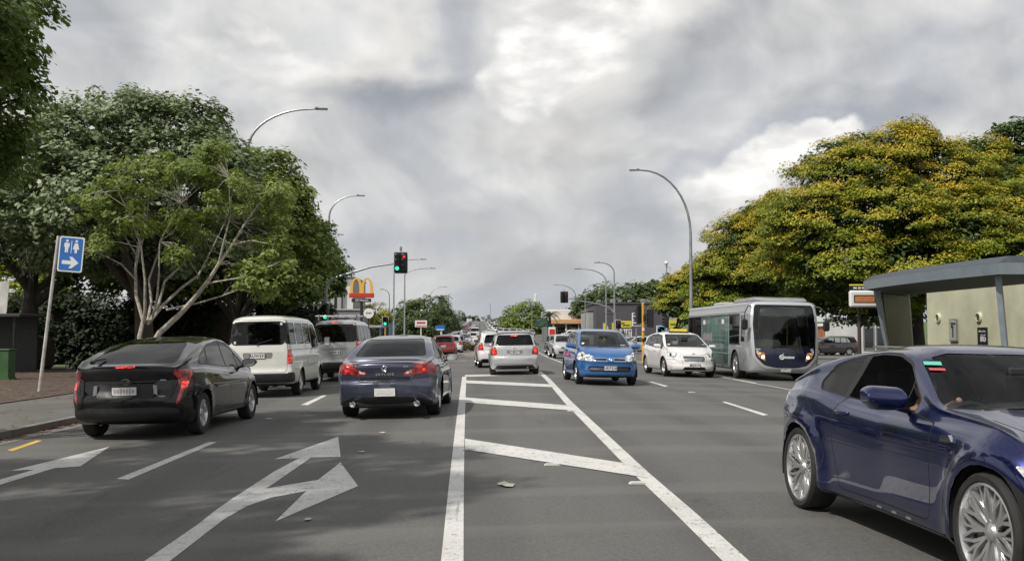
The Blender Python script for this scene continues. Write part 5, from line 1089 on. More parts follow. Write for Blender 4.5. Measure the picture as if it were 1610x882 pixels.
# --- left: big grey-green tree behind
tree('pohutukawa_tree', 'big rounded grey-green tree behind the pale branched tree', (-12.0, 36, -.1),
     [lob(75, 265, 34, 2.3), lob(130, 225, 35, 2.0), lob(205, 205, 36, 2.1), lob(285, 225, 36, 2.0), lob(325, 275, 35, 1.8), lob(50, 335, 34, 2.2), lob(150, 310, 33.5, 2.2), lob(240, 300, 35, 2.4), lob(330, 350, 37, 2.2), lob(130, 390, 36, 2.2), lob(240, 390, 38, 2.4), lob(20, 285, 35, 2.2)],
     820, 70, .105, .62, .62, 'leaf_grey_green', seed=11, r0=.38, inner=.6, young_amt=.9, trunk_top=(-12.2, 36, 3.2))
# --- left: near small tree with pale bare branches
PY = 29.5
def pale_tree():
    b = G(232, 620); base = Vector((A(232, 560, PY).x, PY, gz(-8.8, PY) + .12)); t = thing('branching_tree', 'small leafy tree with pale bare branches on the verge behind the black hatchback', 'tree', base)
    def Q(px, py, dy=0): v = A(px, py, PY + dy * 1.13); return v - base
    m = MB(); L = [([(228, 575, 0), (222, 545, 0), (219, 530, 0), (225, 503, .1), (214, 465, .2), (213, 424, .3), (217, 385, .4), (231, 344, .3), (235, 295, .2)], .085), ([(240, 575, 0), (238, 545, 0), (250, 524, 0), (285, 492, -.2), (309, 465, -.4), (329, 439, -.6), (344, 415, -.7), (365, 385, -.8), (385, 352, -.9), (418, 305, -1.0)], .105),
        ([(232, 510, 0), (256, 480, .3), (285, 453, .5), (312, 433, .6), (332, 394, .8), (356, 345, 1.0), (366, 300, 1.1)], .055), ([(236, 505, 0), (250, 477, .5), (259, 442, .8), (285, 418, 1.0), (309, 377, 1.2), (326, 330, 1.3), (332, 280, 1.4)], .05),
        ([(226, 508, 0), (228, 489, -.2), (228, 440, -.4), (222, 390, -.5), (205, 340, -.6), (185, 300, -.7)], .05), ([(232, 505, 0), (238, 474, .4), (234, 440, .5), (250, 394, .6), (262, 340, .7), (270, 280, .8)], .045), ([(240, 498, 0), (247, 470, -.4), (250, 430, -.6), (251, 380, -.8), (285, 320, -1)], .04),
        ([(262, 487, 0), (309, 477, -.3), (350, 465, -.6), (385, 452, -.8)], .035), ([(322, 446, -.5), (352, 441, -.7), (381, 436, -.9), (420, 420, -1)], .03), ([(214, 440, .2), (190, 415, 0), (160, 400, -.2), (125, 392, -.3)], .03), ([(214, 400, .3), (195, 370, .1), (165, 345, 0), (130, 320, 0)], .03), ([(344, 415, -.7), (352, 380, -.9), (362, 340, -1), (360, 280, -1.1)], .04), ([(365, 385, -.8), (395, 378, -1), (430, 385, -1.1)], .025), ([(231, 344, .3), (215, 310, .3), (190, 270, .3)], .025), ([(213, 424, .3), (222, 380, -.2), (205, 330, -.4), (160, 300, -.5)], .03)]
    tips = []
    for pts, r in L:
        P = [Q(*p) for p in pts]; n = len(P); m.tube(P, [max(.008, r * (1 - .8 * i / (n - 1))) for i in range(n)], 8); tips += P[n // 2:]
    m.build('limbs', 'bark_pale', t)
    rg = random.Random(5); tw = MB(); cl = []
    lobes = [(165, 330, .9), (190, 290, 1.0), (250, 265, .9), (310, 270, .9), (370, 300, 1.0), (415, 330, .9), (430, 390, .8), (300, 345, .7), (225, 350, .6), (390, 430, .5), (280, 400, .35), (165, 385, .5), (415, 455, .35), (440, 300, .5), (330, 235, .5)]
    for px, py, r in lobes:
        for k in range(int(26 * r)):
            d = Vector((rg.gauss(0, 1), rg.gauss(0, 1.1), rg.gauss(0, .8))); d.normalize(); c = Q(px, py, rg.uniform(-1.3, 1.3)); p = c + Vector((d.x * r, d.y * r, d.z * r * .85)) * rg.uniform(.4, 1.05); cl.append([*p, *d])
            near = min(tips, key=lambda q: (q - p).length); near = near.lerp(p, .0)
            if (near - p).length < 2.6: tw.tube([near, near.lerp(p, .5) + Vector((rg.uniform(-.1, .1), 0, rg.uniform(0, .15))), p], [.012, .009, .004], 4)
    tw.build('twigs', 'bark_pale', t)
    leaves('crown', np.array(cl), 78, .072, .33, .6, 'leaf_bright', t, 8, young_amt=.8)
    leaves('foliage', np.array([[*Q(392, 438, -.9), 0, -1, .3], [*Q(410, 425, -1), 0, -1, .3], [*Q(385, 450, -.8), 0, -1, .3], [*Q(420, 445, -.9), 0, -1, .3], [*Q(400, 412, -.9), 0, -1, .3]]), 90, .08, .36, .55, 'leaf_bright', t, 9, young_amt=1.)
pale_tree()
# --- left: row further along the verge
GR = 'trees along the left footpath'
tree('broadleaf_tree', 'dense green tree right of the grey-green tree, tallest of the verge row', (-11.3, 46, -.1), [lob(400, 330, 44, 2.2), lob(350, 400, 44, 2.3), lob(440, 380, 45, 2.2), lob(410, 280, 45, 1.9), lob(300, 430, 46, 2.4), lob(460, 430, 45, 1.6), lob(445, 320, 45, 1.5)], 420, 64, .125, .62, .6, 'leaf_bright', seed=21, r0=.3, group=GR, young_amt=.7)
tree('broadleaf_tree', 'dense dark green tree in the middle of the verge row', (-11.2, 55, -.1), [lob(462, 378, 54, 1.9), lob(430, 420, 54, 2.1), lob(482, 412, 54, 1.6), lob(455, 460, 53, 1.6), lob(370, 440, 55, 2.4)], 340, 60, .14, .66, .6, 'leaf_mid', seed=22, r0=.3, group=GR, young_amt=.7)
tree('broadleaf_tree', 'dense dark green tree at the far right end of the verge row', (-10.4, 62, -.1), [lob(492, 405, 62, 1.7), lob(506, 425, 62, 1.5), lob(490, 450, 61, 1.7), lob(514, 452, 62, 1.0), lob(465, 430, 63, 1.8)], 300, 60, .15, .66, .6, 'leaf_mid', seed=23, r0=.28, group=GR, young_amt=.6)
# --- left: close tree leaning in at the corner of the picture
tree('overhanging_tree', 'dark green tree overhanging the top left corner beside the road', (-10.0, 13.5, -.05), [lob(-65, -30, 15, 1.25, 1.3), lob(-65, 110, 15, 1.1, 1.0), lob(15, 150, 15.3, .5, .45), lob(-40, 205, 15.2, .75, .7), lob(-25, 60, 15, .5, .5), lob(-100, 230, 15.5, 1.1, 1.0), lob(-120, 20, 13, 1.5, 1.3)], 460, 60, .065, .36, .6, 'leaf_mid', seed=31, r0=.2, trunk_top=(-10.2, 13.6, 3.2), young_amt=.5)
tree('overhanging_tree', 'large dark tree beside the left footpath nearest the camera', (-10.5, 4.0, -.05), [(-9.6, 5.6, 7.2, 2.6, 1.6), (-8.2, 2.6, 7.0, 2.4, 1.4), (-6.6, 5.0, 7.6, 1.9, 1.3), (-10.2, 2.0, 7.0, 2.6, 1.8), (-8.6, -.5, 7.8, 2.4, 1.4), (-6.6, 7.4, 8.0, 1.6, 1.0), (-7.6, 9.4, 7.6, 1.7, 1.1)], 640, 60, .10, .55, .6, 'leaf_dark', seed=32, r0=.3, trunk_top=(-9.2, 4.0, 4.2))
# hedge and undergrowth below the crowns, their leaf colour darkened for the shade there
def hedge(label, x0, x1, y, h, seed, n, d=1.2, material='leaf_shaded', leaf=.12, z0=0.):
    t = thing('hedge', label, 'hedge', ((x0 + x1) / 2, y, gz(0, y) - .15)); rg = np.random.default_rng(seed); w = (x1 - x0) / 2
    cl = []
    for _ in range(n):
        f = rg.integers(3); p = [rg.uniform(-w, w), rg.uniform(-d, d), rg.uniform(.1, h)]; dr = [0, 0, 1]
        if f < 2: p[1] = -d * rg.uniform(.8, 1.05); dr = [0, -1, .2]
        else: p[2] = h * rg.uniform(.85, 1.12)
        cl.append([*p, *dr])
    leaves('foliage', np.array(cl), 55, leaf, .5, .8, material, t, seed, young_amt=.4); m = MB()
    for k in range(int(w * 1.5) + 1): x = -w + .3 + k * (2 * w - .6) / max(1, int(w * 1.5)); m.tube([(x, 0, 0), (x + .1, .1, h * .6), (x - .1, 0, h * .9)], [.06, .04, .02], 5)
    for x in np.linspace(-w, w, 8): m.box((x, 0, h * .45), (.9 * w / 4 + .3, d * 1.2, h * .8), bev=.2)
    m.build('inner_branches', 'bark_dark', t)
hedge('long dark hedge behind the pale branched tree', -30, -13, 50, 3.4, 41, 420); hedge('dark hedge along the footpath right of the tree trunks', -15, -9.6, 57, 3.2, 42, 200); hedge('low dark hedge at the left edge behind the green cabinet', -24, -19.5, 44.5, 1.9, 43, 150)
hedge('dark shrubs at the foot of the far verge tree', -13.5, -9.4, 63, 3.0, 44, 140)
tree('shade_tree', 'dark tree with a thick trunk behind the toilets sign', (-19.5, 43, -.05), [lob(60, 385, 43, 2.2), lob(130, 370, 43, 2.6), lob(190, 400, 44, 2.5), lob(100, 320, 43, 2.6), lob(-40, 360, 42, 2.6), lob(10, 330, 43, 2.4), lob(150, 425, 43, 1.6)], 420, 60, .12, .66, .6, 'leaf_dark', seed=26, r0=.42, young_amt=.5, trunk_top=(-19.3, 43, 3.4))  # this tree and the next are added to keep the hedge shaded
tree('shade_tree', 'dark broad tree behind the pale branches, left of the cream van', (-14.6, 50, -.05), [lob(250, 400, 48, 2.6), lob(320, 400, 48, 2.6), lob(290, 440, 47, 1.9), lob(350, 440, 49, 2.0), lob(220, 430, 48, 1.8)], 380, 60, .12, .66, .6, 'leaf_dark', seed=27, r0=.36, young_amt=.4, trunk_top=(-14.4, 50, 3.2))
tree('park_tree', 'pale yellow-green tree seen through the gap at the left edge', (-47, 92, 0), [lob(20, 470, 90, 4.5), lob(-40, 450, 92, 5), lob(75, 485, 92, 3), lob(60, 455, 95, 2.6)], 260, 40, .26, 1.0, .6, 'leaf_yellow_green', seed=51, r0=.4, young_amt=.5)
# --- right: the yellow-green trees
GY = 'yellow-green trees behind the bus stop'
def ytree(label, base, lobes, n, seed, leaf=.064, per=230, cr=.76, r0=.3, top=None):
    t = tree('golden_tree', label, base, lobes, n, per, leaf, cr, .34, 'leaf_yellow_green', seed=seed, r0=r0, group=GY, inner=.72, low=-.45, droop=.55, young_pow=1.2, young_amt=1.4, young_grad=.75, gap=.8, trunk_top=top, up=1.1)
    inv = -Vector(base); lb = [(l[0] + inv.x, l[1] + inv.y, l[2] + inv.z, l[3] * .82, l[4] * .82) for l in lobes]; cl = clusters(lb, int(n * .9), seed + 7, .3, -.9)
    leaves('inner_foliage', cl, 60, leaf * 1.9, cr * 1.1, .6, 'leaf_dark', t, seed + 3, young_amt=.2)  # inner leaves in a darker colour, painting shade into the crown's gaps
ytree('biggest yellow-green tree, rising behind the bus shelter', (20.6, 46, 0), [lob(1410, 255, 45, 2.3), lob(1330, 280, 45, 2.4), lob(1480, 285, 45, 2.4), lob(1290, 350, 44, 2.4), lob(1390, 340, 43, 2.7), lob(1500, 370, 43, 2.8), lob(1570, 350, 44, 2.6), lob(1560, 290, 46, 1.7), lob(1538, 240, 46, 1.1), lob(1425, 225, 45, 1.2, 1.1), lob(1455, 232, 45, .9), lob(1335, 245, 45, 1.2), lob(1330, 415, 43, 2.4), lob(1430, 420, 42.5, 2.5), lob(1260, 410, 46, 2.0), lob(1570, 420, 42, 2.4), lob(1620, 400, 44, 2.8), lob(1380, 470, 45, 2.0), lob(1300, 460, 46, 1.8)], 900, 61, top=(20.6, 46, 3.6), r0=.4)
ytree('middle yellow-green tree behind the bus roof', (17.4, 62, 0), [lob(1215, 348, 61, 2.1), lob(1228, 318, 61, .9), lob(1180, 350, 61, 1.0), lob(1270, 360, 61, 1.4), lob(1160, 380, 61, 2.1), lob(1205, 420, 60, 2.5), lob(1128, 425, 61, 1.7), lob(1245, 400, 61, 2.3), lob(1155, 460, 61, 1.9), lob(1235, 470, 62, 1.9), lob(1115, 470, 61, 1.5)], 520, 62, top=(17.4, 62, 3.2), leaf=.070)
ytree('small yellow-green tree left of the street lamp', (14.6, 86, 0), [lob(1072, 455, 86, 1.9), lob(1060, 478, 86, 1.6), lob(1098, 440, 86, 1.9), lob(1085, 488, 86, 1.7)], 170, 63, top=(17.2, 86, 2.2), leaf=.08, r0=.14)
tree('dark_tree', 'tall dark green tree rising past the right edge of the yellow-green tree', (34, 60, 0), [lob(1600, 225, 58, 1.6), lob(1595, 265, 58, 1.5), lob(1630, 300, 58, 2.4), lob(1660, 240, 58, 2.6)], 220, 50, .16, .7, .7, 'leaf_dark', seed=64, r0=.35, trunk_top=(34, 60, 6))
# --- far trees
def far_tree(label, px, py, y, r, rz, seed, n=120, material='leaf_far', leaf=None, name='far_tree', group='trees far along the road'):
    c = A(px, py, y); g0 = gz(c.x, y); rr = r; lobes = [(c.x, y, c.z, r, rz)]; rg = random.Random(seed)
    for k in range(5): a = rg.uniform(0, 6.28); lobes.append((c.x + math.cos(a) * r * .6, y + math.sin(a) * r * .4, c.z - rz * rg.uniform(.1, .5), r * .6, rz * .6))
    tree(name, label, (c.x, y, g0 - .1), lobes, n, 34, leaf or r * .06, r * .25, .7, material, seed=seed, r0=r * .07, group=group, twigs=2, low=-.8, trunk_top=(c.x, y, max(g0 + .5, c.z - rz)))
far_tree('wide dark dome-shaped tree left of the road beyond the lamp posts', 668, 500, 172, 5.0, 3.6, 71, 300); far_tree('dark green lower tree left of the dome-shaped tree', 638, 512, 168, 3.2, 2.6, 72, 160); far_tree('grey-green tree at the right side of the dome-shaped tree', 690, 508, 165, 2.6, 2.8, 73, 140)
far_tree('bright green tree right of the distant traffic', 826, 503, 225, 5.0, 4.2, 74, 280, 'leaf_bright'); far_tree('lower green tree left of the bright green tree', 806, 510, 235, 3.2, 2.4, 75, 120, 'leaf_far'); far_tree('dark small tree right of the bright green tree', 848, 508, 240, 3.2, 3.5, 76, 100)
far_tree('clipped yellow-green tree behind the round white sign', 590, 494, 140, 2.4, 1.6, 77, 110, 'leaf_yellow_green'); far_tree('green bushes under the low grey building', 568, 522, 112, 1.5, 1.1, 78, 60, 'leaf_far')
for i, (px, py, r, rz) in enumerate(((715, 505, 9, 7), (742, 507, 6, 5), (760, 508, 7, 5), (782, 510, 7, 4.5), (700, 508, 7, 5), (875, 500, 8, 6), (905, 498, 9, 6), (600, 506, 9, 6), (570, 504, 9, 7), (545, 502, 10, 7), (930, 500, 10, 7), (960, 497, 11, 7))):
    far_tree(('dome shaped skyline tree left of the white tower', 'low skyline tree directly left of the white tower', 'skyline tree right of the white tower', 'skyline tree left of the bright green tree', 'skyline tree at the right foot of the big dome-shaped tree', 'skyline tree behind the dark palm', 'skyline tree behind the petrol station roof', 'skyline tree behind the two flat-armed lamp posts', 'skyline tree behind the golden arch sign', 'skyline tree behind the pale grey building', 'skyline tree behind the far overhead signal arm', 'skyline tree behind the charcoal building')[i], px, py + 2, 600 + (i % 3) * 12, r, rz, 80 + i, 70, 'leaf_far', .7, group='trees on the far skyline')
for i, (px, py, y, r, rz, lab) in enumerate(((975, 472, 150, 6, 3.5, 'broad green tree behind the left part of the dark building'), (1010, 474, 150, 5.5, 3.2, 'broad green tree behind the middle of the dark building'), (1036, 466, 148, 4, 3.6, 'taller green tree behind the right end of the dark building'), (950, 480, 150, 4, 2.4, 'low green tree behind the left end of the dark building'))):
    far_tree(lab, px, py + 6, y, r, rz, 95 + i, 150, 'leaf_far', .35, group='trees behind the dark building')
# palms
def palm(label, px, y, h, r, seed, top=None):
    g0 = gz(0, y); x = A(px, 500, y).x; t = thing('palm_tree', label, 'palm', (x, y, g0)); m = MB(); m.tube([(0, 0, 0), (.1, 0, h * .5), (0, 0, h)], [.22, .17, .15], 8); m.build('trunk', 'bark_dark', t)
    rg = random.Random(seed); m = MB()
    for k in range(22):
        a = rg.uniform(0, 6.28); e = rg.uniform(-.3, 1.0); pts = []
        for i in range(7):
            f = i / 6; pts.append(Vector((math.cos(a) * r * f, math.sin(a) * r * f, h + r * (e * f - .9 * f * f))))
        for p, q in zip(pts, pts[1:]):
            s = (q - p).cross(Vector((0, 0, 1))).normalized()
            for j in range(4):
                b = p.lerp(q, j / 4)
                for sg in (1, -1): m.add([b, b + (q - p) * .18, b + s * sg * r * .22 - Vector((0, 0, r * .12)) + (q - p) * .4], [(0, 1, 2)])
    m.build('fronds', 'leaf_dark', t, smooth=False, fix=False)
palm('palm growing out of the right shoulder of the dome-shaped tree', 692, 175, 7.2, 2.2, 1); palm('dark palm in front of the white roofed petrol station', 864, 140, 4.0, 1.6, 2)
# ---------------------------------------------------------------- vehicle builders
BASEM = {'window': 'glass_clear', 'windscreen': 'glass_clear', 'rear_window': 'glass_mid', 'headlight': 'lamp_clear', 'tail_light': 'lamp_red', 'grille': 'black_plastic', 'lower_grille': 'black_plastic',
         'bumper_trim': 'black_plastic', 'quarter_glass': 'glass_dark', 'indicator': 'lamp_amber', 'brake_light': 'brake_glow', 'reversing_light': 'lamp_clear', 'high_brake_light': 'brake_glow',
         'trim': 'black_plastic', 'chrome_strip': 'chrome', 'fog_light': 'lamp_clear', 'reflector': 'lamp_red'}
def finish(t, sh, sp, mats, push=None):
    mm = dict(BASEM); mm.update(mats)
    pr = {'window': .006, 'windscreen': .004, 'rear_window': .005, 'grille': .02, 'lower_grille': .025, 'quarter_glass': .006}; pr.update(push or {})
    out = sh.parts(mm, t, sp.get('names', {}), pr)
    for k, l in out.items():
        if k not in ('body', 'door', 'boot_lid', 'bonnet', 'tailgate', 'fuel_flap', 'sliding_door'):
            for o in l: o['fixed_color'] = 1
    for yw in sp['ax']:
        arch_liner(t, sh.W, yw, sp['wr'] + sp.get('archgap', .05) + .004, sp['wr'], zlo=sp.get('linerz', .22))
        for s in (1, -1):
            wheel_parts(t, s * (sh.W - sp.get('tyre_w', .2) / 2 - sp.get('tuck', .02)), yw, sp['wr'], sp.get('tyre_w', .2), s, sp.get('rim', 'ten'), sp.get('rimr'), sp.get('rimmat', 'alloy'))
    return out
PRIUS = dict(top=[(-2.27, 1.04), (-2.15, 1.06), (-1.95, 1.12), (-1.5, 1.26), (-1.0, 1.385), (-.5, 1.45), (-.05, 1.47), (.3, 1.45), (.7, 1.31), (1.3, 1.00), (1.7, .92), (2.05, .80), (2.27, .66)],
    belt=[(-2.27, 1.0), (-2.0, 1.01), (-1.3, 1.0), (-.3, .93), (.8, .87), (1.5, .80), (2.27, .56)], low=[(-2.27, .27), (-1.8, .2), (1.9, .2), (2.27, .22)],
    wid=[(-2.27, .80), (-1.9, .86), (-1.2, .88), (1.2, .88), (1.8, .85), (2.27, .74)], ax=(-1.37, 1.33), wr=.315, tum=.30, bowr=.2, bowf=.34, erp=[(.25, .09), (.35, 0), (.6, 0), (.7, .05), (.85, .09), (1.0, .02), (1.06, 0)],
    rim='five', rimr=.2, seats=(.0, 2, .28), dash=.85, mirz=1.25, crease=((.72, .012, .06), (.42, -.01, .1)))
def build_prius(t):
    sp = PRIUS; s = Shell(sp); s.wheels()
    s.seam('rear', rnd([(-.62, .55), (.62, .55), (.70, .80), (.73, 1.1), (-.73, 1.1), (-.70, .80)], .06), .009, (-3, -2.0), 'boot_lid', False)
    s.cut('trim', 'rear', rnd([(-.66, .86), (.66, .86), (.70, 1.02), (-.70, 1.02)], .02), (-3, -2.0), False)
    s.cut('trim', 'rear', rnd([(-.40, .60), (.40, .60), (.44, .80), (-.44, .80)], .03), (-3, -2.0), False)
    s.cut('rear_window', 'rear', rnd([(-.66, 1.08), (.66, 1.08), (.50, 1.385), (-.50, 1.385)], .1), (-2.25, -.6), False)
    s.cut('trim', 'rear', rnd([(-.76, .20), (.76, .20), (.74, .44), (.5, .47), (-.5, .47), (-.74, .44)], .03), (-3, -2.0), False)
    tl = rnd([(.70, .50), (.74, .53), (.80, .74), (.86, .98), (.71, 1.0), (.70, .83), (.74, .72)], .02)
    s.cut('tail_light', 'rear', tl, (-3, -1.7)); s.cut('tail_light', 'side', rnd([(-2.26, .6), (-2.15, .66), (-2.06, .82), (-1.88, .99), (-2.26, 1.0)], .02), (-3, -1.75))
    s.cut('brake_light', 'rear', rnd([(.745, .72), (.81, .72), (.82, .82), (.75, .82)], .02), (-3, -1.7))
    s.cut('high_brake_light', 'rear', rnd([(-.14, 1.026), (.14, 1.026), (.14, 1.052), (-.14, 1.052)], .005), (-3, -1.9), False)
    w = rnd([(-1.45, 1.06), (-1.15, 1.21), (-.75, 1.32), (-.1, 1.375), (.35, 1.33), (1.02, .98), (.9, .945), (-.3, .99)], .05)
    s.cut('trim', 'side', grow(w, .018)); s.cut('window', 'side', w)
    for a, b in (((-.98, .9), (-.86, 1.4)), ((-.02, .9), (-.06, 1.45)), ((.68, .9), (.6, 1.4))): s.line('side', a, b, .05, 'trim', None)
    d1 = rnd([(-.92, .30), (-.92, .50), (-1.02, .66), (-1.04, .99), (-.93, 1.3), (-.1, 1.40), (-.03, 1.38), (-.02, .30)], .03)
    for pl in ([(-.02, .30), (-.02, .96)], [(.86, .32), (.92, .92)], [(-.90, .30), (-.93, .55), (-1.04, .70), (-1.02, .98)], [(-.9, .31), (.86, .31)]):
        for a, b in zip(pl, pl[1:]): s.line('side', a, b, .01)
    s.cut('windscreen', 'front', rnd([(-.70, 1.0), (.70, 1.0), (.53, 1.41), (-.53, 1.41)], .07), (.2, 1.6), False)
    s.cut('headlight', 'front', rnd([(.48, .66), (.80, .72), (.84, .60), (.66, .54)], .03), (1.4, 3)); s.cut('lower_grille', 'front', rnd([(-.5, .3), (.5, .3), (.58, .42), (-.58, .42)], .03), (1.6, 3), False)
    out = finish(t, s, sp, dict(body='paint_dark', boot_lid='paint_dark', tail_light='lamp_red', rear_window='glass_dark', window='glass_dark', windscreen='glass_clear'), {'trim': .004, 'brake_light': -.002})
    interior(t, sp)
    for x in (1, -1): side_mirror(t, x * .86, .74, 1.0, x, 'paint_dark')
    handles(t, s, (-.75, .12), .86, 'paint_dark')
    plate(t, s, .70, False, '', blur=True)
    # blurred characters of the plate, tail badges
    m = MB(); 
    for k in range(7): m.box((-.13 + k * .043, 0, 0), (.03, .002, .05 + .01 * (k % 3)), bev=.0)
    l, n = surf_y(s, 0, .70, False); q = m.build('plate_characters', mat('smudge_grey', (.40, .36, .38), .5), t, loc=(0, l.y - .026, .70)); q['fixed_color'] = 1
    l, n = surf_y(s, 0, .845, False); m = MB()
    for a, b, r in ((.062, .042, .006), (.024, .038, .005), (.05, .016, .005)):
        m.tube([(a * math.cos(q), 0, b * math.sin(q) + (.012 if r == .005 and a == .05 else 0)) for q in np.linspace(0, 2 * math.pi, 25)], r, 5, False)
    m.build('emblem', 'chrome', t, loc=(0, l.y - .012, .83))['fixed_color'] = 1
    for x, z, w_ in ((.50, .845, .10), (.50, .62, .13)):
        l, n = surf_y(s, x, z, False); m = MB(); m.box((0, 0, 0), (w_, .008, .022), bev=.002); m.build('badge', 'silver_trim', t, loc=(x, l.y - .004, z))['fixed_color'] = 1
    for x in (-.43, .43):
        l, n = surf_y(s, x, .69, False); m = MB(); m.prism([(x - .03, .61), (x + .02, .61), (x + .035, .78), (x - .015, .78)] if x < 0 else [(x - .02, .61), (x + .03, .61), (x + .015, .78), (x - .035, .78)], l.y - .02, l.y + .02); m.build('chrome_trim', 'silver_trim', t)['fixed_color'] = 1
    m = MB(); m.tube([(-.52, -2.06, 1.10), (-.50, -2.0, 1.135), (-.42, -1.86, 1.16)], [.022, .016, .01], 6); m.sphere((-.53, -2.07, 1.11), .03); m.build('rear_wiper', 'black_plastic', t)['fixed_color'] = 1
    m = MB(); m.prism([(-1.0, 1.405), (-.82, 1.50), (-.80, 1.42)], -.012, .012, 'yz'); m.build('roof_aerial', 'paint_dark', t)
SKY = dict(top=[(-2.37, .965), (-2.28, .995), (-2.0, 1.015), (-1.68, 1.045), (-1.3, 1.19), (-.85, 1.34), (-.4, 1.425), (.1, 1.45), (.5, 1.40), (.9, 1.22), (1.38, .97), (1.9, .88), (2.2, .76), (2.37, .62)],
    belt=[(-2.37, .90), (-2.0, .96), (-1.5, .965), (0, .93), (1.2, .88), (1.9, .79), (2.37, .55)], low=[(-2.37, .26), (-1.8, .19), (1.9, .18), (2.37, .2)],
    wid=[(-2.37, .80), (-2.1, .855), (-1.4, .89), (1.4, .885), (1.9, .85), (2.37, .72)], ax=(-1.32, 1.53), wr=.335, tum=.36, roofr=.15, bowr=.24, bowf=.3, flare=.03, crown=.03,
    erp=[(.2, .10), (.32, .03), (.45, 0), (.62, .0), (.66, .05), (.80, .045), (.93, .01), (1.0, -.01)], rim='five', rimr=.225, tyre_w=.235, seats=(.05, 2, .26), dash=.9, mirz=1.23, crease=((.74, .012, .07),))
def build_skyline(t):
    sp = SKY; s = Shell(sp); s.wheels()
    s.seam('rear', rnd([(-.46, .655), (.46, .655), (.52, .75), (.66, .93), (.69, 1.1), (-.69, 1.1), (-.66, .93), (-.52, .75)], .03), .009, (-3, -1.72), 'boot_lid', False)
    s.cut('trim', 'rear', rnd([(-.43, .665), (.43, .665), (.44, .725), (-.44, .725)], .01), (-3, -2.0), False)
    s.cut('rear_window', 'rear', rnd([(-.655, 1.065), (.655, 1.065), (.53, 1.375), (-.53, 1.375)], .06), (-1.8, -.5), False)
    s.cut('tail_light', 'rear', rnd([(.31, .765), (.33, .83), (.52, .87), (.60, .985), (.80, .955), (.9, .86), (.9, .78), (.6, .785), (.45, .75)], .03), (-3, -1.85))
    s.cut('tail_light', 'side', rnd([(-2.4, .78), (-2.4, .97), (-2.15, .95), (-1.98, .87), (-2.05, .79)], .03), (-3, -1.8))
    s.cut('reversing_light', 'rear', rnd([(.345, .785), (.36, .822), (.45, .842), (.47, .79)], .012), (-3, -2))
    s.cut('trim', 'rear', rnd([(-.80, .15), (.80, .15), (.78, .30), (.55, .385), (-.55, .385), (-.78, .30)], .03), (-3, -2.0), False)
    w = rnd([(-1.36, 1.03), (-.98, 1.23), (-.6, 1.325), (-.1, 1.365), (.4, 1.32), (.95, 1.0), (.9, .955), (-.6, 1.0)], .05)
    s.cut('trim', 'side', grow(w, .018)); s.cut('window', 'side', w)
    s.line('side', (.02, .9), (-.05, 1.45), .06, 'trim')
    for pl in ([(.02, .30), (.0, .98)], [(1.0, .32), (1.0, .92)], [(-.86, .30), (-.9, .5), (-1.04, .72), (-1.0, 1.0)], [(-.86, .31), (1.0, .31)]):
        for a, b in zip(pl, pl[1:]): s.line('side', a, b, .01)
    s.cut('windscreen', 'front', rnd([(-.70, .985), (.70, .985), (.53, 1.39), (-.53, 1.39)], .07), (.2, 1.7), False)
    s.cut('headlight', 'front', rnd([(.48, .62), (.74, .74), (.86, .66), (.80, .56)], .03), (1.4, 3)); s.cut('grille', 'front', rnd([(-.42, .5), (.42, .5), (.45, .64), (-.45, .64)], .03), (1.6, 3), False); s.cut('lower_grille', 'front', rnd([(-.5, .26), (.5, .26), (.55, .38), (-.55, .38)], .03), (1.6, 3), False)
    out = finish(t, s, sp, dict(body='paint_metallic', boot_lid='paint_metallic', tail_light='lamp_red_lit', rear_window='glass_dark', window='glass_dark'), {'trim': .004, 'tail_light': -.004})
    interior(t, sp)
    for x in (1, -1): side_mirror(t, x * .86, .80, .98, x, 'paint_metallic')
    handles(t, s, (-.75, .2), .84, 'paint_metallic')
    plate(t, s, .475, False, '', w=.37, h=.15, off=.02)
    m = MB()
    for k in range(7): m.box((-.12 + k * .04, 0, .004 * (k % 2)), (.034, .002, .06 + .008 * (k % 3)))
    l, n = surf_y(s, 0, .475, False); m.build('plate_characters', mat('smudge_pale', (.66, .66, .64), .5), t, loc=(0, l.y - .026, .475))['fixed_color'] = 1
    l, n = surf_y(s, 0, .79, False); tx = text_obj('lettering', 'SKYLINE', .052, 'chrome', t, (.0, l.y - .006, .775), ext=.004, sx=1.25, bold=.002, space=1.35); tx['fixed_color'] = 1
    l, n = surf_y(s, 0, .88, False); m = MB(); m.tube([(.046 * math.cos(q), 0, .046 * math.sin(q)) for q in np.linspace(.5, 5.6, 22)], .009, 6); m.tube([(.0, -.006, .02), (.03, -.006, .016), (.028, -.006, -.02), (-.03, -.006, -.034)], .008, 5); m.build('emblem', 'chrome', t, loc=(0, l.y - .012, .872))['fixed_color'] = 1
    l, n = surf_y(s, .36, .90, False); m = MB(); m.box((0, 0, 0), (.09, .006, .022), bev=.002); m.build('badge', 'silver_trim', t, loc=(.36, l.y - .006, .905))['fixed_color'] = 1
    # round lamps inside the light clusters
    for x in (1, -1):
        for xx, z, r in ((.75, .885, .035), (.66, .84, .034), (.80, .83, .028)):
            l, n = surf_y(s, x * xx, z, False); m = MB(); add_disc(m, l + n * .004, n, r, .006, 14); m.build('lamp_cell', 'brake_glow' if xx == .66 else 'lamp_red_lit', out['tail_light'][0])['fixed_color'] = 1
    m = MB()                                                  # lip spoiler
    pts = [(x, -2.345 + .20 * (abs(x) / .885) ** 2.2, 1.005 + .012 * math.cos(x * 2.2)) for x in np.linspace(-.62, .62, 15)]
    m.tube(pts, [.008] + [.016] * 13 + [.008], 6); m.build('boot_spoiler', 'paint_metallic', t)
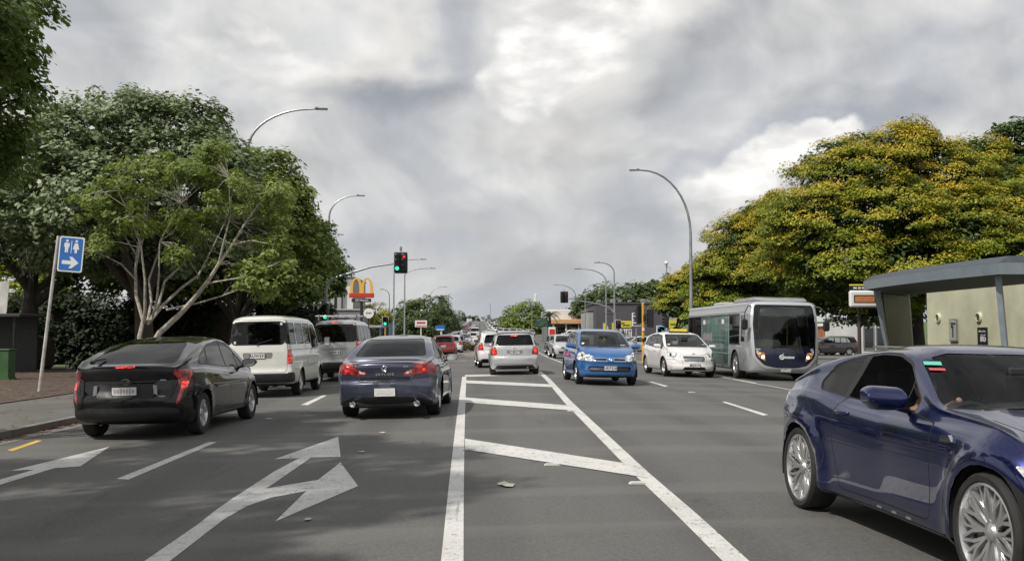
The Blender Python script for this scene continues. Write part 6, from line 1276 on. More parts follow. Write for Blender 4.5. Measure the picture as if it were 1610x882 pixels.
    for x in (-.55, .55):
        m = MB(); m.lathe([(.05, 0), (.052, .16), (.045, .162), (.043, .02), (.0001, .02)], 'y', 20); e = m.build('exhaust_tip', 'chrome', t, loc=(x, -2.26, .275), rot=(math.pi * 0, 0, math.pi)); e['fixed_color'] = 1
    m = MB(); m.box((0, -2.1, .26), (1.2, .3, .12), bev=.03); m.build('silencer', 'black_plastic', t)['fixed_color'] = 1
WAGON = dict(top=[(-2.2, 1.40), (-2.05, 1.45), (-1.6, 1.485), (-1.0, 1.51), (-.2, 1.515), (.3, 1.48), (.65, 1.34), (1.25, 1.0), (1.75, .90), (2.05, .80), (2.2, .66)],
    belt=[(-2.2, .95), (-1.5, .96), (0, .93), (1.2, .88), (1.8, .79), (2.2, .55)], low=[(-2.2, .30), (-1.8, .2), (1.8, .2), (2.2, .22)],
    wid=[(-2.2, .80), (-1.9, .83), (-1.2, .848), (1.3, .848), (1.8, .82), (2.2, .72)], ax=(-1.3, 1.3), wr=.305, tum=.24, bowr=.14, bowf=.3,
    erp=[(.25, .07), (.35, .01), (.60, .0), (.66, .04), (.9, .05), (1.0, .07), (1.42, .30)], rim='five', rimr=.19, tyre_w=.185, seats=(.1, 2, .3), dash=.85, mirz=1.3)
def build_wagon(t, far=False):
    sp = WAGON; s = Shell(sp); s.wheels()
    s.seam('rear', rnd([(-.60, .68), (.60, .68), (.64, .95), (.56, 1.43), (-.56, 1.43), (-.64, .95)], .05), .009, (-3, -1.7), 'tailgate', False)
    s.cut('rear_window', 'rear', rnd([(-.66, 1.01), (.66, 1.01), (.55, 1.37), (-.55, 1.37)], .05), (-3, -1.5), False)
    s.cut('tail_light', 'rear', rnd([(.58, .70), (.80, .68), (.79, .97), (.66, .975), (.60, .9)], .03), (-3, -1.8)); s.cut('tail_light', 'side', rnd([(-2.3, .68), (-2.0, .72), (-2.02, .97), (-2.3, .97)], .03), (-3, -1.9))
    s.cut('brake_light', 'rear', rnd([(.645, .76), (.74, .75), (.745, .88), (.66, .89)], .03), (-3, -1.8))
    s.cut('high_brake_light', 'rear', rnd([(-.12, 1.33), (.12, 1.33), (.12, 1.365), (-.12, 1.365)], .01), (-3, -1.5), False)
    s.cut('chrome_strip', 'rear', [(-.30, .955), (.30, .955), (.30, .975), (-.30, .975)], (-3, -1.8), False)
    s.cut('trim', 'rear', rnd([(-.70, .22), (.70, .22), (.6, .35), (-.6, .35)], .02), (-3, -1.8), False)
    w = rnd([(-1.98, 1.03), (-1.72, 1.37), (-1.2, 1.40), (-.2, 1.41), (.28, 1.38), (.92, 1.03), (.85, .97), (-.5, .99)], .06)
    s.cut('trim', 'side', grow(w, .018)); s.cut('window', 'side', w)
    for a, b in (((-1.18, .9), (-1.12, 1.5)), ((-.12, .9), (-.16, 1.5))): s.line('side', a, b, .06, 'trim')
    for pl in ([(-.12, .30), (-.12, .98)], [(.86, .32), (.88, .92)], [(-.86, .30), (-.93, .55), (-1.12, .72), (-1.15, 1.0)], [(-.86, .31), (.86, .31)]):
        for a, b in zip(pl, pl[1:]): s.line('side', a, b, .01)
    s.cut('windscreen', 'front', rnd([(-.68, 1.01), (.68, 1.01), (.55, 1.43), (-.55, 1.43)], .07), (.1, 1.6), False)
    s.cut('headlight', 'front', rnd([(.46, .60), (.50, .74), (.72, .80), (.80, .66), (.72, .58)], .03), (1.4, 3)); s.cut('grille', 'front', rnd([(-.36, .60), (.36, .60), (.40, .70), (-.40, .70)], .03), (1.6, 3), False); s.cut('lower_grille', 'front', rnd([(-.5, .3), (.5, .3), (.55, .42), (-.55, .42)], .03), (1.6, 3), False)
    out = finish(t, s, sp, dict(body='paint_metallic', tailgate='paint_metallic', tail_light='lamp_red'), {'trim': .004, 'brake_light': -.002})
    interior(t, sp, 'interior_light')
    for x in (1, -1): side_mirror(t, x * .83, .78, 1.02, x, 'paint_metallic', .9)
    handles(t, s, (-.85, .05), .86, 'paint_metallic')
    plate(t, s, .80, False, 'HYM27C')
    plate(t, s, .36, True, 'HYM27C')
    for x in (-.23, .23):
        l, n = surf_y(s, x, .80, False); m = MB(); m.box((x, l.y - .004, .80), (.075, .01, .12)); m.build('plate_surround', 'silver_trim', t)['fixed_color'] = 1
    m = MB(); m.tube([(0, -2.02, 1.0), (.02, -1.99, 1.05), (-.02, -1.93, 1.10)], .012, 6); m.build('rear_wiper', 'black_plastic', t)['fixed_color'] = 1
    for x in (1, -1):
        m = MB(); m.tube([(x * .58, -1.8, 1.45), (x * .575, -1.7, 1.50), (x * .57, -.9, 1.525), (x * .57, .0, 1.52), (x * .58, .15, 1.47)], .014, 6); m.build('roof_rail', 'black_plastic', t)['fixed_color'] = 1
    m = MB(); m.tube([(.42, -2.0, .28), (.42, -2.17, .27)], .03, 10); m.build('exhaust_tip', 'alloy_dark', t)['fixed_color'] = 1
    l, n = surf_y(s, 0, .92, False); m = MB(); m.tube([(.05 * math.cos(q), 0, .034 * math.sin(q)) for q in np.linspace(0, 2 * math.pi, 17)], .006, 5, False); m.build('emblem', 'chrome', t, loc=(0, l.y - .01, .915))['fixed_color'] = 1
HATCH = dict(top=[(-1.85, 1.42), (-1.7, 1.46), (-1.0, 1.51), (-.2, 1.52), (.3, 1.47), (.6, 1.34), (1.1, 1.03), (1.5, .93), (1.75, .82), (1.9, .68)],
    belt=[(-1.85, 1.0), (-1.2, .98), (0, .94), (1.0, .9), (1.5, .81), (1.9, .58)], low=[(-1.85, .30), (-1.5, .2), (1.5, .2), (1.9, .22)],
    wid=[(-1.85, .80), (-1.6, .835), (-1.1, .848), (1.1, .848), (1.5, .82), (1.9, .72)], ax=(-1.2, 1.2), wr=.305, tum=.24, bowr=.12, bowf=.3,
    erp=[(.25, .06), (.35, .0), (.62, .0), (.68, .05), (.95, .06), (1.0, .07), (1.45, .20)], rim='ten', rimr=.2, tyre_w=.185, seats=(.0, 2, .3), dash=.75, mirz=1.3)
def build_hatch(t):
    sp = HATCH; s = Shell(sp); s.wheels()
    s.seam('rear', rnd([(-.58, .62), (.58, .62), (.62, .95), (.56, 1.44), (-.56, 1.44), (-.62, .95)], .05), .009, (-3, -1.4), 'tailgate', False)
    s.cut('rear_window', 'rear', rnd([(-.58, 1.03), (.58, 1.03), (.50, 1.37), (-.50, 1.37)], .06), (-3, -1.3), False)
    s.cut('tail_light', 'rear', rnd([(.60, .74), (.82, .74), (.80, 1.0), (.66, 1.08), (.61, .95)], .03), (-3, -1.5)); s.cut('tail_light', 'side', rnd([(-2.0, .74), (-1.72, .8), (-1.70, 1.03), (-2.0, 1.03)], .03), (-3, -1.5))
    s.cut('brake_light', 'rear', rnd([(.655, .82), (.75, .82), (.74, .93), (.66, .93)], .03), (-3, -1.5))
    s.cut('trim', 'rear', rnd([(-.74, .2), (.74, .2), (.66, .38), (-.66, .38)], .02), (-3, -1.5), False)
    w = rnd([(-1.5, 1.08), (-1.42, 1.37), (-.9, 1.41), (-.2, 1.42), (.25, 1.38), (.85, 1.05), (.8, .98), (-.5, 1.02)], .06)
    s.cut('trim', 'side', grow(w, .018)); s.cut('window', 'side', w)
    for a, b in (((-1.05, .9), (-1.0, 1.5)), ((-.12, .9), (-.16, 1.5))): s.line('side', a, b, .07, 'trim')
    for pl in ([(-.12, .30), (-.12, .98)], [(.8, .32), (.82, .92)], [(-.8, .30), (-.86, .55), (-1.0, .72), (-1.02, 1.0)], [(-.8, .31), (.8, .31)]):
        for a, b in zip(pl, pl[1:]): s.line('side', a, b, .01)
    s.cut('windscreen', 'front', rnd([(-.68, 1.03), (.68, 1.03), (.54, 1.43), (-.54, 1.43)], .07), (.1, 1.5), False)
    s.cut('headlight', 'front', rnd([(.50, .62), (.52, .74), (.72, .86), (.82, .72), (.74, .60)], .03), (1.2, 3)); s.cut('grille', 'front', rnd([(-.36, .62), (.36, .62), (.40, .72), (-.40, .72)], .03), (1.4, 3), False); s.cut('lower_grille', 'front', rnd([(-.5, .3), (.5, .3), (.55, .46), (-.55, .46)], .03), (1.4, 3), False)
    out = finish(t, s, sp, dict(body='paint_solid', tailgate='paint_solid'), {'trim': .004, 'brake_light': -.002})
    interior(t, sp)
    for x in (1, -1): side_mirror(t, x * .83, .70, 1.03, x, 'paint_solid', .9)
    plate(t, s, .78, False, 'FDT610'); plate(t, s, .38, True, 'FDT610')
    m = MB(); m.box((0, -1.78, 1.47), (1.1, .22, .025), bev=.01); m.build('roof_spoiler', 'paint_solid', t)
TIIDA = dict(HATCH, top=[(-2.0, 1.40), (-1.85, 1.44), (-1.2, 1.50), (-.5, 1.535), (0, 1.535), (.4, 1.49), (.75, 1.35), (1.35, 1.04), (1.7, .95), (1.95, .86), (2.12, .74), (2.2, .60)],
    belt=[(-2.0, 1.0), (-1.2, .99), (0, .94), (1.2, .90), (1.75, .82), (2.2, .52)], low=[(-2.0, .30), (-1.6, .2), (1.8, .2), (2.2, .22)],
    wid=[(-2.0, .78), (-1.7, .83), (-1.1, .848), (1.3, .848), (1.8, .825), (2.2, .70)], ax=(-1.28, 1.32), wr=.31, bowf=.36, bows=(.1, 1.3, .14),
    ef=[(.2, .05), (.3, 0), (.42, 0), (.50, .03), (.6, .03), (.66, .0), (.75, .02)], seats=(.12, 2, .3), dash=.98, mirz=1.32, rim='steel', rimr=.2, erp=[(.25, .06), (.35, .0), (.62, .0), (.68, .05), (1.45, .2)])
def build_tiida(t, plate_txt='UKP328'):
    sp = TIIDA; s = Shell(sp); s.wheels()
    s.cut('rear_window', 'rear', rnd([(-.58, 1.03), (.58, 1.03), (.50, 1.36), (-.50, 1.36)], .06), (-3, -1.3), False)
    s.cut('tail_light', 'rear', rnd([(.66, .78), (.82, .78), (.80, 1.2), (.70, 1.2)], .03), (-3, -1.5))
    w = rnd([(-1.55, 1.06), (-1.45, 1.36), (-.9, 1.41), (-.1, 1.43), (.4, 1.38), (1.02, 1.05), (.95, .99), (-.5, 1.01)], .06)
    s.cut('trim', 'side', grow(w, .018)); s.cut('window', 'side', w)
    for a, b in (((-1.05, .9), (-1.0, 1.5)), ((-.05, .9), (-.1, 1.5)), ((.66, .9), (.62, 1.5))): s.line('side', a, b, .06, 'trim')
    for pl in ([(-.05, .30), (-.05, .98)], [(.93, .32), (.95, .92)], [(-.85, .30), (-.9, .55), (-1.04, .72), (-1.05, 1.0)], [(-.85, .31), (.93, .31)]):
        for a, b in zip(pl, pl[1:]): s.line('side', a, b, .01)
    s.cut('windscreen', 'front', rnd([(-.705, 1.04), (.705, 1.04), (.56, 1.46), (-.56, 1.46)], .06), (.1, 1.8), False)
    s.line('front', (.735, .86), (.62, .99), .008, both=True, lim=(.8, 3))
    s.seam('front', rnd([(-.46, .70), (.46, .70), (.46, .74), (.56, .80), (.76, .97), (.70, 1.015), (-.70, 1.015), (-.76, .97), (-.56, .80), (-.46, .74)], .02), .008, (1.0, 3), 'bonnet', False)
    s.cut('headlight', 'front', rnd([(.40, .655), (.46, .69), (.58, .80), (.70, .905), (.78, .87), (.83, .72), (.80, .665)], .03), (1.2, 3)); s.cut('headlight', 'side', rnd([(1.75, .69), (1.95, .70), (2.1, .72), (1.7, .88), (1.58, .86)], .03), (1.4, 3))
    s.cut('chrome_strip', 'front', rnd([(-.44, .655), (.44, .655), (.47, .745), (-.47, .745)], .015), (1.4, 3), False)
    s.cut('grille', 'front', rnd([(.10, .668), (.405, .668), (.43, .722), (.11, .732)], .008), (1.4, 3))
    s.cut('emblem_boss', 'front', rnd([(-.085, .64), (.085, .64), (.095, .755), (-.095, .755)], .02), (1.4, 3), False)
    s.cut('lower_grille', 'front', rnd([(-.60, .44), (-.52, .37), (.52, .37), (.60, .44), (.56, .515), (-.56, .515)], .03), (1.4, 3), False)
    s.cut('trim', 'front', rnd([(-.66, .10), (.66, .10), (.64, .27), (-.64, .27)], .03), (1.4, 3), False)
    out = finish(t, s, sp, dict(body='paint_metallic', bonnet='paint_metallic', emblem_boss='paint_metallic'), {'trim': .004, 'headlight': -.004, 'emblem_boss': -.01})
    for o in out.get('emblem_boss', []): o.pop('fixed_color', None)
    interior(t, sp)
    for x in (1, -1):
        side_mirror(t, x * .84, .86, 1.05, x, 'paint_metallic')
        for xx, z, r in ((.70, .80, .05), (.60, .735, .032)):
            l, n = surf_y(s, x * xx, z); m = MB(); add_disc(m, l + n * .006, n, r, .008); m.build('lamp_cell', 'chrome', [o for o in out['headlight']][0])['fixed_color'] = 1
    handles(t, s, (-.8, .1), .87, 'paint_metallic')
    plate(t, s, .475, True, plate_txt, off=.03)
    l, n = surf_y(s, 0, .70); m = MB(); m.tube([(.04 * math.cos(q), 0, .03 * math.sin(q)) for q in np.linspace(0, 2 * math.pi, 17)], .007, 5, False); m.box((0, 0, 0), (.1, .008, .016)); m.build('emblem', 'chrome', t, loc=(0, l.y + .02, .70))['fixed_color'] = 1
    for x in (-.12, .30):
        m = MB(); m.tube([(x - .3, 1.36, 1.045), (x, 1.385, 1.05), (x + .28, 1.33, 1.055)], .009, 5); m.build('wiper', 'black_plastic', t)['fixed_color'] = 1
    for x, z, w_, h_ in ((-.50, 1.085, .16, .03), (.60, 1.12, .07, .09)):
        sticker(t, s, x, z, w_, h_, 'plate_white')
ZIO = dict(TIIDA, top=[(-2.3, 1.30), (-2.15, 1.36), (-1.5, 1.47), (-.8, 1.54), (-.1, 1.55), (.4, 1.49), (.8, 1.33), (1.45, 1.02), (1.85, .92), (2.1, .82), (2.25, .70), (2.35, .58)],
    belt=[(-2.3, 1.02), (-1.2, .99), (0, .94), (1.2, .90), (1.8, .80), (2.35, .50)], low=[(-2.3, .30), (-1.9, .2), (1.9, .19), (2.35, .2)],
    wid=[(-2.3, .80), (-1.9, .87), (-1.1, .89), (1.3, .89), (1.85, .86), (2.35, .72)], ax=(-1.36, 1.42), wr=.33, bowf=.38, bows=(.1, 1.4, .14), ef=[(.18, .06), (.27, 0), (.38, 0), (.45, .02), (.75, .05)],
    seats=(.1, 2, .3), dash=1.05, rim='five', rimr=.21, tyre_w=.205, erp=[(.25, .06), (.35, .0), (.62, .0), (.68, .05), (1.35, .25)])
def build_zio(t):
    sp = ZIO; s = Shell(sp); s.wheels()
    s.cut('rear_window', 'rear', rnd([(-.58, 1.08), (.58, 1.08), (.50, 1.36), (-.50, 1.36)], .06), (-3, -1.3), False)
    s.cut('tail_light', 'rear', rnd([(.5, .88), (.86, .88), (.84, 1.03), (.5, 1.0)], .03), (-3, -1.5))
    w = rnd([(-1.8, 1.09), (-1.5, 1.32), (-.9, 1.42), (-.1, 1.45), (.4, 1.40), (1.1, 1.05), (1.0, .99), (-.5, 1.02)], .06)
    s.cut('trim', 'side', grow(w, .018)); s.cut('window', 'side', w)
    for a, b in (((-1.05, .9), (-1.0, 1.5)), ((-.05, .9), (-.1, 1.5)), ((.72, .9), (.66, 1.5))): s.line('side', a, b, .06, 'trim')
    for pl in ([(-.05, .30), (-.05, .98)], [(1.0, .32), (1.02, .92)], [(-.9, .30), (-.95, .55), (-1.1, .72), (-1.1, 1.0)], [(-.9, .31), (1.0, .31)]):
        for a, b in zip(pl, pl[1:]): s.line('side', a, b, .01)
    s.cut('windscreen', 'front', rnd([(-.74, 1.02), (.74, 1.02), (.58, 1.46), (-.58, 1.46)], .06), (.1, 1.9), False)
    s.cut('headlight', 'front', rnd([(.45, .655), (.60, .665), (.84, .70), (.86, .82), (.76, .86), (.52, .76)], .03), (1.2, 3)); s.cut('headlight', 'side', rnd([(2.3, .67), (2.3, .86), (1.75, .84), (1.85, .72)], .03), (1.5, 3))
    s.cut('chrome_strip', 'front', rnd([(-.36, .53), (.36, .53), (.385, .725), (-.385, .725)], .02), (1.4, 3), False)
    s.cut('grille', 'front', rnd([(-.335, .545), (.335, .545), (.355, .70), (-.355, .70)], .015), (1.4, 3), False)
    s.cut('lower_grille', 'front', rnd([(-.42, .255), (.42, .255), (.34, .355), (-.34, .355)], .02), (1.4, 3), False)
    s.line('front', (.44, .60), (.86, .60), .008, lim=(1.4, 3)); s.line('front', (.40, .40), (.44, .75), .008, lim=(1.4, 3))
    s.seam('front', rnd([(-.36, .76), (.36, .76), (.56, .82), (.80, .96), (.74, 1.005), (-.74, 1.005), (-.80, .96), (-.56, .82)], .03), .008, (1.0, 3), 'bonnet', False)
    out = finish(t, s, sp, dict(body='paint_solid', bonnet='paint_solid', grille='alloy_dark'), {'trim': .004, 'headlight': -.004})
    interior(t, sp)
    for x in (1, -1):
        side_mirror(t, x * .88, .92, 1.04, x, 'paint_solid')
        for xx, z, r in ((.72, .765, .05), (.58, .73, .04)):
            l, n = surf_y(s, x * xx, z); m = MB(); add_disc(m, l + n * .006, n, r, .008); m.build('lamp_cell', 'chrome', out['headlight'][0])['fixed_color'] = 1
    handles(t, s, (-.8, .15), .87, 'paint_solid')
    plate(t, s, .41, True, 'MQG179', off=.035)
    l, n = surf_y(s, 0, .79); m = MB()
    for a, b, dz in ((.062, .042, 0), (.024, .038, 0), (.05, .016, .012)): m.tube([(a * math.cos(q), 0, b * math.sin(q) + dz) for q in np.linspace(0, 2 * math.pi, 21)], .006, 5, False)
    m.build('emblem', 'alloy_dark', t, loc=(0, l.y + .012, .775))['fixed_color'] = 1
    m = MB(); m.box((0, .1, 1.60), (.62, .16, .10), bev=.03); sg = m.build('taxi_roof_sign', mat('taxi_yellow', (.72, .55, .05), .4), t); sg['fixed_color'] = 1
    m = MB(); m.box((0, .1, 1.535), (.7, .12, .05)); m.build('sign_base', 'black_plastic', sg)['fixed_color'] = 1
    for x, z, w_, h_ in ((-.62, 1.11, .14, .03), (.62, 1.10, .10, .07)):
        sticker(t, s, x, z, w_, h_, 'plate_white')
COUPE = dict(top=[(-2.12, .90), (-2.05, .95), (-1.85, .985), (-1.62, 1.03), (-1.25, 1.165), (-.9, 1.26), (-.5, 1.303), (-.22, 1.305), (.0, 1.272), (.28, 1.14), (.66, .945), (1.3, .87), (1.72, .78), (2.0, .65), (2.12, .54)],
    belt=[(-2.12, .82), (-1.8, .91), (-1.4, .945), (-1.0, .925), (-.6, .865), (0, .84), (.6, .835), (.95, .84), (1.3, .835), (1.65, .74), (2.12, .44)], low=[(-2.12, .28), (-1.8, .17), (1.6, .16), (2.12, .18)],
    wid=[(-2.12, .76), (-1.9, .83), (-1.3, .888), (-.7, .86), (0, .845), (.7, .865), (1.27, .885), (1.7, .85), (2.12, .70)], ax=(-1.30, 1.27), wr=.318, tum=.44, shoulder=.075, roofr=.17, roofk=.84, bowr=.26, bowf=.42, reach=1.0, flare=.036, step=.045, crown=.03, bows=(-.2, .8, .15),
    crease=((.74, .010, .05), (.44, -.014, .16), (.22, .012, .05)), erp=[(.2, .1), (.35, .02), (.6, 0), (.8, .03), (.95, 0)], ef=[(.15, .05), (.25, 0), (.6, .03)], rim='mesh', rimr=.258, rimmat='alloy', tyre_w=.225, tuck=.0, archgap=.035, seats=(-.38, 2, .20), dash=.38, dashz=.80, mirz=1.13, mirdy=-.1, sm=.08)
def build_coupe(t):
    sp = COUPE; s = Shell(sp); s.wheels()
    w = rnd([(-1.10, 1.0), (-1.0, 1.12), (-.75, 1.19), (-.45, 1.225), (-.22, 1.22), (-.02, 1.165), (.31, .945), (.30, .885), (-.25, .895), (-.72, .92), (-1.06, .955)], .04)
    s.cut('trim', 'side', grow(w, .016)); s.cut('window', 'side', w)
    s.line('side', (-.70, .85), (-.60, 1.3), .07, 'trim'); s.line('side', (.14, .8), (.13, 1.1), .012, 'trim')
    door = rnd([(-.64, .26), (.62, .26), (.66, .50), (.64, .83), (.3, .87), (-.66, .91), (-.74, .80), (-.72, .5)], .05)
    s.seam('side', door, .010, None, 'door')
    s.cut('window', 'side', w) if False else None
    s.line('side', (-.9, .205), (.9, .205), .012)
    s.cut('side_marker', 'side', rnd([(1.70, .585), (1.86, .545), (1.88, .60), (1.72, .655)], .01), (1.5, 2.2))
    s.cut('headlight', 'front', rnd([(.40, .52), (.55, .50), (.80, .60), (.84, .70), (.62, .645)], .03), (1.3, 3)); s.cut('headlight', 'side', rnd([(1.95, .56), (2.05, .60), (1.78, .70), (1.68, .70)], .02), (1.5, 3))
    s.cut('lower_grille', 'front', rnd([(-.45, .22), (.45, .22), (.52, .40), (-.52, .40)], .04), (1.4, 3), False)
    s.cut('windscreen', 'front', rnd([(-.72, .915), (.72, .915), (.52, 1.245), (-.52, 1.245)], .06), (-.1, 1.5), False)
    s.line('top', (.60, .9), (.66, 1.9), .008, lim=(.9, 2.0))
    s.cut('rear_window', 'rear', rnd([(-.60, 1.06), (.60, 1.06), (.50, 1.25), (-.50, 1.25)], .06), (-1.75, -.5), False)
    s.cut('tail_light', 'rear', rnd([(.5, .74), (.84, .76), (.82, .90), (.56, .88)], .04), (-3, -1.5)); s.cut('tail_light', 'side', rnd([(-2.15, .72), (-2.15, .88), (-1.88, .885), (-1.96, .78)], .03), (-3, -1.6))
    out = finish(t, s, sp, dict(body='paint_pearl', door='paint_pearl', side_marker='lamp_clear', tail_light='lamp_tail_clear', windscreen='glass_weak', window='glass_clear'), {'trim': .004})
    for o in out['window']:
        if sum(v.co.y for v in o.data.vertices) / len(o.data.vertices) > -.6: o.data.materials[0] = MATS['glass_faint']
    interior(t, sp, 'interior_black')
    m = MB()                                      # dark louvres over the rear window
    for k in range(6):
        f = k / 5; m.box((0, -1.50 + f * .62, 1.115 + f * .16), (1.05 - .14 * f, .07, .008), Matrix.Rotation(R(4), 3, 'X'))
    m.build('window_louvre', 'silver_trim', t)['fixed_color'] = 1
    for x in (1, -1):
        side_mirror(t, x * .82, .20, .955, x, 'paint_pearl', 1.12)
        l, n = surf_x(s, .86, .76, x); m = MB(); m.prism([(.80, .745), (.93, .755), (.90, .79), (.82, .785)], l.x - x * .005, l.x + x * .016, 'yz'); m.build('wing_badge', 'chrome', t)['fixed_color'] = 1
    handles(t, s, (-.60,), .80, 'paint_pearl')
    m = MB()
    l, n = surf_y(s, -.52, 1.215); 
    for z_, mt in ((1.17, 0), (1.14, 1)): pass
    for nm, x, z, w_, h_, mt in (('registration_label', .51, 1.175, .11, .05, mat('label_green', (.12, .5, .36), .5)), ('inspection_label', .52, 1.138, .10, .03, mat('label_red', (.55, .08, .08), .5))):
        sticker(t, s, x, z, w_, h_, mt, nm)
    l, n = surf_x(s, -.25, .235, 1)
    for x in (1, -1):
        for yy in (-.05, .16, .36):
            l, n = surf_x(s, yy, .225, x); m = MB(); m.box((l.x + x * .002, yy, .225), (.004, .06, .014)); m.build('sill_badge', 'silver_trim', t)['fixed_color'] = 1
glass_mat('glass_weak', (.85, .88, .87), .38)
lens_mat('lamp_tail_clear', (.55, .5, .5), scale=40)
VAN = dict(top=[(-2.2, 1.90), (-2.1, 1.94), (-1.5, 1.975), (0, 1.98), (1.0, 1.96), (1.35, 1.88), (1.6, 1.62), (1.95, 1.12), (2.1, .95), (2.2, .80)],
    belt=[(-2.2, 1.05), (0, 1.05), (1.4, 1.02), (1.95, .95), (2.2, .70)], low=[(-2.2, .36), (-1.8, .30), (1.9, .28), (2.2, .3)],
    wid=[(-2.2, .80), (-2.0, .835), (1.5, .845), (2.0, .82), (2.2, .78)], ax=(-1.02, 1.45), wr=.325, tum=.14, roofr=.16, roofk=.88, bowr=.07, bowf=.16, er=.08, flare=.01, crown=.035,
    erp=[(.3, .06), (.4, 0), (.62, 0), (.66, .05), (1.1, .05), (1.9, .16)], rim='steel', rimr=.2, tyre_w=.195, seats=(1.0, 1, .7), dash=1.6, dashz=1.1, mirz=1.7, tuck=.04, crease=((.74, -.010, .02), (.60, -.008, .02)))
def build_van(t, kind):
    sp = dict(VAN)
    if kind == 'new': sp.update(top=[(-2.35, 1.90), (-2.25, 1.95), (-1.5, 1.98), (0, 1.985), (.9, 1.965), (1.3, 1.86), (1.75, 1.45), (2.1, 1.10), (2.28, .98), (2.35, .80)], wid=[(-2.35, .81), (-2.1, .84), (1.5, .848), (2.1, .82), (2.35, .74)], ax=(-1.1, 1.47), belt=[(-2.35, 1.06), (0, 1.06), (1.5, 1.02), (2.1, .9), (2.35, .66)], low=[(-2.35, .36), (-1.8, .30), (1.9, .28), (2.35, .3)])
    s = Shell(sp); s.wheels(); yr = sp['top'][0][0]
    s.seam('rear', rnd([(-.68, .60), (.68, .60), (.70, 1.1), (.64, 1.86), (-.64, 1.86), (-.70, 1.1)], .07), .010, (-3, yr + .4), 'tailgate', False)
    if kind == 'old':
        rw = rnd([(-.62, 1.27), (.62, 1.27), (.585, 1.80), (-.585, 1.80)], .09); s.cut('trim', 'rear', grow(rw, .02), (-3, yr + .5), False); s.cut('rear_window', 'rear', rw, (-3, yr + .5), False)
        s.cut('tail_light', 'rear', rnd([(.70, .80), (.80, .80), (.79, 1.14), (.695, 1.14)], .015), (-3, yr + .3))
        s.cut('brake_light', 'rear', rnd([(.705, .83), (.79, .83), (.79, .95), (.705, .95)], .01), (-3, yr + .3))
        s.cut('trim', 'rear', rnd([(-.84, .36), (.84, .36), (.85, .58), (-.85, .58)], .02), (-3, yr + .3), False); s.cut('trim', 'side', rnd([(yr - .1, .36), (yr + .42, .36), (yr + .36, .55), (yr + .2, .60), (yr - .1, .60)], .02), (-3, yr + .6))
        s.cut('recess', 'rear', rnd([(-.34, .93), (.34, .93), (.36, 1.07), (-.36, 1.07)], .05), (-3, yr + .3), False)
    else:
        rw = rnd([(-.66, 1.25), (.66, 1.25), (.60, 1.82), (-.60, 1.82)], .08); s.cut('rear_window', 'rear', rw, (-3, yr + .5), False)
        s.cut('tail_light', 'rear', rnd([(.71, .84), (.82, .84), (.79, 1.38), (.71, 1.36)], .02), (-3, yr + .3)); s.cut('tail_light', 'side', rnd([(yr - .1, .84), (yr + .12, .9), (yr + .12, 1.36), (yr - .1, 1.36)], .02), (-3, yr + .3))
        s.cut('brake_light', 'rear', rnd([(.72, 1.05), (.80, 1.05), (.80, 1.30), (.72, 1.30)], .02), (-3, yr + .3))
        s.cut('trim', 'rear', rnd([(-.84, .36), (.84, .36), (.86, .62), (-.86, .62)], .02), (-3, yr + .3), False); s.cut('trim', 'side', rnd([(yr - .1, .36), (yr + .40, .36), (yr + .36, .55), (yr + .2, .62), (yr - .1, .62)], .02), (-3, yr + .6))
        s.cut('high_brake_light', 'rear', rnd([(-.1, 1.855), (.1, 1.855), (.1, 1.89), (-.1, 1.89)], .01), (-3, yr + .6), False)
        s.cut('recess', 'rear', rnd([(-.36, 1.00), (.36, 1.00), (.36, 1.06), (-.36, 1.06)], .02), (-3, yr + .3), False)
    for a, b in ((yr + .12, -1.3), (-1.2, -.35), (-.27, .58)):
        w = rnd([(a, 1.28), (b, 1.28), (b, 1.76), (a + .02, 1.76)], .06); s.cut('trim', 'side', grow(w, .02)); s.cut('window', 'side', w)
    w = rnd([(.68, 1.16), (.68, 1.74), (1.16, 1.74), (1.48, 1.50), (1.68, 1.18)], .05); s.cut('trim', 'side', grow(w, .018)); s.cut('window', 'side', w)
    for pl in ([(.62, .38), (.62, 1.84)], [(1.66, .9), (1.78, 1.1)], [(-.33, .45), (-.33, 1.84)], [(yr + .12, 1.13), (.6, 1.13)]):
        for a, b in zip(pl, pl[1:]): s.line('side', a, b, .012)
    s.cut('windscreen', 'front', rnd([(-.72, 1.13), (.72, 1.13), (.62, 1.80), (-.62, 1.80)], .08), (.9, 3), False)
    s.cut('headlight', 'front', rnd([(.5, .66), (.78, .66), (.78, .86), (.5, .82)], .03), (1.4, 3)); s.cut('grille', 'front', rnd([(-.45, .66), (.45, .66), (.45, .8), (-.45, .8)], .03), (1.4, 3), False)
    out = finish(t, s, sp, dict(body='paint_solid' if kind == 'old' else 'paint_metallic', tailgate='paint_solid' if kind == 'old' else 'paint_metallic', rear_window='glass_mid', window='glass_mid', recess='silver_trim'), {'recess': .012, 'brake_light': -.003, 'trim': .002})
    interior(t, dict(sp))
    for x in (1, -1):
        m = MB(); m.box((x * 1.0, 1.62, 1.30), (.16, .07, .26), bev=.03); mr_ = m.build('side_mirror', 'black_plastic', t); mr_['fixed_color'] = 1
        m = MB(); m.box((x * 1.0, 1.582, 1.30), (.13, .006, .22)); m.build('mirror_glass', 'chrome', mr_)['fixed_color'] = 1
        m = MB(); m.tube([(x * .80, 1.66, 1.24), (x * .95, 1.64, 1.25)], .016, 6); m.build('mirror_stalk', 'black_plastic', mr_)['fixed_color'] = 1
    plate(t, s, 1.0 if kind == 'old' else .93, False, 'AUW591' if kind == 'old' else 'GKM284', matp='plate_white', off=.012)
    for x in (-.2, .0, .2) if kind == 'old' else (-.3, .0, .3):
        m = MB(); seat_mb(m, x * 1.6, -.3, .45, .7, True); m.build('passenger_seat', 'interior_grey', t, angle=50)['fixed_color'] = 1
    l, n = surf_y(s, .0, 1.3, False)
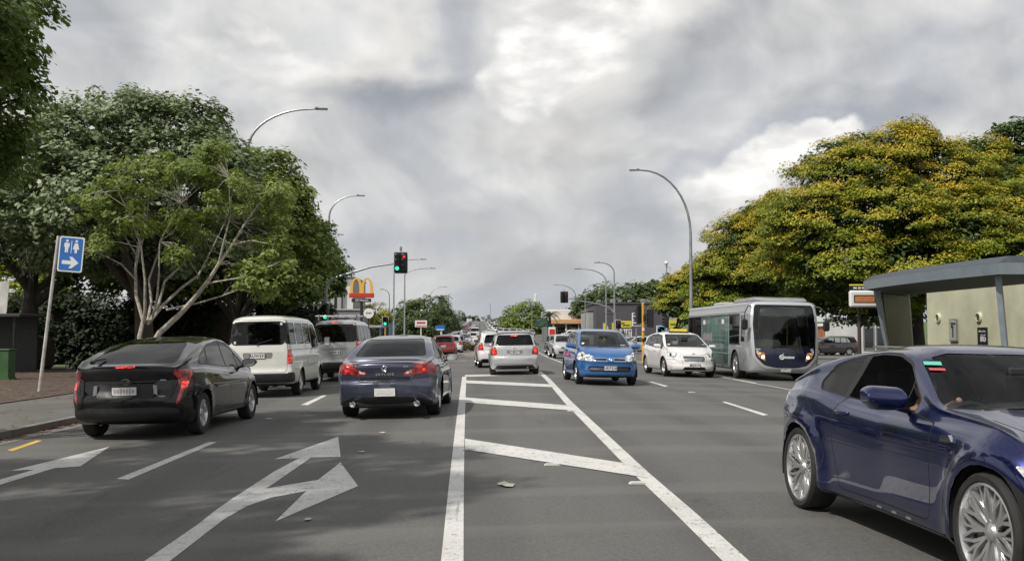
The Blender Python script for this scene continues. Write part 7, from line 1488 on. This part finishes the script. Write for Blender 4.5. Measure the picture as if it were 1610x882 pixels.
    m = MB(); m.tube([(-.02, l.y - .03, 1.245), (.0, l.y - .03, 1.29), (.34, l.y - .0, 1.38)] if kind == 'old' else [(.0, l.y - .03, 1.24), (-.3, l.y - .01, 1.32)], .012, 5); m.build('rear_wiper', 'black_plastic', t)['fixed_color'] = 1
    m = MB(); m.box((0, yr + .5, .33), (1.2, .6, .1), bev=.03); m.tube([(.35, yr + .6, .28), (.35, yr + .1, .27)], .03, 8); m.build('silencer', 'black_plastic', t)['fixed_color'] = 1
    m = MB()
    for yw in sp['ax']: m.tube([(-.7, yw, .33), (.7, yw, .33)], .05, 8)
    m.box((0, 0, .34), (.9, 3.2, .06)); m.build('axle_and_frame', 'gap_black', t)['fixed_color'] = 1
    if kind == 'old':
        for x, z in ((-.55, 1.32), (.54, 1.755)):
            l, n = surf_y(s, x, z, False); m = MB(); m.box((0, 0, 0), (.05, .003, .06), bev=.0); m.build('sticker', 'plate_white', t, loc=(x, l.y - .004, z))['fixed_color'] = 1
    else:
        m = MB()
        for y in (-1.6, .3):
            m.tube([(-.72, y, 2.10), (.72, y, 2.10)], .02, 6)
            for x in (-.62, .62): m.box((x, y, 2.03), (.04, .06, .14))
        for x in (-.6, 0.0, .6): m.tube([(x, -2.0, 2.13), (x, .6, 2.13)], .016, 6)
        m.build('roof_rack', 'alloy_dark', t)['fixed_color'] = 1
# ================================================================ bus
def bus_wrap_mat():
    m = mat('bus_wrap', (.1, .3, .25), .3, coat=.6); g = NT(m.node_tree); p = g.n['Principled BSDF']; tc = g.new('ShaderNodeTexCoord')
    v = g.vm('MULTIPLY', tc.outputs['Object'], (1, 1, .13))
    n = g.noise(v, 3.0, 5, .6, .6); n2 = g.noise(tc.outputs['Object'], .9, 3, .5)
    c = g.mix(g.mr(n, .42, .62), (.035, .06, .06), (.05, .19, .15)); c = g.mix(g.mr(n, .60, .72), c, (.30, .42, .39)); c = g.mix(g.mr(n2, .40, .62), c, (.05, .055, .055))
    g.l.new(c, p.inputs['Base Color']); return m
bus_wrap_mat()
mat('bus_silver', (.40, .415, .43), .34, .4, coat=.5, var=.1, vscale=1.5); mat('bus_silver_light', (.58, .59, .60), .3, .45, coat=.5); mat('bus_navy', (.006, .011, .034), .2, 0, coat=1.)
glass_mat('bus_side_glass', (.16, .18, .18))
BUS = dict(top=[(-4.7, 2.70), (-4.5, 2.72), (0, 2.73), (4.3, 2.73), (4.62, 2.70), (4.7, 2.66)], belt=[(-4.7, 2.30), (4.7, 2.30)], low=[(-4.7, .34), (4.7, .26)],
    wid=[(-4.7, 1.17), (-4.5, 1.2), (4.3, 1.2), (4.7, 1.17)], ax=(-2.3, 2.75), wr=.48, tum=.10, roofr=.12, roofk=.72, bowf=.17, bowr=.08, reach=1.0, er=.12, flare=0, shoulder=.02, crown=.06, step=.16,
    ef=[(.3, .05), (.5, .02), (.8, 0), (1.0, .0), (1.6, .06), (2.2, .16), (2.7, .30)], rim='steel', rimr=.30, rimmat='alloy', tyre_w=.27, tuck=.03, archgap=.07, linerz=.34)
def build_bus(t):
    sp = BUS; s = Shell(sp); s.wheels()
    # front mask
    mask = rnd([(-1.02, 1.16), (-1.0, .82), (-.72, .52), (-.35, .445), (.35, .445), (.72, .52), (1.0, .82), (1.02, 1.16), (1.06, 1.9), (.98, 2.56), (-.98, 2.56), (-1.06, 1.9)], .10, 4)
    s.cut('front_surround', 'front', grow(mask, .085), (3.5, 6), False)
    s.cut('front_panel', 'front', mask, (3.5, 6), False)
    s.cut('windscreen', 'front', rnd([(-1.0, 1.13), (-.6, 1.09), (.6, 1.09), (1.0, 1.13), (1.03, 1.9), (.96, 2.53), (-.96, 2.53), (-1.03, 1.9)], .09, 4), (3.5, 6), False)
    s.cut('headlight', 'front', rnd([(.66, .66), (.92, .80), (.98, 1.0), (.70, .93)], .05), (3.5, 6))
    s.cut('bumper_line', 'front', rnd([(-.5, .335), (.62, .335), (.62, .415), (-.5, .415)], .01), (3.5, 6), False)
    # sides
    s.cut('side_glass', 'side', rnd([(-4.55, 1.22), (3.35, 1.22), (3.35, 2.28), (-4.55, 2.28)], .06), None)
    s.cut('side_wrap', 'side', rnd([(-2.0, .42), (2.0, .42), (2.0, 1.2), (2.0, 2.22), (-2.0, 2.22), (-2.0, 1.2)], .02), (-2.9, 2.05))
    s.wheels()
    s.cut('driver_window', 'side', rnd([(3.55, 1.30), (4.05, 1.30), (4.05, 2.20), (3.55, 2.20)], .05))
    s.line('side', (-4.6, 1.20), (3.5, 1.20), .03); s.line('side', (-4.6, .80), (2.2, .80), .015); s.line('side', (3.42, .5), (3.42, 2.3), .015); s.line('side', (-4.6, 2.31), (4.1, 2.31), .02)
    mats = dict(BASEM, body='bus_silver', front_surround='bus_silver_light', front_panel='bus_navy', windscreen='glass_bus', headlight='lamp_amber', side_glass='bus_side_glass', side_wrap='bus_wrap', driver_window='glass_bus', bumper_line='silver_trim')
    out = s.parts(mats, t, {}, {'windscreen': .01, 'front_surround': -.02, 'bumper_line': -.01, 'driver_window': .01})
    for yw in sp['ax']:
        arch_liner(t, s.W, yw, sp['wr'] + .074, sp['wr'], depth=.5, zlo=.34)
        for x in (1, -1): wheel_parts(t, x * (s.W - .165), yw, .48, .27, x, 'steel', .30, 'alloy')
    m = MB(); m.prism([(1.2, 2.70), (1.6, 2.83), (3.9, 2.84), (4.25, 2.72)], -.85, .85, 'yz'); m.build('roof_pod', 'bus_silver', t, angle=30)
    m = MB(); m.box((.0, -1.8, 2.76), (1.2, 1.6, .12), bev=.04); m.build('roof_hatch', 'bus_silver_light', t)
    # destination display behind the top of the windscreen
    m = MB(); m.box((0, 4.26, 2.33), (1.5, .1, .32), bev=.02); d = m.build('destination_display', mat('display_grey', (.42, .40, .41), .5), t)
    m = MB(); m.box((0, 4.19, 2.33), (1.8, .01, .45)); m.build('display_frame', 'interior_black', t)
    # inside
    m = MB(); m.box((0, 4.05, .98), (2.1, .5, .36), bev=.12); m.build('dashboard', 'interior_light', t)
    m = MB(); m.box((.52, 4.14, 1.22), (1.0, .34, .34), bev=.1); m.build('instrument_cowl', mat('cowl_pale', (.45, .43, .38), .6), t)
    m = MB(); c = Vector((.55, 3.75, 1.34)); rt = Matrix.Rotation(R(-50), 3, 'X'); m.tube([c + rt @ Vector((.23 * math.cos(a), 0, .23 * math.sin(a))) for a in np.linspace(0, 2 * math.pi, 21)], .016, 6, False); m.tube([c, c + Vector((0, .15, -.12))], .03, 6); m.build('steering_wheel', 'interior_black', t)
    m = MB(); m.box((0, 0, .60), (2.2, 8.6, .06)); m.build('cabin_floor', 'interior_grey', t)
    for k in range(4):
        for x in (-.72, .72):
            m = MB(); y = 1.3 - k * .95
            for dx in (-.23, .23): seat_mb(m, x + dx, y, .43, .85, False, .7)
            m.build('passenger_seat', mat('seat_blue', (.03, .045, .09), .8), t, angle=50)
    m = MB(); seat_mb(m, .55, 3.15, .5, .78, True, .65); m.build('driver_seat', 'interior_black', t, angle=50)
    for x, y in ((-.55, 3.1), (.28, 2.5), (-.28, 1.2), (.28, -.2)):
        m = MB(); m.tube([(x, y, .6), (x, y, 2.5)], .017, 8); m.build('grab_pole', mat('pole_yellow', (.65, .45, .03), .4), t)
    m = MB(); m.tube([(.25, 2.5, 1.5), (.95, 2.5, 1.5)], .015, 6); m.tube([(.25, 2.5, 1.1), (.95, 2.5, 1.1)], .015, 6); m.box((.62, 2.48, 1.3), (.7, .02, .8)); m.build('driver_screen', 'interior_grey', t)
    # lamps
    for x in (1, -1):
        for xx, z, r, mt in ((.755, .80, .052, 'headlight_lit'), (.87, .885, .05, 'lamp_clear'), (.925, 1.0, .04, 'lamp_clear')):
            l, n = surf_y(s, x * xx, z); m = MB(); add_disc(m, l - n * .004, n, r, .012, 18); m.build('headlamp', mt, out['headlight'][0])
        l, n = surf_y(s, x * .90, 1.055); m = MB()
        if x < 0: add_disc(m, l, n, .055, .012, 18)
        else: m.box(l, (.2, .03, .05), bev=.01)
        m.build('marker_lamp', 'bus_silver_light', t)
        m = MB(); m.tube([(x * 1.0, 4.25, 2.55), (x * 1.22, 4.45, 2.50), (x * 1.36, 4.60, 2.30), (x * 1.38, 4.62, 2.05)], .018, 6); a = m.build('mirror_arm', 'black_plastic', t)
        m = MB(); m.box((x * 1.38, 4.62, 1.88), (.22, .12, .36), bev=.05); m.build('mirror_head', 'black_plastic', a)
        m = MB(); m.box((x * 1.38, 4.556, 1.88), (.18, .006, .30)); m.build('mirror_glass', 'chrome', a)
        m = MB(); l, n = surf_y(s, x * .5, 1.12); m.tube([l + n * .03, l + n * .03 + Vector((-x * .25, 0, .06)), l + n * .03 + Vector((-x * .75, .06, .05))], .012, 5); m.build('wiper', 'black_plastic', t)
    l, n = surf_y(s, 0, .82); tx = text_obj('lettering', 'Go', .13, 'bus_silver_light', t, (.10, l.y + .012, .80), (R(90), 0, math.pi), .004); bpy.data.objects.remove(tx)
    m = MB(); m.tube([(.07 * math.cos(q), 0, .07 * math.sin(q)) for q in np.linspace(0, 2 * math.pi, 21)], .02, 6, False); m.sphere((0, 0, 0), .035, sc=(1, .4, 1)); m.prism([(-.02, .07), (-.07, .15), (-.03, .11)], -.006, .006); m.build('emblem', 'plate_white', t, loc=(.14, l.y + .006, .80))
    tx = text_obj('lettering', 'ebus', .12, 'plate_white', t, (-.08, l.y + .008, .80), (R(90), 0, math.pi), .004, sx=1.1, bold=.008)
    bpy.data.objects.remove(tx); m = MB()
    for k, (w_, h_) in enumerate(((.045, .07), (.04, .07), (.045, .08), (.04, .07), (.045, .07), (.04, .07))): m.box((.03 - k * .055, 0, 0), (w_, .006, h_), bev=.002)
    m.build('lettering', 'plate_white', t, loc=(-.01, l.y + .006, .795))
    plate(t, s, .375, True, 'KZF316', off=.02)
    # window bars, notices and the two side doors' frames
    for x in (1, -1):
        for y in (-3.4, -2.1): 
            m = MB(); m.box((x * 1.2, y, 1.75), (.012, .05, 1.0)); m.build('window_bar', 'black_plastic', t)
        for y in (-2.0, 2.0):
            m = MB(); m.box((x * 1.203, y, 1.32), (.014, .05, 1.8)); m.build('panel_edge', mat('bus_teal_edge', (.24, .36, .35), .4), t)
        m = MB(); m.box((x * 1.203, 0, .86), (.014, 4.0, .03)); m.build('panel_edge', MATS['bus_teal_edge'], t)
        for y in (-1.6, 1.2): 
            m = MB(); m.box((x * 1.205, y, 2.02), (.01, .34, .17)); m.build('notice', 'plate_white', t)
        m = MB()
        for k in range(9): m.box((x * 1.204, -1.75 + k * .16, 1.45), (.008, .10, .20 + .07 * ((k * 7) % 3)))
        m.build('side_lettering', mat('lettering_dusty', (.32, .28, .30), .6), t)
    for x in (.85, -.85):
        m = MB(); m.box((x, -4.72, 1.1), (.12, .03, .5), bev=.01); m.build('tail_light', 'lamp_red', t)
# ================================================================ people (skinned skeletons)
mat('skin', (.42, .24, .17), .55, var=.08, vscale=30); mat('shirt_dark', (.02, .02, .025), .9, bump=.3); mat('shirt_yellow', (.42, .45, .10), .8, bump=.3); mat('shirt_blue', (.05, .08, .16), .9, bump=.3); mat('hair_dark', (.015, .011, .009), .7, bump=.6, bscale=60); mat('trousers', (.02, .022, .03), .9); mat('cap_red', (.35, .03, .03), .8)
def skin_mesh(chains, levels=2):
    """chains: list of (points, radii); a chain whose first point equals an earlier point joins it"""
    vs, rs, es, idx = [], [], [], {}
    for pts, rad in chains:
        prev = None
        for p, r in zip(pts, rad):
            k = tuple(round(c, 4) for c in p)
            if k not in idx: idx[k] = len(vs); vs.append(tuple(p)); rs.append(r)
            i = idx[k]
            if prev is not None and prev != i: es.append((prev, i))
            prev = i
    me = bpy.data.meshes.new('sk'); me.from_pydata(vs, es, []); o = bpy.data.objects.new('sk', me); COL.objects.link(o)
    md = o.modifiers.new('s', 'SKIN'); md.use_smooth_shade = True
    for v, r in zip(me.skin_vertices[0].data, rs): v.radius = (r, r); v.use_root = False
    me.skin_vertices[0].data[0].use_root = True
    sb = o.modifiers.new('b', 'SUBSURF'); sb.levels = levels; sb.render_levels = levels
    dg = bpy.context.evaluated_depsgraph_get(); out = bpy.data.meshes.new_from_object(o.evaluated_get(dg)); bpy.data.objects.remove(o); return out
def hand_chains(w, fwd, up, side, sc=1., curl=1.0):
    """palm and five curled fingers from the wrist w; fwd points along the hand, up is the back of the hand, side is towards the thumb"""
    w, f, u, s = map(Vector, (w, fwd, up, side)); k = sc; palm = w + f * .045 * k; ch = [([tuple(w), tuple(palm)], [.026 * k, .030 * k])]
    for off, L, r in ((.030, .080, .0088), (.010, .088, .0092), (-.011, .082, .0088), (-.031, .065, .0078)):
        a = w + f * .088 * k + s * off * k; d1 = (f * .8 - u * .6 * curl).normalized(); d2 = (f * .1 - u * 1.0 * curl).normalized(); d3 = (-f * .75 - u * .5 * curl).normalized()
        p1 = a + d1 * L * .42 * k; p2 = p1 + d2 * L * .33 * k; p3 = p2 + d3 * L * .28 * k
        ch.append(([tuple(w + f * .02 * k + s * off * .5 * k), tuple(a), tuple(p1), tuple(p2), tuple(p3)], [.011 * k, .0105 * k, r * k, r * .95 * k, r * .8 * k]))
    a = w + f * .03 * k + s * .034 * k; p1 = a + (f * .5 + s * .6 - u * .35).normalized() * .038 * k; p2 = p1 + (f * .7 + s * .1 - u * .6).normalized() * .03 * k
    ch.append(([tuple(w + f * .012 * k + s * .01 * k), tuple(a), tuple(p1), tuple(p2)], [.013 * k, .0125 * k, .0105 * k, .0085 * k])); return ch
def person(label, loc, rz, shirt='shirt_dark', hands=None, hz=.95, cap=False, hair='hair_dark', scale=1.):
    """seated figure; origin at the hips, facing local +y; hands: wheel grip points (right, left)"""
    V = Vector; rh, lh = hands or (V((.17, .47, .26)), V((-.17, .47, .26)))
    ch = [([(0, 0, .06), (0, -.02, .2), (0, -.05, .36), (0, -.05, .47), (0, -.03, .56), (0, .0, .63)], [.15, .135, .15, .12, .055, .06])]
    sh = {}
    for s, h in ((1, rh), (-1, lh)):
        S = V((s * .18, -.05, .45)); h = V(h); mid = (S + h) / 2 + V((s * .07, -.06, -.14)); d = (h - mid).normalized(); wr = h - d * .10
        ch.append(([(0, -.05, .47), tuple(S), tuple(mid), tuple(wr)], [.12, .06, .042, .026]))
        hip = V((s * .09, .02, .04)); kn = V((s * .13, .45, .12)); an = V((s * .13, .70, -.24))
        ch.append(([(0, 0, .06), tuple(hip), tuple(kn), tuple(an), tuple(an + V((0, .16, -.02)))], [.15, .095, .065, .042, .035]))
        sh[s] = (wr, d)
    me = skin_mesh(ch, 2); me.materials.clear()
    for q in ('skin', shirt, 'trousers'): me.materials.append(MATS[q])
    bm = bmesh.new(); bm.from_mesh(me)
    for f in bm.faces:
        c = f.calc_center_median(); sleeve = abs(c.x) > .15 and c.y > .13
        f.material_index = 2 if c.z < .08 or (c.y > .15 and c.z < .2 and abs(c.x) < .22 and c.z < .17) else (0 if c.z > .535 or (abs(c.x) > .12 and c.y > .12) else 1)
    # head: egg with nose, brow, ears, lips and eyes sculpted from a sphere
    hm = bmesh.new(); bmesh.ops.create_uvsphere(hm, u_segments=28, v_segments=20, radius=1)
    for v in hm.verts:
        x, y, z = v.co; v.co = V((x * .074, y * .094, z * .118)); 
        if z < -.2: v.co.x *= 1 - .28 * (-z - .2); v.co.y *= 1 - .10 * (-z - .2)
        def gs(px, pz, wx, wz): return math.exp(-((v.co.x - px) / wx) ** 2 - ((v.co.z - pz) / wz) ** 2) * (y > 0)
        v.co.y += .026 * gs(0, -.018, .012, .022) - .012 * gs(.03, .012, .016, .012) - .012 * gs(-.03, .012, .016, .012) + .005 * gs(0, .034, .05, .01) + .007 * gs(0, -.060, .022, .008) + .008 * gs(0, -.10, .02, .014)
        v.co.x += math.copysign(.020, x) * math.exp(-((v.co.y + .005) / .012) ** 2 - ((v.co.z - .0) / .028) ** 2) * (abs(x) > .8)
        v.co += V((0, .02, .715))
    tmp = bpy.data.meshes.new('h'); hm.to_mesh(tmp); hm.free(); n0 = len(bm.faces); bm.from_mesh(tmp)
    for s in (1, -1):
        wr, d = sh[s]; up = V((0, -.25, 1)) - d * V((0, -.25, 1)).dot(d); up.normalize(); side = d.cross(up) * (-1 if s > 0 else 1)
        hmsh = skin_mesh(hand_chains(wr, d, up, side, 1.0), 2); bm.from_mesh(hmsh); bpy.data.meshes.remove(hmsh)
    bm.faces.ensure_lookup_table()
    for f in bm.faces[n0:]: f.material_index = 0
    for f in bm.faces: f.smooth = True
    bm.to_mesh(me); bm.free()
    o = link('person', me, None, loc, (0, 0, rz)); tag(o, label, 'person')
    hb = MB(); hb.sphere((0, .008, .74), .1, 20, 12, (.86, 1.02, 1.12)); keep = [f for f in hb.f if all(not (hb.v[i][1] > .055 and hb.v[i][2] < .79) and hb.v[i][2] > .70 for i in f)]; hb.f = keep; hb.mi = [0] * len(keep)
    hb.build('cap' if cap else 'hair', 'cap_red' if cap else hair, o)
    if cap:
        m = MB(); m.prism([(-.065, .10), (.065, .10), (.05, .17), (0, .185), (-.05, .17)], .785, .795, 'xy'); m.build('cap_peak', 'cap_red', o)
    for s in (1, -1):
        m = MB(); m.sphere((s * .028, .095, .728), .011, 10, 8); m.build('eye', 'plate_white', o)
    return o
# ================================================================ vehicles in place
def put(name, label, cat, build, x, y, rz, color, group=None, scale=1.07, **kw):
    t = thing(name, label, cat, (0, 0, 0), 0, group); build(t, **kw) if kw else build(t); paint_all(t, (*color, 1)); set_down(t, x, y, rz, scale); return t
def set_down(t, x, y, rz, scale=1.):
    """stand a vehicle on the sloping road"""
    f = Vector((-math.sin(rz), math.cos(rz), 0)); s = Vector((math.cos(rz), math.sin(rz), 0)); z = lambda v: gz(x + v.x, y + v.y)
    fz = (z(f * 1.3) - z(f * -1.3)) / 2.6; sz = (z(s * .8) - z(s * -.8)) / 1.6; ff = (f + Vector((0, 0, fz))).normalized(); ss = (s + Vector((0, 0, sz))); ss = (ss - ff * ss.dot(ff)).normalized(); uu = ss.cross(ff)
    Mx = Matrix((ss, ff, uu)).transposed().to_4x4(); Mx.translation = Vector((x, y, gz(x, y) + .002)); t.rotation_euler = Mx.to_euler(); t.location = Mx.translation; t.scale = (scale,) * 3
wagon = put('station_wagon', 'silver station wagon with roof rails stopped in the turning lane', 'car', build_wagon, A(806.5, 560, 38).x, 37.9, 0, (.60, .605, .61))
hatch = put('hatchback', 'white hatchback half hidden behind the silver wagon, brake light on', 'car', build_hatch, A(780, 560, 44).x, 46.3, R(3), (.72, .72, .72))
sky = put('sedan', 'dark blue-grey sedan seen from behind with wide red tail lights', 'car', build_skyline, -1.62, 20.4, R(-2.0), (.06, .068, .105), scale=1.05)
prius = put('hatchback', 'black hatchback with a split rear window, nearest car on the left', 'car', build_prius, -5.28, 17.55, R(-2.0), (.006, .0065, .007))
van_a = put('van', 'cream white van with a large rear window behind the black hatchback', 'van', lambda t: build_van(t, 'old'), A(413, 560, 25.6).x + .0, 27.6, R(-1.0), (.66, .655, .60))
van_b = put('van', 'silver van with a roof rack and brake light beyond the cream van', 'van', lambda t: build_van(t, 'new'), A(528, 560, 33).x - .12, 36.2, R(0), (.50, .50, .50))
tiida = put('hatchback', 'bright blue hatchback driving towards the camera', 'car', build_tiida, A(953, 560, 28.6).x, 30.7, R(182), (.03, .15, .42))
taxi = put('taxi', 'white taxi with a yellow roof sign in front of the bus', 'taxi', build_zio, A(1082, 560, 36).x, 38.0, R(183), (.74, .73, .71))
coupe = put('coupe', 'dark blue sports coupe with pale mesh wheels in the near right corner', 'car', build_coupe, 3.70, 6.97, R(183.5), (.009, .016, .092), scale=1.07)
bus = thing('bus', 'silver and navy single deck bus with green side wrap', 'bus'); build_bus(bus); set_down(bus, 10.45, 38.6, R(181.5), 1.02); bus.scale = (1.05, 1, 1.03)
# people
def ride(car, local, label, **kw):
    bpy.context.view_layer.update(); mw = car.matrix_world; p = mw @ Vector(local); o = person(label, p, 0, **kw); o.rotation_euler = car.rotation_euler; return o
ride(coupe, (.31, -.42, .33), 'driver of the blue coupe in a dark shirt, hands on the wheel', shirt='shirt_dark', hands=(Vector((-.02, .56, .69)), Vector((-.15, .57, .60))))
ride(taxi, (.36, .08, .44), 'taxi driver in a yellow top behind the windscreen', shirt='shirt_yellow', hands=(Vector((.17, .62, .30)), Vector((-.17, .62, .30))))
ride(tiida, (.36, .08, .44), 'driver of the bright blue hatchback, dark top', shirt='shirt_blue', hands=(Vector((.17, .55, .30)), Vector((-.17, .55, .30))))
ride(bus, (.55, 3.15, .98), 'bus driver in a blue shirt at the wheel', shirt='shirt_blue', hands=(Vector((.2, .55, .30)), Vector((-.2, .55, .30))))
ride(wagon, (.36, .02, .44), 'driver of the silver wagon seen through the rear window', shirt='shirt_dark', hands=(Vector((.17, .55, .30)), Vector((-.17, .55, .30))))
ride(sky, (.36, .0, .40), 'driver of the dark sedan, dim behind tinted glass', shirt='shirt_dark', hands=(Vector((.17, .55, .30)), Vector((-.17, .55, .30))))
# ---- further traffic: copies of the cars above, each with its own colour and label
SRC = {'wagon': wagon, 'hatch': hatch, 'sedan': sky, 'van': van_b, 'tiida': tiida, 'suv': wagon, 'old_van': van_a, 'mpv': taxi}
NM = {'wagon': ('station_wagon', 'car'), 'hatch': ('hatchback', 'car'), 'sedan': ('sedan', 'car'), 'van': ('van', 'van'), 'tiida': ('hatchback', 'car'), 'old_van': ('van', 'van'), 'mpv': ('people_carrier', 'car')}
def more(kind, px, y, rz, color, label, group=None, x=None):
    src = SRC[kind]; c = tree_copy(src, (0, 0, 0), 0, (*color, 1)); n, cat = NM[kind]; c.name = n; c['label'] = label; c['category'] = cat
    if 'group' in c: del c['group']
    if group: c['group'] = group
    for o in c.children_recursive:
        if o.name.split('.')[0] in ('brake_light', 'high_brake_light', 'lamp_cell') and o.material_slots and o.material_slots[0].material.name in ('brake_glow', 'lamp_red_lit'): o.material_slots[0].link = 'OBJECT'; o.material_slots[0].material = MATS['lamp_red']
    if kind == 'mpv':
        for o in list(c.children):
            if o.name.startswith('taxi_roof_sign'):
                for q in list(o.children): bpy.data.objects.remove(q)
                bpy.data.objects.remove(o)
    xx = x if x is not None else A(px, 540, y).x; set_down(c, xx, y, R(rz)); return c
WH, SI, BL, GR_, RD, DK = (.70, .70, .69), (.42, .43, .44), (.03, .08, .25), (.12, .125, .13), (.20, .010, .012), (.02, .022, .025)
more('hatch', 699, 68, 0, RD, 'dark red hatchback just right of the dark sedan'); more('hatch', 711, 78, 0, WH, 'white hatchback directly beyond the dark red one'); more('wagon', 719, 90, 0, (.30, .38, .46), 'pale blue wagon beyond the white hatchback')
more('tiida', 731.5, 118, 180, SI, 'silver car facing the camera behind the traffic island'); more('hatch', 876, 76, 182, (.05, .065, .06), 'dark green small car coming through the junction beside the blue one'); more('hatch', 886, 64, 182, SI, 'silver hatchback close behind the bright blue hatchback')
more('hatch', 820, 92, 182, DK, 'black car coming through the junction right of the silver wagon'); more('mpv', 704, 106, 0, (.55, .50, .48), 'pale people carrier beyond the dark red hatchback')
FL = 'small cars on the far left slope'; FR = 'small cars on the far right slope'; rr = random.Random(9)
for i, (px, y, k, c, ln) in enumerate(((743, 138, 'hatch', WH, 'white hatchback beside the traffic island shrub'), (747, 172, 'old_van', WH, 'boxy white van higher up the slope above the island'), (737, 160, 'sedan', GR_, 'grey sedan behind the silver car facing the camera'), (722, 200, 'old_van', WH, 'white van with a dark rear window on the upper left slope'), (712, 132, 'wagon', SI, 'silver wagon left of the silver car facing the camera'), (718, 150, 'mpv', (.10, .14, .13), 'dark green people carrier in the left queue'),
        (735, 215, 'sedan', RD, 'dark red sedan on the upper left slope'), (728, 260, 'wagon', (.12, .17, .15), 'greenish wagon near the top of the slope'), (741, 240, 'hatch', GR_, 'grey hatchback near the top of the slope'), (748, 300, 'wagon', SI, 'pale silver wagon at the top of the slope'))):
    more(k, px, y, 180 if i in (2,) else 0, c, ln, FL)
for i, (px, y, k, c, ln) in enumerate(((771, 175, 'mpv', WH, 'white low car crossing above the white hatchback'), (765, 148, 'hatch', (.6, .6, .55), 'cream car just left of the silver wagon roof'), (778, 158, 'hatch', WH, 'white car above the left edge of the wagon roof'), (789, 200, 'mpv', WH, 'white car, second in the row above the wagon'), (799, 205, 'wagon', WH, 'white wagon in the row above the silver wagon'), (810, 198, 'mpv', SI, 'silver car in the row above the silver wagon'), (820, 192, 'sedan', WH, 'white sedan in the row above the wagon'), (829, 186, 'hatch', WH, 'white car at the right end of the row above the wagon'), (802, 245, 'old_van', WH, 'white van behind the row above the wagon'), (815, 128, 'tiida', DK, 'black car between the wagon roof and the right island'))):
    more(k, px, y, 176 if i < 2 else 150 if y > 180 else 182, c, ln, FR)
# car yard right of the road and cars in the side street
YD = 'cars parked in the yard by the charcoal building'
for px, y, k, rz, c, ln in ((987, 92, 'sedan', 115, SI, 'silver sedan parked under the white signboard'), (1001, 89, 'hatch', 110, (.5, .52, .55), 'pale hatchback parked behind the yellow signal post'), (1020, 90, 'wagon', 105, SI, 'silver wagon parked right of the yellow signal post'), (1036, 92, 'hatch', 100, WH, 'white hatchback parked under the pictorial billboard'), (975, 98, 'tiida', 150, GR_, 'grey hatchback parked under the yellow signboard')): more(k, px, y, rz, c, ln, YD)
for px, y, k, rz, c, ln in ((898, 128, 'sedan', 100, GR_, 'dark sedan at the petrol station forecourt'), (886, 133, 'hatch', 95, WH, 'white hatchback at the petrol station forecourt'), (905, 138, 'van', 100, WH, 'white van at the petrol station forecourt')): more(k, px, y, rz, c, ln, 'cars at the petrol station')
for px, y, k, rz, c, ln in ((1278, 80, 'sedan', 88, (.02, .04, .25), 'bright blue car just right of the bus'), (1304, 78, 'wagon', 90, (.05, .04, .045), 'dark wagon beside the orange brick building'), (1338, 84, 'hatch', 92, GR_, 'grey hatchback in the side street behind the bus stop pole')): more(k, px, y, rz, c, ln, 'cars in the side street right of the bus')
mix = [WH, SI, (.55, .52, .45), GR_, WH, DK, SI, (.03, .07, .2), WH, (.25, .02, .02)]; kn = ['hatch', 'wagon', 'sedan', 'mpv', 'old_van', 'tiida']; cn = ['white', 'silver', 'cream', 'grey', 'white', 'black', 'silver', 'blue', 'white', 'dark red']
for i in range(46):
    left = i % 2; y = 225 + i * 7.0 + rr.uniform(-2, 2); lane = (-1.9, -5.2)[(i // 2) % 2] if left else (4.3, 8.0)[(i // 2) % 2]; k = kn[(i * 5) % 6]; ci = (i * 7) % 10
    more(k, 0, y, (0 if left else 180) + rr.uniform(-2, 2), mix[ci], 'tiny %s %s in the %s queue near the brow of the road' % (cn[ci], {'hatch': 'hatchback', 'wagon': 'wagon', 'sedan': 'sedan', 'mpv': 'people carrier', 'old_van': 'van', 'tiida': 'small car'}[k], 'left' if left else 'right'), 'tiny cars near the brow of the road', x=lane)
print('objects', len(bpy.data.objects))
